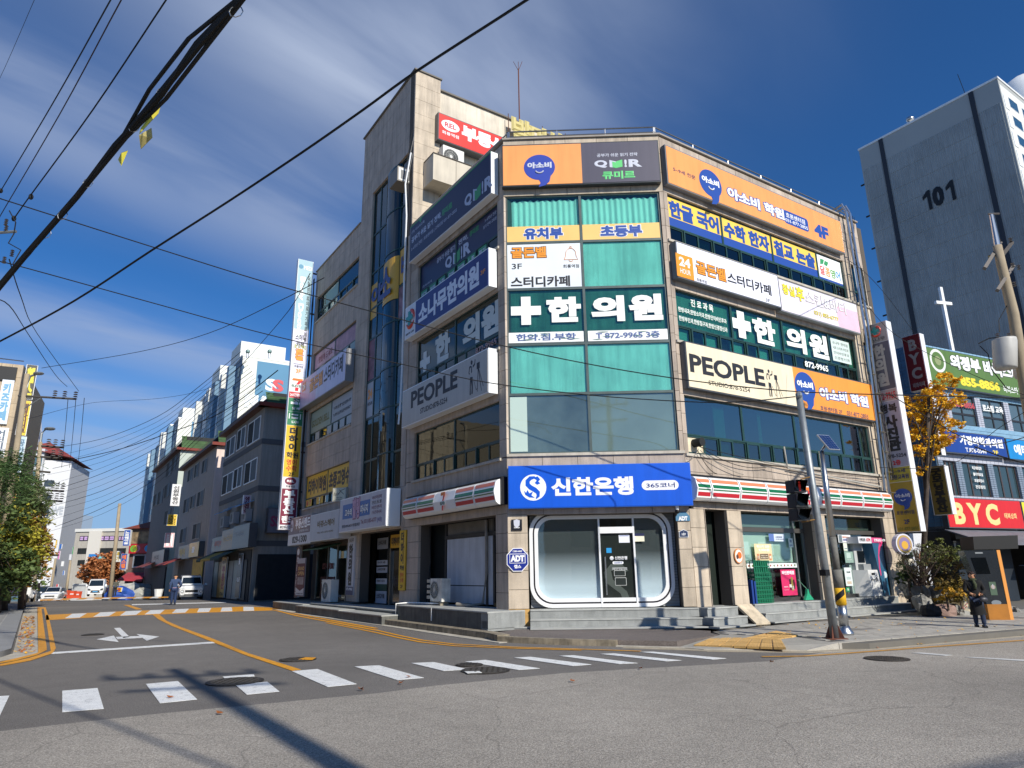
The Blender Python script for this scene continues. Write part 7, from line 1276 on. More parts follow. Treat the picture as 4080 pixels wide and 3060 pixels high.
# second and third houses
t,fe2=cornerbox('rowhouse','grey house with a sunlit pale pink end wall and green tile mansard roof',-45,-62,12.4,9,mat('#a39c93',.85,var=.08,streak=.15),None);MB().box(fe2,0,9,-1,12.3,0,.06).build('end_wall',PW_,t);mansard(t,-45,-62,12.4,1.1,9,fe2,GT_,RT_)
facade_windows(t,FA,'N1',[(280,690,308,760),(330,650,350,735),(385,620,412,700),(250,905,280,995),(300,880,322,965),(350,850,385,945),(225,1120,255,1220),(318,1085,360,1190)],fm=mat('#8d8a84',.5))
rowsign('N1',208,1250,1345,288,.4,'#3a3026','dark brown shop sign with yellow letters on the pale ended house',[('헤어',.1,.2,.6,.8,mat('#c9a83a',.5),.06)])
rowsign('N1',288,1225,1330,352,.45,'#d9b02a','yellow shop sign with a round white mark on the pale ended house',[('꿀',.3,.3,.6,.7,w1,.06)])
MB().box(FA,-58,-45.3,-1,3.0,.0,.1).build('shopfront_wall',mat('#55504a',.8,var=.3,vs=.8),t);MB().box(FA,-50,-45.3,0,3.0,.1,.15).build('yellow_shopfront',mat('#b99a2c',.7,var=.2),t)
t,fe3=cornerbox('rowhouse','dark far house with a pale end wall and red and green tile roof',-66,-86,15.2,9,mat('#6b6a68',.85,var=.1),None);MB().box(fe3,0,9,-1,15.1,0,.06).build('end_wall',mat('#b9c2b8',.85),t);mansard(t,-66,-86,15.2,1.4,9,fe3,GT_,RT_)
facade_windows(t,FA,'N1',[(165,600,185,680),(125,640,150,720),(110,800,135,880),(60,850,85,930),(30,870,52,940),(110,990,140,1080)],fm=mat('#3d3e42',.5))
rowsign('N1',15,1290,1385,95,.5,'#8f8a80','cream signboard with faint script at the end of the row',[('커피',.2,.3,.6,.7,mat('#55504a',.5),.03)])
MB().box(FA,-84,-66.2,-2,2.6,0,.15).build('shopfront_wall',mat('#3a3835',.8,var=.3,vs=.8),t)
for u0,u1,cc,lab in ((-61,-55,'#8a3430','dull red awning on the pale ended house'),(-80,-72,'#7a3a38','faded red awning at the far end of the row')):
    aw=thing('shop_awning',FA.pt(u0,2.4,.5),lab,'awning');b=MB();h_=hz(0,60);b.hexa([FA.pt(u0,2.6,1.8),FA.pt(u1,2.6,1.8),FA.pt(u1,3.3,.1),FA.pt(u0,3.3,.1),FA.pt(u0,2.66,1.8),FA.pt(u1,2.66,1.8),FA.pt(u1,3.36,.1),FA.pt(u0,3.36,.1)]);b.build('canopy',mat(cc,.8),aw)
# brick house with red roof and awning (further down)
Y4=95;A0=at('N3',935,430,Y4);fb_=Fr((A0.x,A0.y),96);q=lambda x,y:fb_.uz('N3',x,y)
t=thing('brick_house',(A0.x,A0.y,-2),'small brick house with red tile roof over a red ice cream shop fascia','building');r=R(fb_,'N3',930,440,1290,1560,0)
MB().box(fb_,r[0],r[2]+1,-4,r[3],-8,0).build('wall',mat('#6e5a50',.85,var=.15,vs=2),t);r2=R(fb_,'N3',945,490,1250,690,0);MB().box(fb_,r2[0],r2[2],r2[1],r2[3],0,.08).build('lattice_brickwork',mat('#8f7a5c',.8,var=.5,vs=1.5),t)
e0=q(895,445)[1];e1=q(1000,290)[1];b=MB();b.hexa([fb_.pt(r[0]-1,e0,.6),fb_.pt(r[2]+1.5,e0,.6),fb_.pt(r[2]+1.5,e0,-8),fb_.pt(r[0]-1,e0,-8),fb_.pt(r[0]+1.6,e1,-2.5),fb_.pt(r[2]+1.5,e1,-2.5),fb_.pt(r[2]+1.5,e1,-6),fb_.pt(r[0]+1.6,e1,-6)]);b.build('roof',mat('#7a3a2a',.85,var=.2,vs=1),t)
r=R(fb_,'N3',895,690,1240,850,.5);s=board('shop_sign','red fascia with coloured ice cream cones on the brick house',fb_,r,'#b8242c',.1,.5,fcol='#7a2020');
for f,cc in ((.2,'#6fae3a'),(.3,'#e8d23a'),(.38,'#e07a9a'),(.85,'#3aa0d0')):flat(s,fb_,disc(fb_,r[0]+(r[2]-r[0])*f,(r[1]+r[3])/2,.45,n=12),mat(cc,.5),s['_d'],'fruit_print')
r=R(fb_,'N3',970,865,1155,1085,0);win(t,fb_,r[0],r[2],r[1],r[3],WSL,glass('#40484a',.1),(ROOM,.02),d=.1,fw=.2)
aw=thing('red_awning',(A0.x,A0.y,-1),'big red fabric awning over piled goods in front of the brick house','awning');p=[at('N3',x,y,yy) for x,y,yy in ((705,1275,88),(1100,1285,88),(1170,1165,94),(870,1165,94))];b=MB();b.hexa([v-V3((0,0,.2)) for v in p]+p);b.build('canopy',mat('#b03a44',.8,var=.15,vs=1),aw);MB().box(fb_,*[R(fb_,'N3',850,1290,1090,1560,0)[i] for i in (0,2)],-3,q(900,1290)[1],0,.1).build('dark_opening',mat('#0d0d0e',.9),aw)
# SBS academy building
Y5=118;B0=at('N3',60,900,Y5);fs_=Fr((B0.x,B0.y),93);r=R(fs_,'N3',60,495,720,1600,0)
t=thing('academy_building',(B0.x,B0.y,-4),'beige four storey building with purple lettered windows and a blue academy banner','building');MB().box(fs_,r[0]-.5,r[2]+4,-6,r[3],-12,0).build('wall',mat('#b0aba0',.85,var=.06,streak=.1),t);MB().box(fs_,*[R(fs_,'N3',250,495,300,1600,0)[i] for i in (0,2)],-6,r[3]+.1,0,.3).build('pilaster',mat('#d6d2c8',.8),t)
MB().box(fs_,r[0]-.6,r[2]+4,r[3],r[3]+.5,-12,.2).build('parapet',mat('#d8d8d2',.8),t)
for y0,y1 in ((765,855),(960,1045),(1150,1240)):
    for x0,x1 in ((48,240),(285,625),(660,830)):rr0=R(fs_,'N3',x0,y0,x1,y1,0);n=3 if x1-x0 < 250 else 5;[win(t,fs_,rr0[0]+(rr0[2]-rr0[0])*i/n,rr0[0]+(rr0[2]-rr0[0])*(i+1)/n,rr0[1],rr0[3],BFR,glass('#2f4a4c',.12),(ROOM,.02),d=.08,fw=.12) for i in range(n)]
for x0,x1,tt in ((78,270,'김나영'),(315,640,'한국무용'),(722,795,'학원')):
    rr0=R(fs_,'N3',x0,565,x1,635,.1);n=len(tt)
    for i,ch in enumerate(tt):a,c=rr0[0]+(rr0[2]-rr0[0])*i/n,rr0[0]+(rr0[2]-rr0[0])*(i+1)/n;w_=win(t,fs_,a,c,rr0[1],rr0[3],BFR,mat('#c9a6d6',.5),None,d=.12,fw=.08);txt(w_,fs_,ch,(a+.35*(c-a)-.3,rr0[1]+.35,c-.3*(c-a)+.2,rr0[3]-.35),INK,.13,.06,res=2)
r=R(fs_,'N3',225,862,668,950,.6);s=board('academy_banner','blue SBS academy banner across the beige building',fs_,r,'#2f80c8',.3,.6,fcol='#2a5f9a');txt(s,fs_,'SBS',(r[0]+.5,r[1]+.5,r[0]+4.3,r[3]-.4),w1,s['_d'],.06);flat(s,fs_,disc(fs_,r[0]+5.5,(r[1]+r[3])/2,.75,n=14),mat('#8a2f4a',.5),s['_d']);
for f,cc in ((.5,'#7fd8d0'),(.6,'#e8b8c8'),(.72,'#3fb06a'),(.85,'#e06a8a')):flat(s,fs_,disc(fs_,r[0]+(r[2]-r[0])*f,(r[1]+r[3])/2,.7,.5,10),mat(cc,.5),s['_d'],'print')
def farblade(k,c,Y,col,lab,tt,tm,vert=True,bo=.05):return vblade(k,c,Y,col,lab,tt,tm,bo,az=88,vert=vert,th=.4)
farblade('N3',(812,465,920,722),90,'#2f58a8','blue and white projecting pub sign with a bottle beside the brick house','노르웨이숲',w1)
farblade('N3',(765,855,868,1115),86,'#33559c','blue projecting sign with big orange letters above the red awning','에스켈',mat('#e87a3a',.5))
farblade('N3',(680,812,758,990),92,'#d9dad2','white projecting sign with gold letters behind the orange lettered sign','투가',mat('#b59a3a',.5))
# ================================================================ apartment slabs behind the row
def apt(name,label,k,xc,yt,Y,xr,xl,wE=None,wS=None,pent=None,bluex=None,floors=14,cols=8):
    c=at(k,xc,yt,Y);fE=Fr((c.x,c.y),56.24);fS=Fr((c.x,c.y),146.24);uE=fE.uz(k,xr,yt)[0];uS=fS.uz(k,xl,yt+60)[0];H=c.z
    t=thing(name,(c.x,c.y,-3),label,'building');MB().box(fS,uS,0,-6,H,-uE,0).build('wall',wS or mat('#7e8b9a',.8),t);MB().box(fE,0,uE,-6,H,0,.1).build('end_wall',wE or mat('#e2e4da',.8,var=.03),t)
    if bluex:ub=fE.uz(k,bluex,yt)[0];MB().box(fE,ub,uE,-6,H-.4,.1,.16).build('blue_cladding',mat('#5f8fae',.8,var=.05,vs=.3),t)
    fh=2.8;L_=-uS;n=cols
    for i in range(n):
        if i % 2 == 0:MB().box(fS,uS+L_*(i+.05)/n,uS+L_*(i+.62)/n,-6,H-.6,0,1.0).build('balcony_bay',mat('#d5d8d4' if i % 4 == 0 else '#6f8fa8',.8),t)
    b=MB()
    for j in range(floors):
        z=H-2.6-j*fh
        for i in range(n):b.box(fS,uS+L_*(i+.15)/n,uS+L_*(i+.55)/n,z,z+1.3,0,1.06 if i % 2 == 0 else .06)
    tag(b.build('window',mat('#3d4c58',.3,coat=.3),t),kind='stuff')
    if pent:
        for (x0,y0,x1,back) in pent:r=R(fE,k,x0,y0,x1,yt,0);MB().box(fE,fE.uz(k,x0,y0,-3)[0],fE.uz(k,x1,y0,-3)[0],H-.1,fE.uz(k,x0,y0,-3)[1],-9,-3).build('roof_house',mat('#dfe2dc',.8),t)
    MB().box(fE,-.1,uE,H,H+.25,-6,.15).build('parapet',WHITEP,t);return t,fE,fS,H,uE
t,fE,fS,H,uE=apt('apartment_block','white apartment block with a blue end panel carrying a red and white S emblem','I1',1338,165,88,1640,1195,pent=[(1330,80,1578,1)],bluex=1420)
r=R(fE,'I1',1465,285,1560,365,.2);cxx,czz=(r[0]+r[2])/2,(r[1]+r[3])/2
txt(t,fE,'S',(r[0],r[1],cxx+.3,r[3]),mat('#e4eaec',.6),.17,.05,name='emblem');txt(t,fE,'S',(cxx-.3,r[1],r[2],r[3]),mat('#d0525a',.6),.19,.05,name='emblem');txt(t,fE,'NAM',(r[0]-2.5,r[1]-2.6,r[2],r[1]-.8),mat('#e4eaec',.6),.17,.08,name='emblem')
for i,x in enumerate((1365,1485)):q=at('I1',x,140,86);v=thing('roof_ventilator',q,'small round steel ventilator on the S emblem block roof, ' + ('over the white wall','over the blue panel')[i],'ventilator','rooftop ventilators');MB().ball(q,.3,8,6).build('head',mat('#7f9a94',.4,metal=.5),v,True);MB().tube([q-V3((0,0,.9)),q],.15,8).build('neck',STEEL,v)
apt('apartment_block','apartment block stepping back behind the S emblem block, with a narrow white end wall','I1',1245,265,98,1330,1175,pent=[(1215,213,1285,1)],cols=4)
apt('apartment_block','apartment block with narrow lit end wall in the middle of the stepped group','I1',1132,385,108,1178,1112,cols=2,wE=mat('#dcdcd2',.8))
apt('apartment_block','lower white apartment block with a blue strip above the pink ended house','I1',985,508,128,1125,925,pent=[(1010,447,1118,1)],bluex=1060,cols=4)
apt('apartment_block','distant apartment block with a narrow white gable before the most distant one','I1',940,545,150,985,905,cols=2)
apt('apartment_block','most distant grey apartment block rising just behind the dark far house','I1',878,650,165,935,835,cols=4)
# ================================================================ left side of the street
YT_=44;c=at('N2',158,90,YT_);ft=Fr((c.x,c.y),62);t=thing('tan_building',(c.x-5,c.y,0),'tan tiled building with a kids cafe sign and black top board','building');TANM=mat('#b9a88e',.8,var=.08,streak=.15,rnd=.05,name='tan_tile')
MB().box(ft,-14,0,-1,c.z,-12,-.1).build('wall',mat('#8d806c',.85),t)
for j in range(20):
    for i in range(9):brick(t,'tan_tile',TANM,ft,-5.4+.6*i+.01,-4.8+.6*i-.01,c.z-.9-.9*j,c.z-.9*j-.015,-.1,random.uniform(-.01,0))
z_=c.z;MB().box(ft,-3.4,-.3,z_-1.2,z_-.25,0,.12).build('black_board',BLACK,t);MB().tube([ft.pt(-5,z_+.3,.2),ft.pt(0,z_+.2,.2)],.04,5).build('roof_rail',STEEL,t)
for u in (-2.9,-1.3):MB().tube([ft.pt(u,0,.2),ft.pt(u,z_-1.4,.2)],.05,6).build('drain_pipe',mat('#4a4038',.7),t)
s=vblade('N2',(18,185,98,480),43.4,'#dce6ee','white vertical kids cafe sign with pastel letters on the tan building','키즈카페',mat('#6fa6c8',.5),.06,az=62)
vblade('N2',(-40,500,62,700),43.5,'#e2e6ea','white lower notice panel under the kids cafe sign','어린이용',mat('#5a6a7a',.5),.03,az=62)
vblade('N2',(178,85,255,315),42,'#3a3a34','black projecting gym sign with yellow lettering on the tan building','헬스',mat('#e0cf3a',.5),.07,az=56)
vblade('N2',(140,322,213,555),42,'#e3c32c','yellow projecting sign with red and black lettering under the gym sign','점핑다이어트',mat('#5a2a20',.5),.06,az=56)
vblade('N2',(120,560,180,800),42,'#bcd3e2','pale blue projecting sign under the yellow diet sign','공인중개',mat('#5a7a92',.5),.04,az=56)
vblade('N2',(80,820,135,1010),41.5,'#e2c63a','yellow and pink sign half hidden behind the pine tree','식당',mat('#b03a5a',.5),.06,az=56)
# far tower with red roof
c=at('N2',205,640,125);fw2=Fr((c.x-.0,c.y),70);c2=fw2.uz('N2',300,640)[0];f3=Fr(fw2.pt(c2,0,0),-22.0);
t=thing('apartment_tower',(c.x,c.y,-6),'tall white apartment tower with a red roof','building')
L2=fw2.uz('N2',165,700)[0];zt_=c.z;MB().box(fw2,L2,c2,-8,zt_,-16,0).build('wall',mat('#c9ccce',.8),t)
fr3=Fr(fw2.pt(c2,0,0),-20);ur=16;MB().box(fw2,c2-.2,c2+.0+4.4,-8,zt_-2.0,-16,-1).build('side_wing',mat('#d5d7d9',.8),t)
b=MB();b.hexa([fw2.pt(L2-.6,zt_,.8),fw2.pt(c2+5,zt_-1.6,.4),fw2.pt(c2+5,zt_-1.6,-16),fw2.pt(L2-.6,zt_,-16),fw2.pt(L2+2.5,zt_+1.9,-4),fw2.pt(c2+1,zt_+.3,-4),fw2.pt(c2+1,zt_+.3,-12),fw2.pt(L2+2.5,zt_+1.9,-12)]);b.build('roof',mat('#8a3d36',.8),t)
b=MB();b.prism(fw2,[(L2+.6,zt_-.5),(c2-1.5,zt_-.5),(c2-1.5,zt_+3.5),((L2+c2)/2-.4,zt_+5.5),(L2+.6,zt_+3.5)],-2,.2);b.build('gable',mat('#e6e9ec',.8),t);flat(t,fw2,disc(fw2,(L2+c2)/2-.5,zt_+3,.9,n=14),mat('#6a7684',.5),.2,'round_window')
for j in range(19):
    for (a,e) in ((.08,.48),(.56,.94)):
        MB().box(fw2,L2+(c2-L2)*a,L2+(c2-L2)*e,zt_-3.2-j*2.7,zt_-1.6-j*2.7,0,.08).build('window',mat('#4f6a78',.2,coat=.5),t)
    if j:MB().box(fw2,c2+.5,c2+2.0,zt_-4.2-j*2.7,zt_-3.0-j*2.7,-1,-.92).build('window',mat('#3a4450',.3),t)
q0=R(fw2,'N2',275,1020,335,1080,0);txt(t,fw2,'AWE',(c2+1.5,q0[1],c2+4.2,q0[3]),mat('#aeb4ba',.6),-.98,.06,name='wall_lettering')
def slab_tower(k,x0,yt,x1,Y,lab,wm,gm,fl=18,cols=5,depth=14,yb=None):
    c=at(k,x0,yt,Y);f=Fr((c.x,c.y),90);u1=f.uz(k,x1,yt)[0];t=thing('office_tower' if gm else 'building_block',(c.x,c.y,-8),lab,'building');MB().box(f,0,u1,-12,c.z,-depth,0).build('wall',wm,t)
    if gm:
        b=MB();n=fl
        for j in range(n):
            for i in range(cols):z=c.z-(c.z+8)*(j+.25)/n;b.box(f,u1*(i+.1)/cols,u1*(i+.9)/cols,z-(c.z+8)*.5/n,z,0,.15)
        tag(b.build('window',gm,t),kind='stuff')
    return t
BLG=mat('#46596b',.3);slab_tower('N2',362,1085,448,420,'distant pale blue glass tower, wider one of the pair',mat('#8fa4b8',.8),BLG,26,6);slab_tower('N2',472,1080,528,430,'distant pale blue glass tower, narrower one of the pair',mat('#9db0c2',.8),BLG,26,4)
slab_tower('N2',300,1215,470,260,'distant blue grey office block low over the street',mat('#74828f',.8),mat('#4d5d6b',.4),14,9);slab_tower('N2',255,1290,330,230,'dark grey block beside the white tower down the street',mat('#4a545e',.8),mat('#333c46',.4),12,4)
slab_tower('N2',470,1195,540,190,'white narrow building with small signs beside the beige academy building',mat('#c8ccc8',.8),mat('#56666a',.5),6,2)
rk=random.Random(8);
for i,(x0,yt,x1,Y) in enumerate(((440,1250,475,170),(405,1300,445,190),(330,1320,375,210),(370,1360,410,200),(455,1300,500,150),(255,1440,320,240),(320,1430,350,230),(505,1500,560,135))):
    slab_tower('N2',x0,yt,x1,Y,['small pale shop block packed with signs, tallest at the street end','narrow cream block at the street end','blue grey block at the middle of the street end','low brown block at the middle of the street end','grey shop block with a red sign near the beige building','hazy dark block at the very end of the street','thin distant beige block at the vanishing point','low white shop beside the parked van'][i],mat(rk.choice(['#9a9a94','#b0a48e','#7f8a94','#8d7a6c','#a8aeb0']),.85),mat('#39434a',.5),6,3)
cs=['#c23a3a','#e8e8e4','#e0b83a','#3a6ab0','#d97ab0','#3f9a5a','#e8e8e4','#d9d9da']
for i in range(16):
    x=rk.uniform(330,500);y=rk.uniform(1240,1540);Y=100+rk.uniform(0,60);vblade('N2',(x,y,x+rk.uniform(8,16),y+rk.uniform(30,60)),Y,cs[i % 8],f'tiny distant {["red","white","yellow","blue","pink","green","white","pale grey"][i%8]} shop sign {["high above","low over","at mid height over","just above cars at"][i//4]} the far end of the street',None,az=90)
# ================================================================ foliage
def leafcloud(name,par,blobs,n,size,mt,seed=1,flat_=.5,needle=False):
    r=random.Random(seed);b=MB();V_=sum(q[3]**2 for q in blobs)
    for (x,y,z,R_,sz) in [(q[0],q[1],q[2],q[3],q[4] if len(q) > 4 else .8) for q in blobs]:
        m_=int(n*R_**2/V_);clumps=[V3((r.gauss(0,.5),r.gauss(0,.5),r.gauss(0,.5))).normalized()*R_*r.uniform(.35,1.0)**.6 for _ in range(max(3,m_//28))]
        for _ in range(m_):
            c_=r.choice(clumps);p=V3((x,y,z))+V3((c_.x,c_.y,c_.z*sz))+V3((r.gauss(0,1),r.gauss(0,1),r.gauss(0,.7)))*R_*.13
            a=r.uniform(0,6.28);e=r.uniform(-.7,.7);t=V3((cos(a)*cos(e),sin(a)*cos(e),sin(e)));w_=t.cross(V3((r.gauss(0,1),r.gauss(0,1),1))).normalized();s_=size*r.uniform(.6,1.3)
            if needle:b.quad(p-t*s_*1.5-w_*s_*.14,p-t*s_*1.5+w_*s_*.14,p+t*s_*1.5)
            else:b.quad(p-t*s_,p-w_*s_*.6,p+t*s_,p+w_*s_*.6)
    o=b.build(name,mt,par)
    return o
def leafmat(c,v=.45):
    m_=mat(c,.7,var=v,vs=3.5,name='foliage');b=m_.node_tree.nodes['Principled BSDF'];b.inputs['Transmission Weight'].default_value=0;b.inputs['Subsurface Weight'].default_value=0;return m_
BARK=mat('#4a4038',.9,var=.3,vs=6,bump=.5,bs=20,name='bark')
def limbs(par,base,top,r,targets,mt=BARK):
    b=MB();b.tube([base,base.lerp(top,.5)+V3((.05,0,0)),top],[r,r*.8,r*.5],8)
    for q in targets:m_=base.lerp(top,random.uniform(.45,.95));b.tube([m_,m_.lerp(q,.5)+V3((0,0,.2)),q],[r*.4,r*.22,r*.06],5)
    return b.build('trunk',mt,par,True)
# ginkgo on the right
gy=25.5;gp=lambda x,y,dy=0:at('K2',x,y,gy+dy)
base=at('K3',575,1100,gy);base.z=.3;t=thing('ginkgo_tree',base,'yellow autumn ginkgo tree behind the tall projecting sign','tree')
bl=[(900,760,.75),(820,850,.65),(760,920,.8),(640,950,.75),(960,920,.8),(1020,910,.45),(580,1020,.6),(700,1060,.8),(850,1010,.75),(620,1180,.8),(760,1200,.9),(900,1180,.75),(1000,1180,.5),(680,1330,.8),(820,1330,.85),(930,1300,.6),(640,1430,.5),(740,1450,.6),(720,1600,.45),(640,1620,.35),(930,720,.4),(1010,730,.35)]
P=[gp(x,y,random.uniform(-.6,.6)) for x,y,_ in bl];leafcloud('crown',t,[(p.x,p.y,p.z,r_*.62,.75) for p,(_,_,r_) in zip(P,bl)],9500,.055,leafmat('#e6b422',.35),5)
limbs(t,base,gp(760,900),.11,P)
# planted bank with boulders and shrubs
bk=[gnd('L2',x,y,.13) for x,y in ((870,1090),(1100,1130),(1400,1180),(1650,1200))]
b=MB();F0=FC.pt(11.75,0,.4);pr_=[V3(q) for q in ((14.1,24.5,0),(13.0,22.4,0),(14.0,22.0,0),(14.6,22.5,0))]
for i in range(3):
    a,c=pr_[i],pr_[i+1];o1=V3((1.3,2.4,0))*(.6 if i == 0 else 1);a0,c0=V3((a.x,a.y,.1)),V3((c.x,c.y,.1));b.quad(a0,c0,c0+o1*.5+V3((0,0,.45)),a0+o1*.5+V3((0,0,.45)));b.quad(a0+o1*.5+V3((0,0,.45)),c0+o1*.5+V3((0,0,.45)),c0+o1*2+V3((0,0,.8)),a0+o1*2+V3((0,0,.8)))
struct(b,'planted_bank',mat('#5d5238',.95,var=.5,vs=3,bump=.6,bs=8,name='leafy_soil'))
RK=mat('#8d8c86',.85,var=.35,vs=2.2,bump=.7,bs=5,streak=.2,name='boulder');RK2=mat('#a0857a',.85,var=.3,vs=3,bump=.6,bs=6)
rrk=random.Random(2)
def rock(c,sx,sy,sz,lab,mt=RK,nm='boulder'):
    bm_=MB();n,m_=12,8;i0=0
    f=[rrk.uniform(.75,1.15) for _ in range(20)];ph=[rrk.uniform(0,6) for _ in range(4)]
    for k in range(m_+1):
        th=pi*k/m_
        for j in range(n):
            a=2*pi*j/n;w_=1+.16*sin(a*3+ph[0]+th*2)+.12*sin(a*2+ph[1])*sin(th*3+ph[2])+rrk.uniform(-.05,.05);q=[sin(th)*cos(a),sin(th)*sin(a),cos(th)];q=[math.copysign(abs(v)**.75,v) for v in q];bm_.v.append((c.x+q[0]*sx*w_,c.y+q[1]*sy*w_,c.z+q[2]*sz*w_))
    for k in range(m_):
        for j in range(n):a_=k*n+j;b__=k*n+(j+1) % n;bm_.f.append((a_,a_+n,b__+n,b__))
    o=bm_.build(nm,mt);tag(o,lab,'boulder','boulders along the planted bank');return o
for x,y,sx,sz,z0,lab,m_ in ((940,870,.5,.33,22,'broad grey boulder highest beside the last granite pier',RK),(1065,905,.3,.45,22,'dark upright boulder in the second row of the bank',RK),(1060,1010,.42,.42,21.2,'pale leaning slab boulder in front of the bank',RK),(1210,920,.42,.48,22,'streaked pointed boulder in the middle of the bank',RK),(1150,1095,.45,.3,20.4,'very dark rounded boulder at the foot of the bank',mat('#2c2b2a',.9,var=.3,bump=.5,bs=8)),(1300,1100,.6,.32,20.6,'wide reddish boulder at the foot of the bank',RK2),(1420,1065,.28,.22,21,'small round boulder between the reddish and low grey ones',RK),(1545,1140,.5,.22,20.8,'low grey boulder behind the woman',RK),(870,800,.3,.3,23,'small boulder against the last granite pier',RK),(2100,1110,.3,.28,22,'lone boulder behind the orange based kiosk',RK)):
    p=at('L2',x,y,z0+1.5);rock(p,sx*.52,.3,sz*.62,lab,m_)
sh=thing('shrub',at('L2',1000,760,22.8),'tangled bare stemmed shrub in front of the white hoarding','shrub');rs_=random.Random(6);b=MB()
for i in range(60):
    p=at('L2',1030+rs_.uniform(-60,120),800,22.8+rs_.uniform(-.3,.4));q=at('L2',1000+rs_.gauss(80,170),rs_.uniform(380,650),22.5+rs_.uniform(-.5,.8));m_=p.lerp(q,.5)+V3((rs_.uniform(-.25,.25),0,rs_.uniform(-.1,.3)));b.tube([p,m_,q,q+V3((rs_.uniform(-.3,.3),0,rs_.uniform(-.3,.2)))],[.018,.012,.008,.004],4)
b.build('stems',mat('#3f332c',.9),sh);leafcloud('leaves',sh,[(q.x,q.y,q.z,.5) for q in (at('L2',960,560,22.6),at('L2',1200,640,22.4),at('L2',1120,430,22.8))],900,.035,leafmat('#4a4a26'),9)
for i,(x,y,Y,R_,c_,lab,n) in enumerate(((900,560,23.5,.75,'#33481f','dark green fern like shrub against the last pier',2600),(1290,430,24.5,.9,'#5c6228','olive green shrub above the boulders',2800),(1330,700,22.8,.8,'#6d5a24','brown green leafy shrub spreading over the bank',2800),(1480,900,22.2,.7,'#7a6a2a','low autumn ground cover behind the woman',2200),(1150,520,23.6,.6,'#4a5524','thin green shrub between hoarding and awning',1500),(1540,430,25,.6,'#4a5a2a','sparse leafy branch reaching toward the awning',700),(900,720,23,.45,'#3f5224','low shrub behind the first boulders',900),(1330,900,21.8,.55,'#b98f26','drift of yellow leaves caught in the bank plants',900))):
    p=at('L2',x,y,Y);s_=thing('shrub',V3((p.x,p.y,.5)),lab,'shrub');rr2=random.Random(30+i);leafcloud('leaves',s_,[(p.x+rr2.uniform(-.5,.5)*R_,p.y+rr2.uniform(-.3,.3),p.z+rr2.uniform(-.4,.4)*R_,R_*rr2.uniform(.25,.5),.8) for _ in range(8)],int(n*.8),.04,leafmat(c_),40+i,needle=(i == 0));MB().tube([V3((p.x,p.y,.3)),p],.03,5).build('stem',BARK,s_)
# left: pine, yellow trees, hedge
def tree(name,k,blobs,Y,base,lab,col,n,size,seed,needle=False,tr=.14,R_=1.0,cat='tree',bz=None):
    P=[at(k,x,y,Y+random.uniform(-1,1)) for x,y,_ in blobs];b0=at(k,*base,Y);b0.z=hz(0,Y) if bz is None else bz;t=thing(name,b0,lab,cat)
    leafcloud('crown',t,[(p.x,p.y,p.z,r_*R_,.8) for p,(_,_,r_) in zip(P,blobs)],n,size,leafmat(col),seed,needle=needle);top=max(P,key=lambda q:q.z);limbs(t,b0,top,tr,P);return t
tree('pine_tree','N2',[(-10,790,1.3),(60,800,.9),(10,880,1.1),(110,810,.5),(-30,940,1.2),(-60,720,1.0),(40,760,.4)],26,(-45,1500),'dark green pine in front of the tan building','#3f5a2a',4200,.11,61,True)
tree('pine_tree','N2',[(170,920,1.2),(210,970,1.3),(130,970,1.1),(240,1000,.8),(190,1060,1.2),(230,1080,.8),(150,890,.8),(215,890,.5)],36,(170,1520),'pine with drooping dark branches in front of the white tower','#56653a',3600,.14,62,True)
tree('ginkgo_tree','N2',[(20,1160,1.4),(90,1190,1.5),(60,1270,1.4),(130,1290,1.3),(10,1300,1.3),(110,1380,1.3),(40,1400,1.3),(150,1350,1.0),(70,1230,1.0)],35,(60,1560),'yellow green broadleaf tree below the pines','#98922e',6000,.10,63)
tree('maple_tree','N2',[(160,1130,1.0),(190,1160,1.0),(150,1050,1.1),(200,1240,1.1),(170,1330,1.3),(190,1420,1.2),(120,1470,1.0),(220,1300,.6)],40,(175,1560),'rusty brown and green tree beside the leaning grey pole','#9a7434',5500,.11,64)
tree('broadleaf_tree','N2',[(30,1480,1.6),(80,1450,1.2),(-20,1420,1.5),(110,1430,1.0),(-30,1250,1.6),(-40,1100,1.4)],33,(10,1600),'dark green leafy tree behind the iron fence','#4f6230',3200,.12,65)
tree('maple_tree','N3',[(420,1010,2.0),(520,990,1.8),(330,1120,2.2),(450,1120,2.4),(580,1050,1.8),(260,1200,1.8),(380,1230,2.2),(520,1180,2.2),(500,1300,1.8),(610,1180,1.5),(650,1240,1.2)],104,(480,1560),'orange autumn tree in front of the beige academy building','#a86a3c',6500,.26,66,tr=.3)
# iron fence at the left
t=thing('iron_fence',gnd('M4',50,440,0),'dark iron fence with vertical pickets under the trees','fence');pa,pb=at('M4',-200,440,36),at('M4',110,440,46)
fp=Fr((pa.x,pa.y),math.degrees(math.atan2(pb.x-pa.x,pb.y-pa.y)));Lf=(pb.xy-pa.xy).length
for i in range(int(Lf/.25)):MB().box(fp,i*.25,i*.25+.05,.1,1.9,-.03,.02).build('picket',mat('#2a2724',.7),t)
MB().box(fp,0,Lf,1.5,1.56,-.05,.04).build('rail',mat('#2a2724',.7),t);MB().box(fp,0,Lf,.3,.36,-.05,.04).build('rail',mat('#2a2724',.7),t)
s=vblade('M4',(112,305,185,432),45,'#a83a4a','red standing banner with white letters by the iron fence','부산',mat('#e8dcd8',.5),.07,az=90);
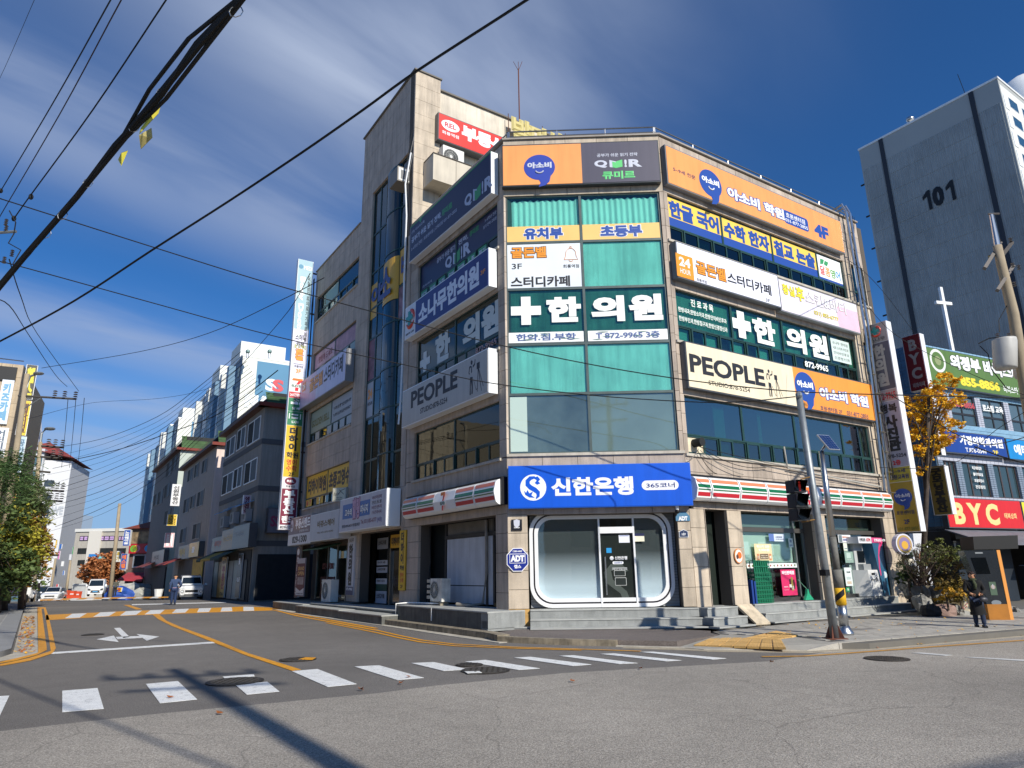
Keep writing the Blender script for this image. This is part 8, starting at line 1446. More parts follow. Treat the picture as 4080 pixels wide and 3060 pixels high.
# ================================================================ utility poles
CP=mat('#a0927a',.85,var=.12,vs=3,streak=.15,name='concrete_pole');INS=mat('#2b201d',.35,coat=.4,name='insulator')
def insul(b,p,s_=.1,n=4):
    for i in range(n):b.tube([p+V3((0,0,i*s_*.9)),p+V3((0,0,i*s_*.9+s_*.35))],[s_*.9,s_*.5],8)
def insb(t,p,s_=.1,n=4):b=MB();insul(b,p,s_,n);b.build('insulator',INS,t)
def upole(k,xb,yb,xt,yt,Y,r,lab,arms=(),lamp=None,steps=False):
    b0=at(k,xb,yb,Y);tp=at(k,xt,yt,Y);b0.z=hz(0,Y)-.1;t=thing('utility_pole',b0,lab,'utility pole');MB().tube([b0,b0.lerp(tp,.5),tp],[r,r*.85,r*.7],12).build('pole',CP,t,True)
    for (x0,y0,x1,y1,ins) in arms:
        a,c=at(k,x0,y0,Y),at(k,x1,y1,Y);MB().tube([a,c],.05*Y/30,6).build('crossarm',mat('#5d5a56',.6,metal=.3),t)
        for f in ins:insb(t,a.lerp(c,f),.11*Y/30)
    if lamp:q=[at(k,x,y,Y) for x,y in lamp];MB().tube(q,.05*Y/30,6).build('lamp_arm',GALV,t);MB().ball(q[-1],.16*Y/30,8,4,(1.6,1,.5)).build('lamp_head',GALV,t)
    return t
t1_=upole('N2',-5,1500,180,150,34,.17,'tall concrete utility pole with a long crossarm of three insulators',[(122,293,500,315,(.63,.8,.99))],[(178,240),(200,165),(255,146)])
b=MB();b.tube([at('N2',150,385,34),at('N2',280,302,34)],.03,5);b.build('brace',GALV,t1_)
upole('N2',195,1540,268,600,55,.2,'second concrete utility pole with street lamp in front of the white tower',[(215,622,420,636,(.5,.72,.95)),(190,690,400,708,(.75,.98)),(225,790,330,800,())],[(266,620),(275,545),(300,515),(330,512)])
upole('N2',235,1560,275,900,78,.22,'third utility pole further down the street',[(270,917,420,925,(.5,.7,.95)),(300,985,410,992,(.3,.65,.95))])
upole('M4',232,350,318,-40,47,.2,'leaning grey pole wrapped in cables beside the scooter',[(300,25,570,30,())])
upole('N3',580,1540,735,25,80,.24,'slanting concrete pole in front of the orange tree')
upole('M4',495,380,545,60,100,.2,'thin pole at the middle of the street end');upole('M4',650,385,690,80,95,.2,'thin pole beside the parked truck')
# nearest left pole fittings (mostly out of frame)
Yn=13.0;b0=at('V',-45,1200,Yn);b0.z=0;tp=at('V',-18,380,Yn);t=thing('utility_pole',b0,'near utility pole with black fittings on a short bracket arm','utility pole');MB().tube([b0,tp],[.17,.13],12).build('pole',CP,t)
for x,y in ((12,478),(12,492),(25,545),(8,560)):insb(t,at('V',x,y+8,Yn),.045)
MB().tube([at('V',-40,505,Yn),at('V',35,500,Yn)],.03,6).build('bracket_arm',GALV,t);MB().tube([at('V',20,455,Yn),at('V',34,480,Yn-.1),at('V',30,505,Yn),at('V',18,525,Yn),at('V',45,540,Yn),at('V',28,570,Yn)],.012,5).build('jumper_wire',CABLE,t)
# right pole with transformers
Yr=17.5;tp=at('K1',945,1005,Yr);b0=at('K1',1335,3300,Yr);b0=V3((b0.x,b0.y,.1));t=thing('utility_pole',b0,'concrete utility pole with crossarms and two grey transformers','utility pole');md=at('K1',1090,1659,Yr)
tpm=md+(md-at('K1',975,1185,Yr));MB().tube([b0,md,at('K1',1010,1330,Yr),at('K1',985,1210,Yr)],[.16,.135,.12,.11],12).build('pole',CP,t,True);MB().tube([at('K1',990,1235,Yr),tp],[.085,.05],10).build('pole_extension',STEEL,t);b=MB()
b.tube([at('K1',900,1360,Yr-.5),at('K1',1005,1190,Yr+.5)],.06,4);b.tube([at('K1',985,1505,Yr-.5),at('K1',1090,1345,Yr+.4)],.06,4);b.tube([at('K1',1005,1290,Yr),at('K1',1085,1185,Yr)],.05,4);b.tube([at('K1',925,1000,Yr),at('K1',998,998,Yr)],.03,4);b.build('crossarm',mat('#77716a',.6,metal=.3),t)
[insb(t,at('K1',x,y,Yr),.06,3) for x,y in ((1075,1185),(1000,1195),(940,1300),(1090,1350),(1010,1270),(1130,1365),(1100,1475))]
TRM=mat('#b9b8b2',.5,var=.08,streak=.1)
for (x,y0,y1,w_,dy) in ((1470,345,640,.28,-.35),(1660,405,720,.28,.1)):
    a,c=at('K2',x,y0+15,Yr+dy),at('K2',x+15,y1,Yr+dy);b=MB();b.tube([a,a-V3((0,0,.06)),c+V3((0,0,.05)),c],[w_*.98,w_,w_*.95,w_*.8],20);b.build('transformer',TRM,t,True);[insb(t,a+V3((dx,0,.0)),.055) for dx in (-.15,.15)]
b=MB();b.tube([at('K2',1230,400,Yr),at('K2',1330,350,Yr),at('K2',1440,340,Yr-.2)],.015,4).tube([at('K2',1240,420,Yr),at('K2',1320,500,Yr),at('K2',1350,640,Yr-.3),at('K2',1500,830,Yr)],.015,4).tube([at('K2',1520,0,Yr),at('K2',1420,180,Yr),at('K2',1430,290,Yr-.2)],.012,4);b.build('jumper_wire',CABLE,t)
# pole behind the camera: throws the broad shadow and shows in the corner windows
PB=V3((4.62,-2.1,0));t=thing('utility_pole',PB,'utility pole behind the viewer whose shadow crosses the road','utility pole');MB().tube([PB,PB+V3((0,0,12.3))],[.2,.13],12).build('pole',CP,t);b=MB()
for z,L_ in ((11.6,1.2),(10.6,1.1)):b.tube([PB+V3((-L_,-.3,z)),PB+V3((L_,.3,z))],.07,6)
b.build('crossarm',mat('#77716a',.6),t);[insb(t,PB+V3((dx,dx*.25,11.7))) for dx in (-1.1,-.5,.5,1.1)]
# ================================================================ overhead cables
G='overhead cables strung across the crossing'
def vc(pts,r,lab,k='V',mt=CABLE,grp=G,name='overhead_cable',n=5):
    P=[at(k,x,y,Y) for x,y,Y in pts];Q=[]
    for i in range(len(P)-1):                        # smooth through the points
        p0_,p1,p2,p3=P[max(i-1,0)],P[i],P[i+1],P[min(i+2,len(P)-1)]
        for j in range(5):u=j/5;Q.append(.5*((2*p1)+(-p0_+p2)*u+(2*p0_-5*p1+4*p2-p3)*u*u+(-p0_+3*p1-3*p2+p3)*u**3))
    Q.append(P[-1]);b=MB();b.tube(Q,r,n,False);o=b.build(name,mt);return tag(o,lab,'cable',grp)
t=thing('cable_bundle',at('V',260,310,9),'thick black cable bundle with yellow tags hanging from it','cables')
main_=[(-60,690,12.5),(60,545,11.6),(165,425,10.8),(250,315,10),(345,205,9),(430,95,8),(545,-30,7),(700,-190,6)]
rb2=random.Random(12)
for i in range(9):
    P=[at('V',x+rb2.uniform(-4,4),y+rb2.uniform(-4,4),Y) for x,y,Y in main_];MB().tube(P,.021+.011*(i % 3),6,False).build('strand',CABLE,t)
for off in ((-22,-12),(14,8)):
    P=[at('V',x+(off[0] if i in (4,5) else 3)*(1 if i < 6 else .3),y+(off[1] if i in (4,5) else 2),Y) for i,(x,y,Y) in enumerate(main_)];MB().tube(P,.032,6,False).build('strand',CABLE,t)
for x,y,Y in ((510,25,7.3),(350,200,9),(290,275,9.6),(190,395,10.6),(135,465,11),(100,505,11.4)):
    c=at('V',x,y,Y);b=MB();b.tube([c+V3((.09*cos(a),0,.09*sin(a))) for a in [i*pi/4 for i in range(9)]],.008,4);b.build('hanger_ring',STEEL,t)
TG=mat('#e4d94c',.6,var=.1,vs=10,name='yellow_tag')
for i,(ps,lab) in enumerate((([(350,218),(342,245),(300,290),(305,275)],'long folded yellow tag hanging on the cable bundle'),([(300,292),(327,276),(329,297),(304,322)],'square yellow tag with punched holes under the folded one'),([(262,330),(276,325),(262,358),(255,345)],'small triangular tag lowest on the cable bundle'))):
    P=[at('V',x,y,9.3+.05*j) for j,(x,y) in enumerate(ps)];b=MB();b.quad(*P);b.quad(*[p+V3((0,.006,0)) for p in P][::-1]);o=b.build('cable_tag',TG if i != 1 else mat('#b5a868',.7,var=.2,vs=12));tag(o,lab,'tag')
vc([(-40,480,16),(0,415,15),(120,213,11),(240,-2,8),(330,-160,6)],.011,'thin black cable without clamps, outermost of three parallel ones')
vc([(-40,535,16),(0,467,15),(130,245,11),(263,-2,8),(350,-150,6)],.010,'thin reddish cable, middle of three parallel ones',mt=mat('#3f2c2c',.7))
vc([(29,474,13),(60,430,12.4),(200,238,10),(360,-2,8),(460,-150,6)],.012,'thin cable with black clamps, one of three parallel ones')
for x,y,Y in ((67,425,12.3),(30,472,13),(2,412,15)):o=MB().ball(at('V',x,y,Y),.045,8,5,(1,1,1.5)).build('cable_clamp',CABLE);tag(o,f'black egg shaped clamp on the thin cables {"above the near pole" if x == 67 else "just over the insulators" if x == 30 else "on the outermost thin cable"}','clamp')
vc([(-30,210,16),(0,168,15),(75,-2,11)],.005,'hair thin wire high in the sky beyond the three parallel cables')
vc([(-60,765,14),(0,737,13.5),(160,650,12.5),(327,541,11.5),(490,437,10.5),(651,330,9.5),(780,240,8.8),(905,150,8),(1137,0,7),(1300,-110,6)],.020,'long black cable rising past the stair tower top')
vc([(-30,420,15),(0,429,15),(350,540,17),(596,616,18),(881,694,18.2),(1057,740,18.2),(1269,786,18),(1491,822,17.5),(1708,845,17),(1924,853,17),(2300,862,17)],.016,'black cable passing across the corner face windows above the signal pole')
vc([(0,565,15),(60,580,15),(350,660,17),(596,727,18),(873,788,18.2),(1057,827,18),(1279,854,17.6),(1491,868,17),(1600,868,16),(1718,857,15.7)],.014,'black cable ending on top of the leaning signal pole')
vc([(-20,645,13),(20,660,14),(60,720,20),(120,810,28),(145,835,33)],.012,'thin cable dropping from the black fittings to the crossarm near end')
vc([(20,560,13),(45,640,16),(80,720,24),(170,845,33)],.012,'second thin cable dropping from the black fittings to the crossarm near end')
vc([(90,795,34),(300,760,32),(450,720,28),(600,652,22),(700,600,19)],.014,'cable curving from the long crossarm to the corner building')
vc([(60,905,36),(200,870,50),(350,860,48),(470,830,40),(600,700,24),(670,590,20)],.012,'cable climbing from the pine to the tall projecting sign')
vc([(150,995,55),(260,970,55),(380,930,48),(480,890,44),(600,800,36)],.03,'dark cable running from the second pole to the grey house roof')
rr3=random.Random(21)
desc=['first','second','third','fourth','fifth','sixth','seventh','eighth','ninth','tenth','eleventh','twelfth','thirteenth','fourteenth']
for i in range(14):
    y0=930+i*14;vc([(110+rr3.uniform(-20,30),y0+40,60),(220,y0+18-i*1.5,58),(340,y0-30-i*3,52),(430,y0-95-i*5,46),(520+i*4,y0-170-i*7,42)],.02 if i % 3 == 0 else .011,f'{desc[i]} from the top of the wire fan reaching the grey houses',grp='fan of wires across the side street')
for i,(x0,x1) in enumerate(((165,155),(182,172),(200,188))):vc([(x0-18,860,34),(x0-24,930,45),(x0-32,1010,55)],.016,f'steep conductor under the long crossarm, {["inner", "middle", "outer"][i]} one',grp='conductors between the left poles')
vc([(1920,850,17),(2010,905,17),(2120,960,17),(2230,940,17)],.012,'cable sagging in front of the yellow tree toward the transformer pole');vc([(1860,640,20),(1930,720,19),(2080,800,18),(2230,860,17)],.008,'thin cable from the building end to the transformer pole')
vc([(1830,560,21),(1870,590,24),(1920,645,28),(1990,740,32)],.010,'thin wire against the sky between the building and the apartment slab')
vc([(2105,965,17.5),(2160,985,17.4),(2212,1000,17),(2300,1020,17)],.02,'thick cable hanging below the transformers');vc([(1900,1010,18),(2050,1005,18),(2150,930,17.6),(2230,880,17)],.008,'thin wire crossing the navy clinic sign')
# wires that only pass behind the viewer and shade the road
for i,(a,c) in enumerate((((-12,12,8),(12,-10.2,8)),((-5,-12.6,9),(40,9.1,9)),((-20,-10.6,8.2),(40,2.9,8.2)))):o=MB().tube(droop(V3(a),V3(c),.3,12),.035 if i < 2 else .018,6,False).build('overhead_cable',CABLE);tag(o,['cable strung behind the viewer over the crossing','upper cable strung behind the viewer along the main road','lower cable strung behind the viewer along the main road'][i],'cable')
# ================================================================ buildings across the main road, behind the viewer (seen in the glass)
for i,(x,w_,h_,cc) in enumerate(((-34,16,7,'#a89a88'),(-15,13,5.5,'#8d8f92'),(0,14,6.5,'#b5a690'),(17,15,5,'#9aa0a2'),(36,20,7.5,'#b0a898'))):
    f=Fr((x+w_,-17),270);t=thing('offscreen_house',(x,-17,0),['brownish beige building across the road','grey low building across the road','sand coloured building across the road','pale grey lowest building across the road','tallest beige building across the road'][i],'building');MB().box(f,0,w_,0,h_,-8,0).build('wall',mat(cc,.85,var=.1),t)
    for j in range(int(h_/2.6)):
        for k_ in range(int(w_/2.4)):MB().box(f,.6+k_*2.4,2.2+k_*2.4,.8+j*2.6,2.2+j*2.6,0,.05).build('window',mat('#2a3438',.2,coat=.5),t)
for i,(u0,u1,h_,cc) in enumerate(((-25,-9,11,'#a5937a'),(-8,8,9,'#b09a84'))):      # unseen houses added to block blue sky light on the side street face
    t=thing('offscreen_house',FA.pt(u1,0,20),['unseen tan house added as a sky block across from the tower','unseen brown house added as a sky block across from the corner'][i],'building');f=Fr(FA.pt(0,0,20),326.24);MB().box(f,-u1,-u0,0,h_,-9,0).build('wall',mat(cc,.85,var=.1),t)
    for j in range(3):
        for k_ in range(6):MB().box(f,-u1+1+k_*2.5,-u1+2.6+k_*2.5,1.2+j*2.9,2.7+j*2.9,0,.05).build('window',mat('#2a3438',.2,coat=.5),t)
# ================================================================ vehicles
TYRE=mat('#141414',.85);LAMP=mat('#dfe6ea',.08,coat=1.0,name='headlight_glass');CARW=mat('#e8eaea',.25,coat=.9,name='white_car_paint');PLG=mat('#20282c',.08,coat=1.0,name='dark_car_glass')
def loft(b,fr,secs):
    i0=len(b.v)
    for (d,zb,zs,zt,wb,ws,wt) in secs:
        zm=zb+(zs-zb)*.45
        for u,z in ((-wb,zb),(-ws,zm),(-ws*.99,zs),(-wt,zt),(wt,zt),(ws*.99,zs),(ws,zm),(wb,zb)):b.v.append(tuple(fr.pt(u,z,d)))
    for k in range(len(secs)-1):
        for j in range(8):a=i0+k*8+j;c=i0+k*8+(j+1) % 8;b.f.append((a,c,c+8,a+8))
    b.f.append(tuple(range(i0,i0+8)));b.f.append(tuple(range(i0+(len(secs)-1)*8+7,i0+(len(secs)-1)*8-1,-1)))
def vehicle(p,az,lab,W=1.6,H=1.58,L=3.6,kind='suv',paint_=CARW,name='parked_car',cat='car',s=1.0,plate='12가 3456'):
    W *= s;H *= s;L *= s;fr=Fr((p[0],p[1]),az-90);z0=p[2];t=thing(name,p,lab,cat);h=W/2
    fr2=Fr((p[0],p[1]),az-90);pt0=fr2.pt;fr2.pt=lambda u,z,d=0:pt0(u,z+z0,d);fr=fr2
    b=MB()
    if kind == 'suv':
        loft(b,fr,[(-L,.3*H,.55*H,.6*H,h*.86,h*.97,h*.86),(-L+.15,.16*H,.57*H,.63*H,h*.9,h,h*.9),(-L*.3,.15*H,.57*H,.62*H,h*.9,h,h*.9),(-.35,.16*H,.56*H,.6*H,h*.9,h*.99,h*.88),(-.08,.17*H,.5*H,.56*H,h*.86,h*.95,h*.84),(0,.2*H,.42*H,.5*H,h*.8,h*.88,h*.78)])
        g=MB();loft(g,fr,[(-L+.1,.58*H,.75*H,.97*H,h*.86,h*.84,h*.72),(-L+.4,.58*H,.76*H,H,h*.9,h*.86,h*.74),(-L*.45,.58*H,.78*H,H,h*.9,h*.86,h*.74),(-L*.33,.58*H,.76*H,.95*H,h*.9,h*.85,h*.74),(-L*.2,.57*H,.6*H,.64*H,h*.88,h*.86,h*.8)]);cab=g
    elif kind == 'sedan':
        loft(b,fr,[(-L,.3*H,.55*H,.62*H,h*.85,h*.95,h*.8),(-L+.3,.17*H,.56*H,.64*H,h*.9,h,h*.86),(-L*.3,.15*H,.56*H,.62*H,h*.9,h,h*.88),(-.3,.17*H,.5*H,.56*H,h*.88,h*.97,h*.84),(0,.22*H,.4*H,.48*H,h*.78,h*.86,h*.74)])
        cab=MB();loft(cab,fr,[(-L+.5,.6*H,.7*H,.76*H,h*.84,h*.8,h*.7),(-L*.7,.6*H,.78*H,.99*H,h*.86,h*.8,h*.66),(-L*.42,.6*H,.78*H,.99*H,h*.86,h*.8,h*.66),(-L*.24,.58*H,.6*H,.64*H,h*.86,h*.82,h*.74)])
    else:   # cab-over truck front
        loft(b,fr,[(-1.5*s,.18*H,.5*H,.56*H,h*.94,h,h*.97),(-.25,.18*H,.5*H,.56*H,h*.94,h,h*.97),(-.05,.2*H,.48*H,.55*H,h*.92,h*.98,h*.94),(0,.24*H,.44*H,.52*H,h*.86,h*.94,h*.9)])
        cab=MB();loft(cab,fr,[(-1.5*s,.55*H,.8*H,.98*H,h*.97,h*.93,h*.84),(-.8*s,.55*H,.8*H,H,h*.97,h*.93,h*.84),(-.45*s,.55*H,.78*H,.96*H,h*.96,h*.92,h*.82),(-.05,.53*H,.55*H,.57*H,h*.93,h*.92,h*.9)])
        MB().box(fr,-h,h,.45*H,.62*H,-L,-1.55*s).build('cargo_bed',paint_,t);rk_=MB();[rk_.tube([fr.pt(u,.6*H,-1.6*s),fr.pt(u,1.1*H,-1.6*s)],.02,4) for u in (-h,0,h)];rk_.build('bed_frame',DARK,t)
    body=b.build('body',paint_,t,True);body.data.set_sharp_from_angle(angle=radians(35));o=cab.build('cabin',paint_,t,True);o.data.set_sharp_from_angle(angle=radians(35))
    # windscreen
    if kind == 'truck':q=[(-h*.84,.59*H,-.06),(h*.84,.59*H,-.06),(h*.74,.92*H,-.42*s),(-h*.74,.92*H,-.42*s)]
    elif kind == 'suv':q=[(-h*.76,.655*H,-L*.2-.02),(h*.76,.655*H,-L*.2-.02),(h*.69,.92*H,-L*.325),(-h*.69,.92*H,-L*.325)]
    else:q=[(-h*.72,.66*H,-L*.245),(h*.72,.66*H,-L*.245),(h*.62,.95*H,-L*.405),(-h*.62,.95*H,-L*.405)]
    b=MB();P=[fr.pt(u,z,d) for u,z,d in q];nn=(P[1]-P[0]).cross(P[3]-P[0]).normalized();nn=nn if nn.dot(fr.n) > 0 else -nn;b.hexa([v+nn*.005 for v in P]+[v+nn*.02 for v in P]);b.build('windscreen',PLG,t)
    for sgn in (-1,1):
        if kind != 'truck':P=[fr.pt(sgn*h*.885,.64*H,-L*.3),fr.pt(sgn*h*.885,.64*H,-L+.35),fr.pt(sgn*h*.79,.92*H,-L+.5),fr.pt(sgn*h*.79,.92*H,-L*.38)];b=MB();b.hexa(P+[v+fr.r*sgn*.02 for v in P]);b.build('side_window',PLG,t)
        mz=.6*H;MB().ball(fr.pt(sgn*(h+.12*s),mz+.02,-L*.22 if kind != 'truck' else -.2),.11*s,8,6,(1.2,.6,.8 if kind != 'truck' else 1.6)).build('wing_mirror',paint_ if kind != 'truck' else WHITEP,t,True)
        for d in ((-.62*s,-L+.6*s)):
            w_=MB();c=fr.pt(sgn*(h-.12),.19*H,d);w_.tube([c-fr.r*.1,c+fr.r*.1],.19*H,16);wh=w_.build('wheel',TYRE,t);w_=MB();w_.tube([c+fr.r*sgn*.1,c+fr.r*sgn*.115],.12*H,12);w_.build('rim',STEEL,wh)
        if kind == 'suv':
            b=MB();b.tube([fr.pt(sgn*h*.72,.345*H,-.02),fr.pt(sgn*h*.72,.345*H,.035)],.1*s,14);hl=b.build('headlight',DARK,t);b=MB();b.tube([fr.pt(sgn*h*.72,.345*H,.03),fr.pt(sgn*h*.72,.345*H,.045)],.075*s,12);b.build('lamp_lens',LAMP,hl);MB().box(fr,sgn*h*.82-.12*s,sgn*h*.72+.12*s,.455*H,.48*H,-.02,.02).build('running_light',LAMP,t)
        else:MB().prism(fr,[(sgn*h*.9,.34*H),(sgn*h*.55,.33*H),(sgn*h*.6,.42*H),(sgn*h*.9,.46*H)][::sgn],-.04,.02).build('headlight',LAMP if kind != 'truck' else mat('#4a5054',.1,coat=1),t)
    gz=.36*H if kind != 'truck' else .3*H
    MB().box(fr,-h*.5,h*.5,gz-.05*H,gz+.04*H,-.02,.02).build('grille',BLACK,t);MB().box(fr,-h*.88,h*.88,.13*H,.2*H,-.1,.03).build('bumper',mat('#5a5d5f',.6) if kind == 'suv' else paint_,t);MB().box(fr,-h*.55,h*.55,.19*H,.235*H,-.02,.03).build('air_intake',BLACK,t)
    pl=MB().box(fr,-.26*s,.26*s,.235*H,.3*H,.02,.04).build('number_plate',WHITE if kind != 'truck' else mat('#5aa0d0',.4),t);txt(pl,fr,plate,(-.22*s,.245*H,.22*s,.29*H),INK,.042,.02,res=2) if plate else None
    if kind == 'suv':
        b=MB();[b.tube([fr.pt(sg*h*.7,1.0*H,-L+.4),fr.pt(sg*h*.7,1.03*H,-L*.6),fr.pt(sg*h*.7,.99*H,-L*.4)],.02,5) for sg in (-1,1)];b.build('roof_rail',DARK,t)
    return t
p=gnd('M4',1868,458,0);vehicle(V3((p.x,p.y,hz(0,p.y))),152,'white compact suv with round headlights parked facing the camera behind the walking man',s=1.08,H=1.62)
p=at('M4',925,432,96);vehicle(V3((p.x,p.y,p.z)),160,'white cab over truck parked facing the camera down the street',kind='truck',W=1.75,H=1.95,L=5,s=1.15,name='parked_truck',cat='truck',plate=None)
p=at('M4',478,470,80);vehicle(V3((p.x,p.y,hz(0,80))),158,'small white car driving up the street toward the camera',kind='sedan',W=1.8,H=1.45,L=4.3,s=1.05,name='moving_car',plate=None)
p=at('M4',618,425,105);vehicle(V3((p.x,p.y,hz(0,105))),158,'dark car half hidden behind the orange barriers',kind='suv',paint_=mat('#15171a',.3,coat=.8),W=1.8,H=1.7,L=4.3,name='parked_car',plate=None)
p=at('M4',428,400,120);vehicle(V3((p.x,p.y,hz(0,120))),158,'dark truck with a loaded bed further down the street',kind='truck',paint_=mat('#2a3034',.4,coat=.5),W=1.9,H=2.2,L=6,s=1.1,name='moving_truck',cat='truck',plate=None)
p=gnd('N1',1000,1620,.0);vehicle(V3((p.x+.3,p.y,0.05)),205,'dark grey car parked in the alley behind the maroon banner',kind='suv',paint_=mat('#2f3438',.25,coat=.9),W=1.85,H=1.6,L=4.4,s=1.0,plate=None)
# scooter
p=at('M4',290,430,50);p.z=hz(0,50);fr=Fr((p.x,p.y),70);t=thing('scooter',p,'white delivery scooter with rider box parked by the leaning pole','scooter')
for d in (-.7,.7):MB().tube([fr.pt(-.06,.28,d),fr.pt(.06,.28,d)],.28,14).build('wheel',TYRE,t)
b=MB();loft(b,fr,[(-.9,.45,.7,.8,.12,.2,.15),(-.2,.35,.6,.75,.2,.25,.2),(.1,.25,.3,.35,.2,.22,.2),(.4,.3,.7,.95,.2,.26,.2),(.6,.45,.9,1.1,.1,.2,.12)]);b.build('body',CARW,t);MB().box(fr,-.28,.28,.85,1.3,-1.1,-.5).build('delivery_box',mat('#2a2a2c',.6),t);MB().tube([fr.pt(-.35,1.15,.4),fr.pt(0,1.1,.5),fr.pt(.35,1.15,.4)],.02,6).build('handlebar',DARK,t);MB().box(fr,-.2,.2,1.1,1.5,.45,.5).build('windshield',WHITEP,t)
# barriers, stall goods
for i,(x,y) in enumerate(((632,415),(695,420),(748,424))):
    p=at('M4',x,y,88+i);fr=Fr((p.x,p.y),95);t=thing('road_barrier',p,f'orange plastic road barrier, {["farthest from", "middle one toward", "closest to"][i]} the white truck','barrier','orange barriers');z=p.z-.45;MB().prism(fr,[(-.6,z),(.6,z),(.5,z+.35),(.55,z+.95),(-.55,z+.95),(-.5,z+.35)],-.25,.25).build('body',mat('#e05a3a',.6),t);MB().box(fr,-.5,.5,z+.5,z+.65,.25,.27).build('white_band',WHITEP,t)
for k,x,y,Y,sx,sz,cc,lab in (('N3',730,1525,82,1.6,.8,'#2a52a8','blue tarpaulin heap below the red awning'),('N3',930,1505,83,2.4,1.0,'#a8aaa4','grey plastic sheet mound below the red awning')):
    p=at(k,x,y,Y);o=rock(p,sx,1,sz,lab,mat(cc,.5,var=.2),'covered_goods');o['category']='heap';del o['group']
t=vblade('N3',(682,1415,770,1485),81,'#e0c03a','small yellow board with red lettering under the red awning','공',mat('#b03a2a',.5),.06,az=92,vert=False)
p=at('N3',1375,1495,66);t=thing('flower_pot',p,'white pot standing on the pavement beyond the walking man','pot');MB().tube([p-V3((0,0,.5)),p+V3((0,0,.2)),p+V3((0,0,.3))],[.28,.38,.4],10).build('pot',WHITEP,t)
# small billboard 'white mesh fence' beside truck
t=thing('mesh_fence',at('M4',760,420,102),'pale mesh fence panels behind the orange barriers','fence');a,c=at('M4',700,420,104),at('M4',840,425,100);f=Fr((a.x,a.y),math.degrees(math.atan2(c.x-a.x,c.y-a.y)));Lf=(c.xy-a.xy).length
b=MB();[b.tube([f.pt(i*.35,a.z-1.2,0),f.pt(i*.35,a.z+1.6,0)],.05,4) for i in range(int(Lf/.35))];tag(b.build('picket',mat('#b9bec0',.6),t),kind='stuff');MB().tube([f.pt(0,a.z+1.4,0),f.pt(Lf,a.z+1.4,0)],.06,4).build('rail',mat('#b9bec0',.6),t)

# ================================================================ people
def skin_mesh(name,joints,edges,par,mt,lvl=2):
    me=bpy.data.meshes.new(name);o_=V3(par['_w']);me.from_pydata([tuple(V3(j[0])-o_) for j in joints],edges,[]);ob=bpy.data.objects.new(name,me);COL.objects.link(ob);ob.parent=par
    md=ob.modifiers.new('skin','SKIN');md.use_smooth_shade=True
    for v,j in zip(me.skin_vertices[0].data,joints):v.radius=(j[1],j[2] if len(j) > 2 else j[1])
    me.skin_vertices[0].data[0].use_root=True;sb=ob.modifiers.new('sub','SUBSURF');sb.levels=lvl;sb.render_levels=lvl
    bpy.context.view_layer.update();dg=bpy.context.evaluated_depsgraph_get();m2=bpy.data.meshes.new_from_object(ob.evaluated_get(dg));ob.modifiers.clear();ob.data=m2;m2.materials.clear();m2.materials.append(mt);m2.shade_smooth();return ob
SKIN=mat('#c9946f',.6,name='skin')
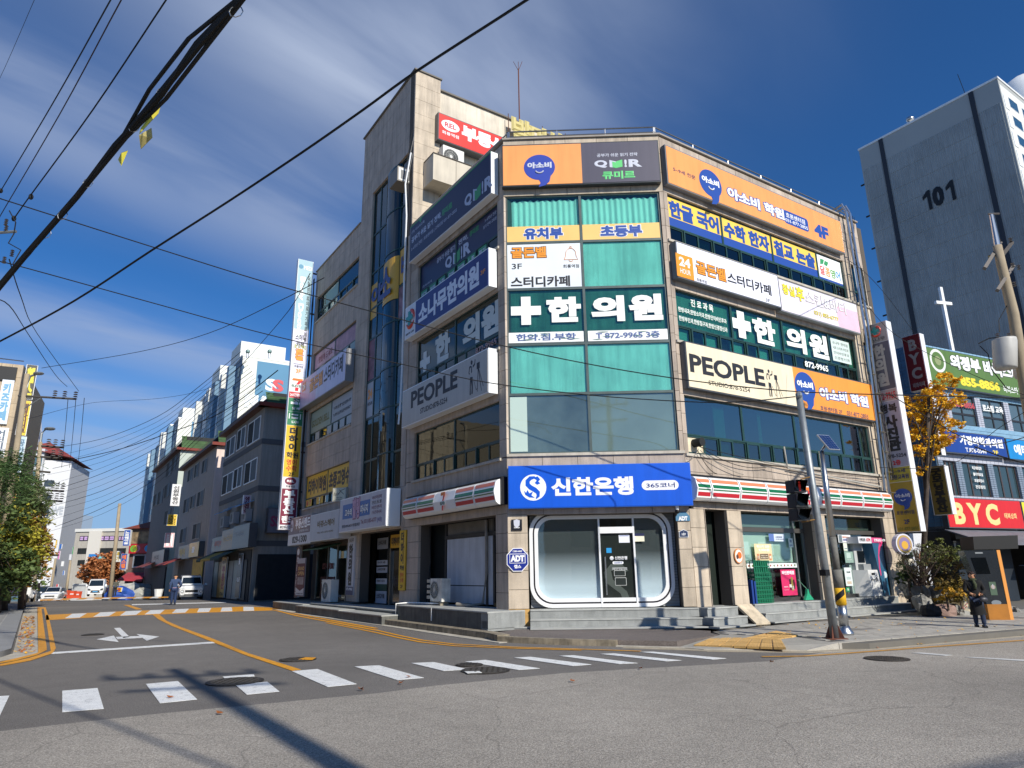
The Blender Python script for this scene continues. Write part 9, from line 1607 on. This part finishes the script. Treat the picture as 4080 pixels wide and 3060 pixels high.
def person(p,az,lab,H,pose,top,legs_m,shoes,hair,hands=True):
    """joints in units of body height: x to the figure's left, y forward, z up"""
    t=thing('person',p,lab,'person');a=radians(az);fx=V3((cos(a),-sin(a),0));fy=V3((sin(a),cos(a),0))   # az = facing direction
    W=lambda q:V3(p)+fx*q[0]*-H+fy*q[1]*H+V3((0,0,q[2]*H))
    J=pose;names=list(J);idx={n:i for i,n in enumerate(names)}
    E=[('pelvis','waist'),('waist','chest'),('chest','neck'),('neck','head0'),('head0','head1')]
    for s_ in 'LR':E+=[('pelvis','hip'+s_),('hip'+s_,'knee'+s_),('knee'+s_,'ank'+s_),('ank'+s_,'toe'+s_),('chest','sho'+s_),('sho'+s_,'elb'+s_),('elb'+s_,'wri'+s_),('wri'+s_,'palm'+s_)]
    names=[n for n in names if n != 'collar'];idx={n:i for i,n in enumerate(names)};js=[(W(J[n][0]),J[n][1]*H,(J[n][2] if len(J[n]) > 2 else J[n][1])*H) for n in names]
    bo=skin_mesh('body',js,[(idx[a_],idx[b_]) for a_,b_ in E],t,SKIN,2);bo.data.materials.append(top);bo.data.materials.append(legs_m);hs_=[W(J[k][0])-V3(p) for k in ('palmL','palmR','wriL','wriR')]
    for f_ in bo.data.polygons:c_=f_.center;f_.material_index=0 if c_.z > .835*H or min((c_-h_).length for h_ in hs_) < .05*H else 1 if c_.z > .52*H else 2
    # clothing: same skeleton, fatter, in separate garments
    def garment(nm,seq,grow,mt,lvl=2):
        vs=[];ed=[];seen={}
        for chain in seq:
            prev=None
            for n in chain:
                nn,g=(n,grow) if isinstance(n,str) else n
                if nn not in seen:seen[nn]=len(vs);j=J[nn];vs.append((W(j[0]),j[1]*H*g+.006*H,(j[2] if len(j) > 2 else j[1])*H*g+.006*H))
                if prev is not None and (prev,seen[nn]) not in ed:ed.append((prev,seen[nn]))
                prev=seen[nn]
        return skin_mesh(nm,vs,ed,t,mt,lvl)
    garment('trousers',[['pelvis','hipL','kneeL',('ankL',1.35)],['pelvis','hipR','kneeR',('ankR',1.35)]],1.18,legs_m)
    garment('jacket',[['chest','waist','pelvis'],['chest','collar'],['chest','shoL','elbL',('wriL',1.3)],['chest','shoR','elbR',('wriR',1.3)]],1.2,top)
    for s_ in 'LR':
        an,to=W(J['ank'+s_][0]),W(J['toe'+s_][0]);fwd=(to-an);fwd.z=0;fwd.normalize();b=MB();sd_=V3((-fwd.y,fwd.x,0));z0=V3(p).z
        c=V3((an.x,an.y,min(an.z,to.z)-.03*H));L_=.105*H;w_=.036*H
        P=[c-fwd*.045*H-sd_*w_,c-fwd*.045*H+sd_*w_,c+fwd*L_+sd_*w_*.8,c+fwd*L_-sd_*w_*.8];b.hexa([P[1],P[0],P[3],P[2]]+[v+V3((0,0,.058*H if i < 2 else .042*H)) for i,v in enumerate((P[1],P[0],P[3],P[2]))]);b.build('shoe',shoes,t)
        if hands:
            pa,wr=W(J['palm'+s_][0]),W(J['wri'+s_][0]);d=(pa-wr).normalized();sdv=d.cross(fy).normalized();
            for fi in range(4):b0_=pa+sdv*(fi-1.5)*.009*H;b_=b0_+d*(.025+.004*(1 if fi in (1,2) else 0))*H;MB().tube([b0_,b_,b_+(d*.5+fy*.7).normalized()*.018*H],[.0052*H,.005*H,.0035*H],6).build('finger',SKIN,t)
            th=pa-d*.012*H+sdv*.018*H;MB().tube([th,th+(d+sdv+fy*.4).normalized()*.03*H],[.006*H,.004*H],6).build('thumb',SKIN,t)
    # face
    h0,h1=W(J['head0'][0]),W(J['head1'][0]);hc=h0.lerp(h1,.5);HR=.062*H
    b=MB();b.ball(hc+V3((0,0,.0)),HR,14,10,(.82,.82,1.08));b.build('head',SKIN,t,True)
    for sx in (-1,1):
        e=hc+fx*sx*.022*H+fy*.049*H+V3((0,0,.004*H));MB().ball(e,.0065*H,6,4,(1.4,.6,.6)).build('eye',INK,t);e=hc+fx*sx*.052*H;MB().ball(e,.014*H,6,5,(.5,.7,1.1)).build('ear',SKIN,t)
    MB().ball(hc+fy*.056*H-V3((0,0,.012*H)),.009*H,6,5,(.8,1,1.4)).build('nose',SKIN,t);MB().ball(hc+fy*.05*H-V3((0,0,.033*H)),.011*H,6,4,(1.5,.5,.4)).build('mouth',mat('#a05a52',.6),t)
    return t,W,hc,fx,fy,HR
def pose(stride=.0,**kw):
    J={'pelvis':((0,0,.53),.075,.058),'waist':((0,0,.62),.068,.05),'chest':((0,.005,.755),.085,.058),'neck':((0,.0,.835),.03),'head0':((0,.008,.885),.045),'head1':((0,.012,.955),.05)}
    for s_,x in (('L',1),('R',-1)):
        f=stride if s_ == 'L' else -stride
        J.update({'hip'+s_:((.05*x,0,.5),.055),'knee'+s_:((.052*x,f*.5+.01,.285),.037),'ank'+s_:((.052*x,f,.045),.024),'toe'+s_:((.056*x,f+.08,.02),.018),'sho'+s_:((.115*x,0,.80),.036),'elb'+s_:((.14*x,-.01-f*.4,.63),.026),'wri'+s_:((.145*x,.03-f*.6,.49),.018),'palm'+s_:((.145*x,.045-f*.65,.455),.017,.024)})
    J['collar']=((0,.004,.828),.04,.034);J.update(kw);return J
# woman in a long black coat
wp=gnd('M2',1560,760,.13);Hw=1.345/1.0;wz=V3((wp.x,wp.y,.125));hy=at('M2',1470,-60,wp.y)
BC_=mat('#0f0f11',.85,name='black_wool');
J=pose(.07,elbR=((-.155,.02,.645),.028),wriR=((-.08,.12,.6),.019),palmR=((-.05,.14,.59),.017,.024),elbL=((.155,.0,.64),.028),wriL=((.09,.12,.59),.019),palmL=((.06,.145,.585),.017,.024))
t,W,hc,fx,fy,HR=person(wz,205,'woman in a long black coat and green scarf walking past the kiosk with bags',Hw,J,BC_,mat('#26324a',.9),mat('#17171a',.6),None)
b=MB();rings=[(.80,.075,.055),(.7,.1,.07),(.58,.1,.075),(.45,.11,.09),(.3,.125,.105),(.22,.13,.11)]
for k_,(z,rx,ry) in enumerate(rings):
    for j in range(20):a=2*pi*j/20;w_=1+.04*sin(a*5+k_);b.v.append(tuple(W((rx*w_*cos(a),ry*w_*sin(a),z))))
for k_ in range(len(rings)-1):
    for j in range(20):a=k_*20+j;c=k_*20+(j+1) % 20;b.f.append((a,c,c+20,a+20))
b.build('long_coat',BC_,t,True)
HB=mat('#2a1512',.7,var=.3,vs=30,name='dark_hair');b=MB();rh=random.Random(3)
for i in range(46):
    a=rh.uniform(0,6.28);e=rh.uniform(-.25,1.4);v=(fx*cos(a)+fy*sin(a))*cos(e)
    if v.dot(fy) > .55 and e < .6:continue
    b.ball(hc+v*HR*.8+V3((0,0,HR*1.0*sin(e))),HR*.36,7,5)
b.build('curly_hair',HB,t,True)
b=MB();b.tube([W((.045*cos(a),.01+.045*sin(a),.845+.01*sin(a))) for a in [i*pi/5 for i in range(11)]],.022*Hw,8);b.tube([W((0,.055,.84)),W((.02,.07,.76)),W((.01,.075,.68))],[.025*Hw,.03*Hw,.022*Hw],8);b.build('scarf',mat('#3f4630',.95,var=.4,vs=40),t,True)
bg_=thing('tote_bag',W((-.16,.05,.35)),'pale floral tote bag hanging from the arm of the woman in black','bag');b=MB();q=[W((-.235,.04,.3)),W((-.13,.04,.28)),W((-.15,.04,.45)),W((-.2,.04,.47))];o2=fy*.05;b.hexa([q[0]+o2,q[1]+o2,q[1]-o2*.3,q[0]-o2*.3,q[3]+o2*.6,q[2]+o2*.6,q[2]-o2*.2,q[3]-o2*.2]);b.build('pouch',mat('#cfc4a6',.8,var=.5,vs=18),bg_);MB().tube([q[3],W((-.17,.03,.6)),q[2]],.006*Hw,5).build('strap',mat('#c9bfae',.8),bg_)
b=MB();[b.ball(q[0].lerp(q[2],f)+fy*.055+fx*g*.02,.015,6,4,(1,.5,1)) for f,g in ((.2,0),(.45,-1),(.6,1),(.8,0),(.35,2))];b.build('flower_print',mat('#b03a52',.7),bg_)
hb=thing('handbag',W((.08,.14,.5)),'small dark grey handbag held at the front by the woman in black','bag');c=W((.1,.15,.5));MB().ball(c,.085,12,8,(1.2,.6,.75)).build('pouch',mat('#3a3a40',.45,var=.4,vs=30),hb,True);MB().tube([c+V3((-.08,0,.04)),c+V3((-.03,0,.14)),c+V3((.05,0,.13)),c+V3((.08,0,.04))],.008,5).build('handle',BLACK,hb)
# man in blue tracksuit
mp2_=gnd('M4',1692,518,0);Hm=1.72;BLT=mat('#33476b',.85,var=.1,vs=8,name='blue_tracksuit')
J=pose(.03,elbR=((-.2,-.02,.64),.028),wriR=((-.16,.06,.56),.02),palmR=((-.13,.08,.55),.018,.024),hipL=((.06,0,.5),.058),hipR=((-.06,0,.5),.058))
t,W,hc,fx,fy,HR=person(V3((mp2_.x,mp2_.y,.03)),-28,'man in a blue tracksuit and dark cap standing on the road by the hump',Hm,J,BLT,mat('#24365a',.9),mat('#1b1f2a',.7),None)
b=MB();b.ball(hc+V3((0,0,HR*.35)),HR*.98,14,8,(.9,.9,.8));b.v=[v if v[2] > hc.z+HR*.25 else (v[0],v[1],hc.z+HR*.25) for v in b.v];b.ball(hc+fy*HR*.9+V3((0,0,HR*.4)),HR*.6,10,4,(1,1,.15));b.build('cap',mat('#15171c',.8),t,True)
b=MB();[b.tube([W((sx*.13,.0,.82)),W((sx*.165,-.02,.7)),W((sx*.21 if sx < 0 else sx*.165,-.02,.64))],.008*Hm,5) for sx in (-1,1)];b.build('sleeve_stripe',mat('#d6bcc4',.8),t);MB().tube([W((.1*cos(a),.075*sin(a),.545)) for a in [i*pi/8 for i in range(17)]],.008*Hm,5).build('hem_stripe',mat('#c9a2ae',.8),t);MB().tube([W((-.06,.09,.82)),W((0,.11,.7)),W((.1,.09,.56))],.008*Hm,4).build('bag_strap',mat('#5a4634',.8),t);MB().box(Fr(W((.14,.05,0)),75),-.06,.06,Hm*.46,Hm*.54,-.03,.03).build('shoulder_pouch',mat('#6a4e38',.8),t)
# distant person by the pole
p3=at('N3',645,1550,74);z3=p3.z;Hd=(at('N3',670,1275,74).z-z3);J=pose(.02);t,W,hc,fx,fy,HR=person(V3((p3.x,p3.y,z3)),150,'distant person in a grey jacket standing by the slanting pole',Hd,J,mat('#55564e',.9),mat('#2a2c30',.9),DARK,None,hands=False);b=MB();b.ball(hc+V3((0,0,HR*.25)),HR,10,6,(.9,.9,.9));b.build('hair',HB,t)
# ---- single-object tidying: let alike things keep real, separate labels
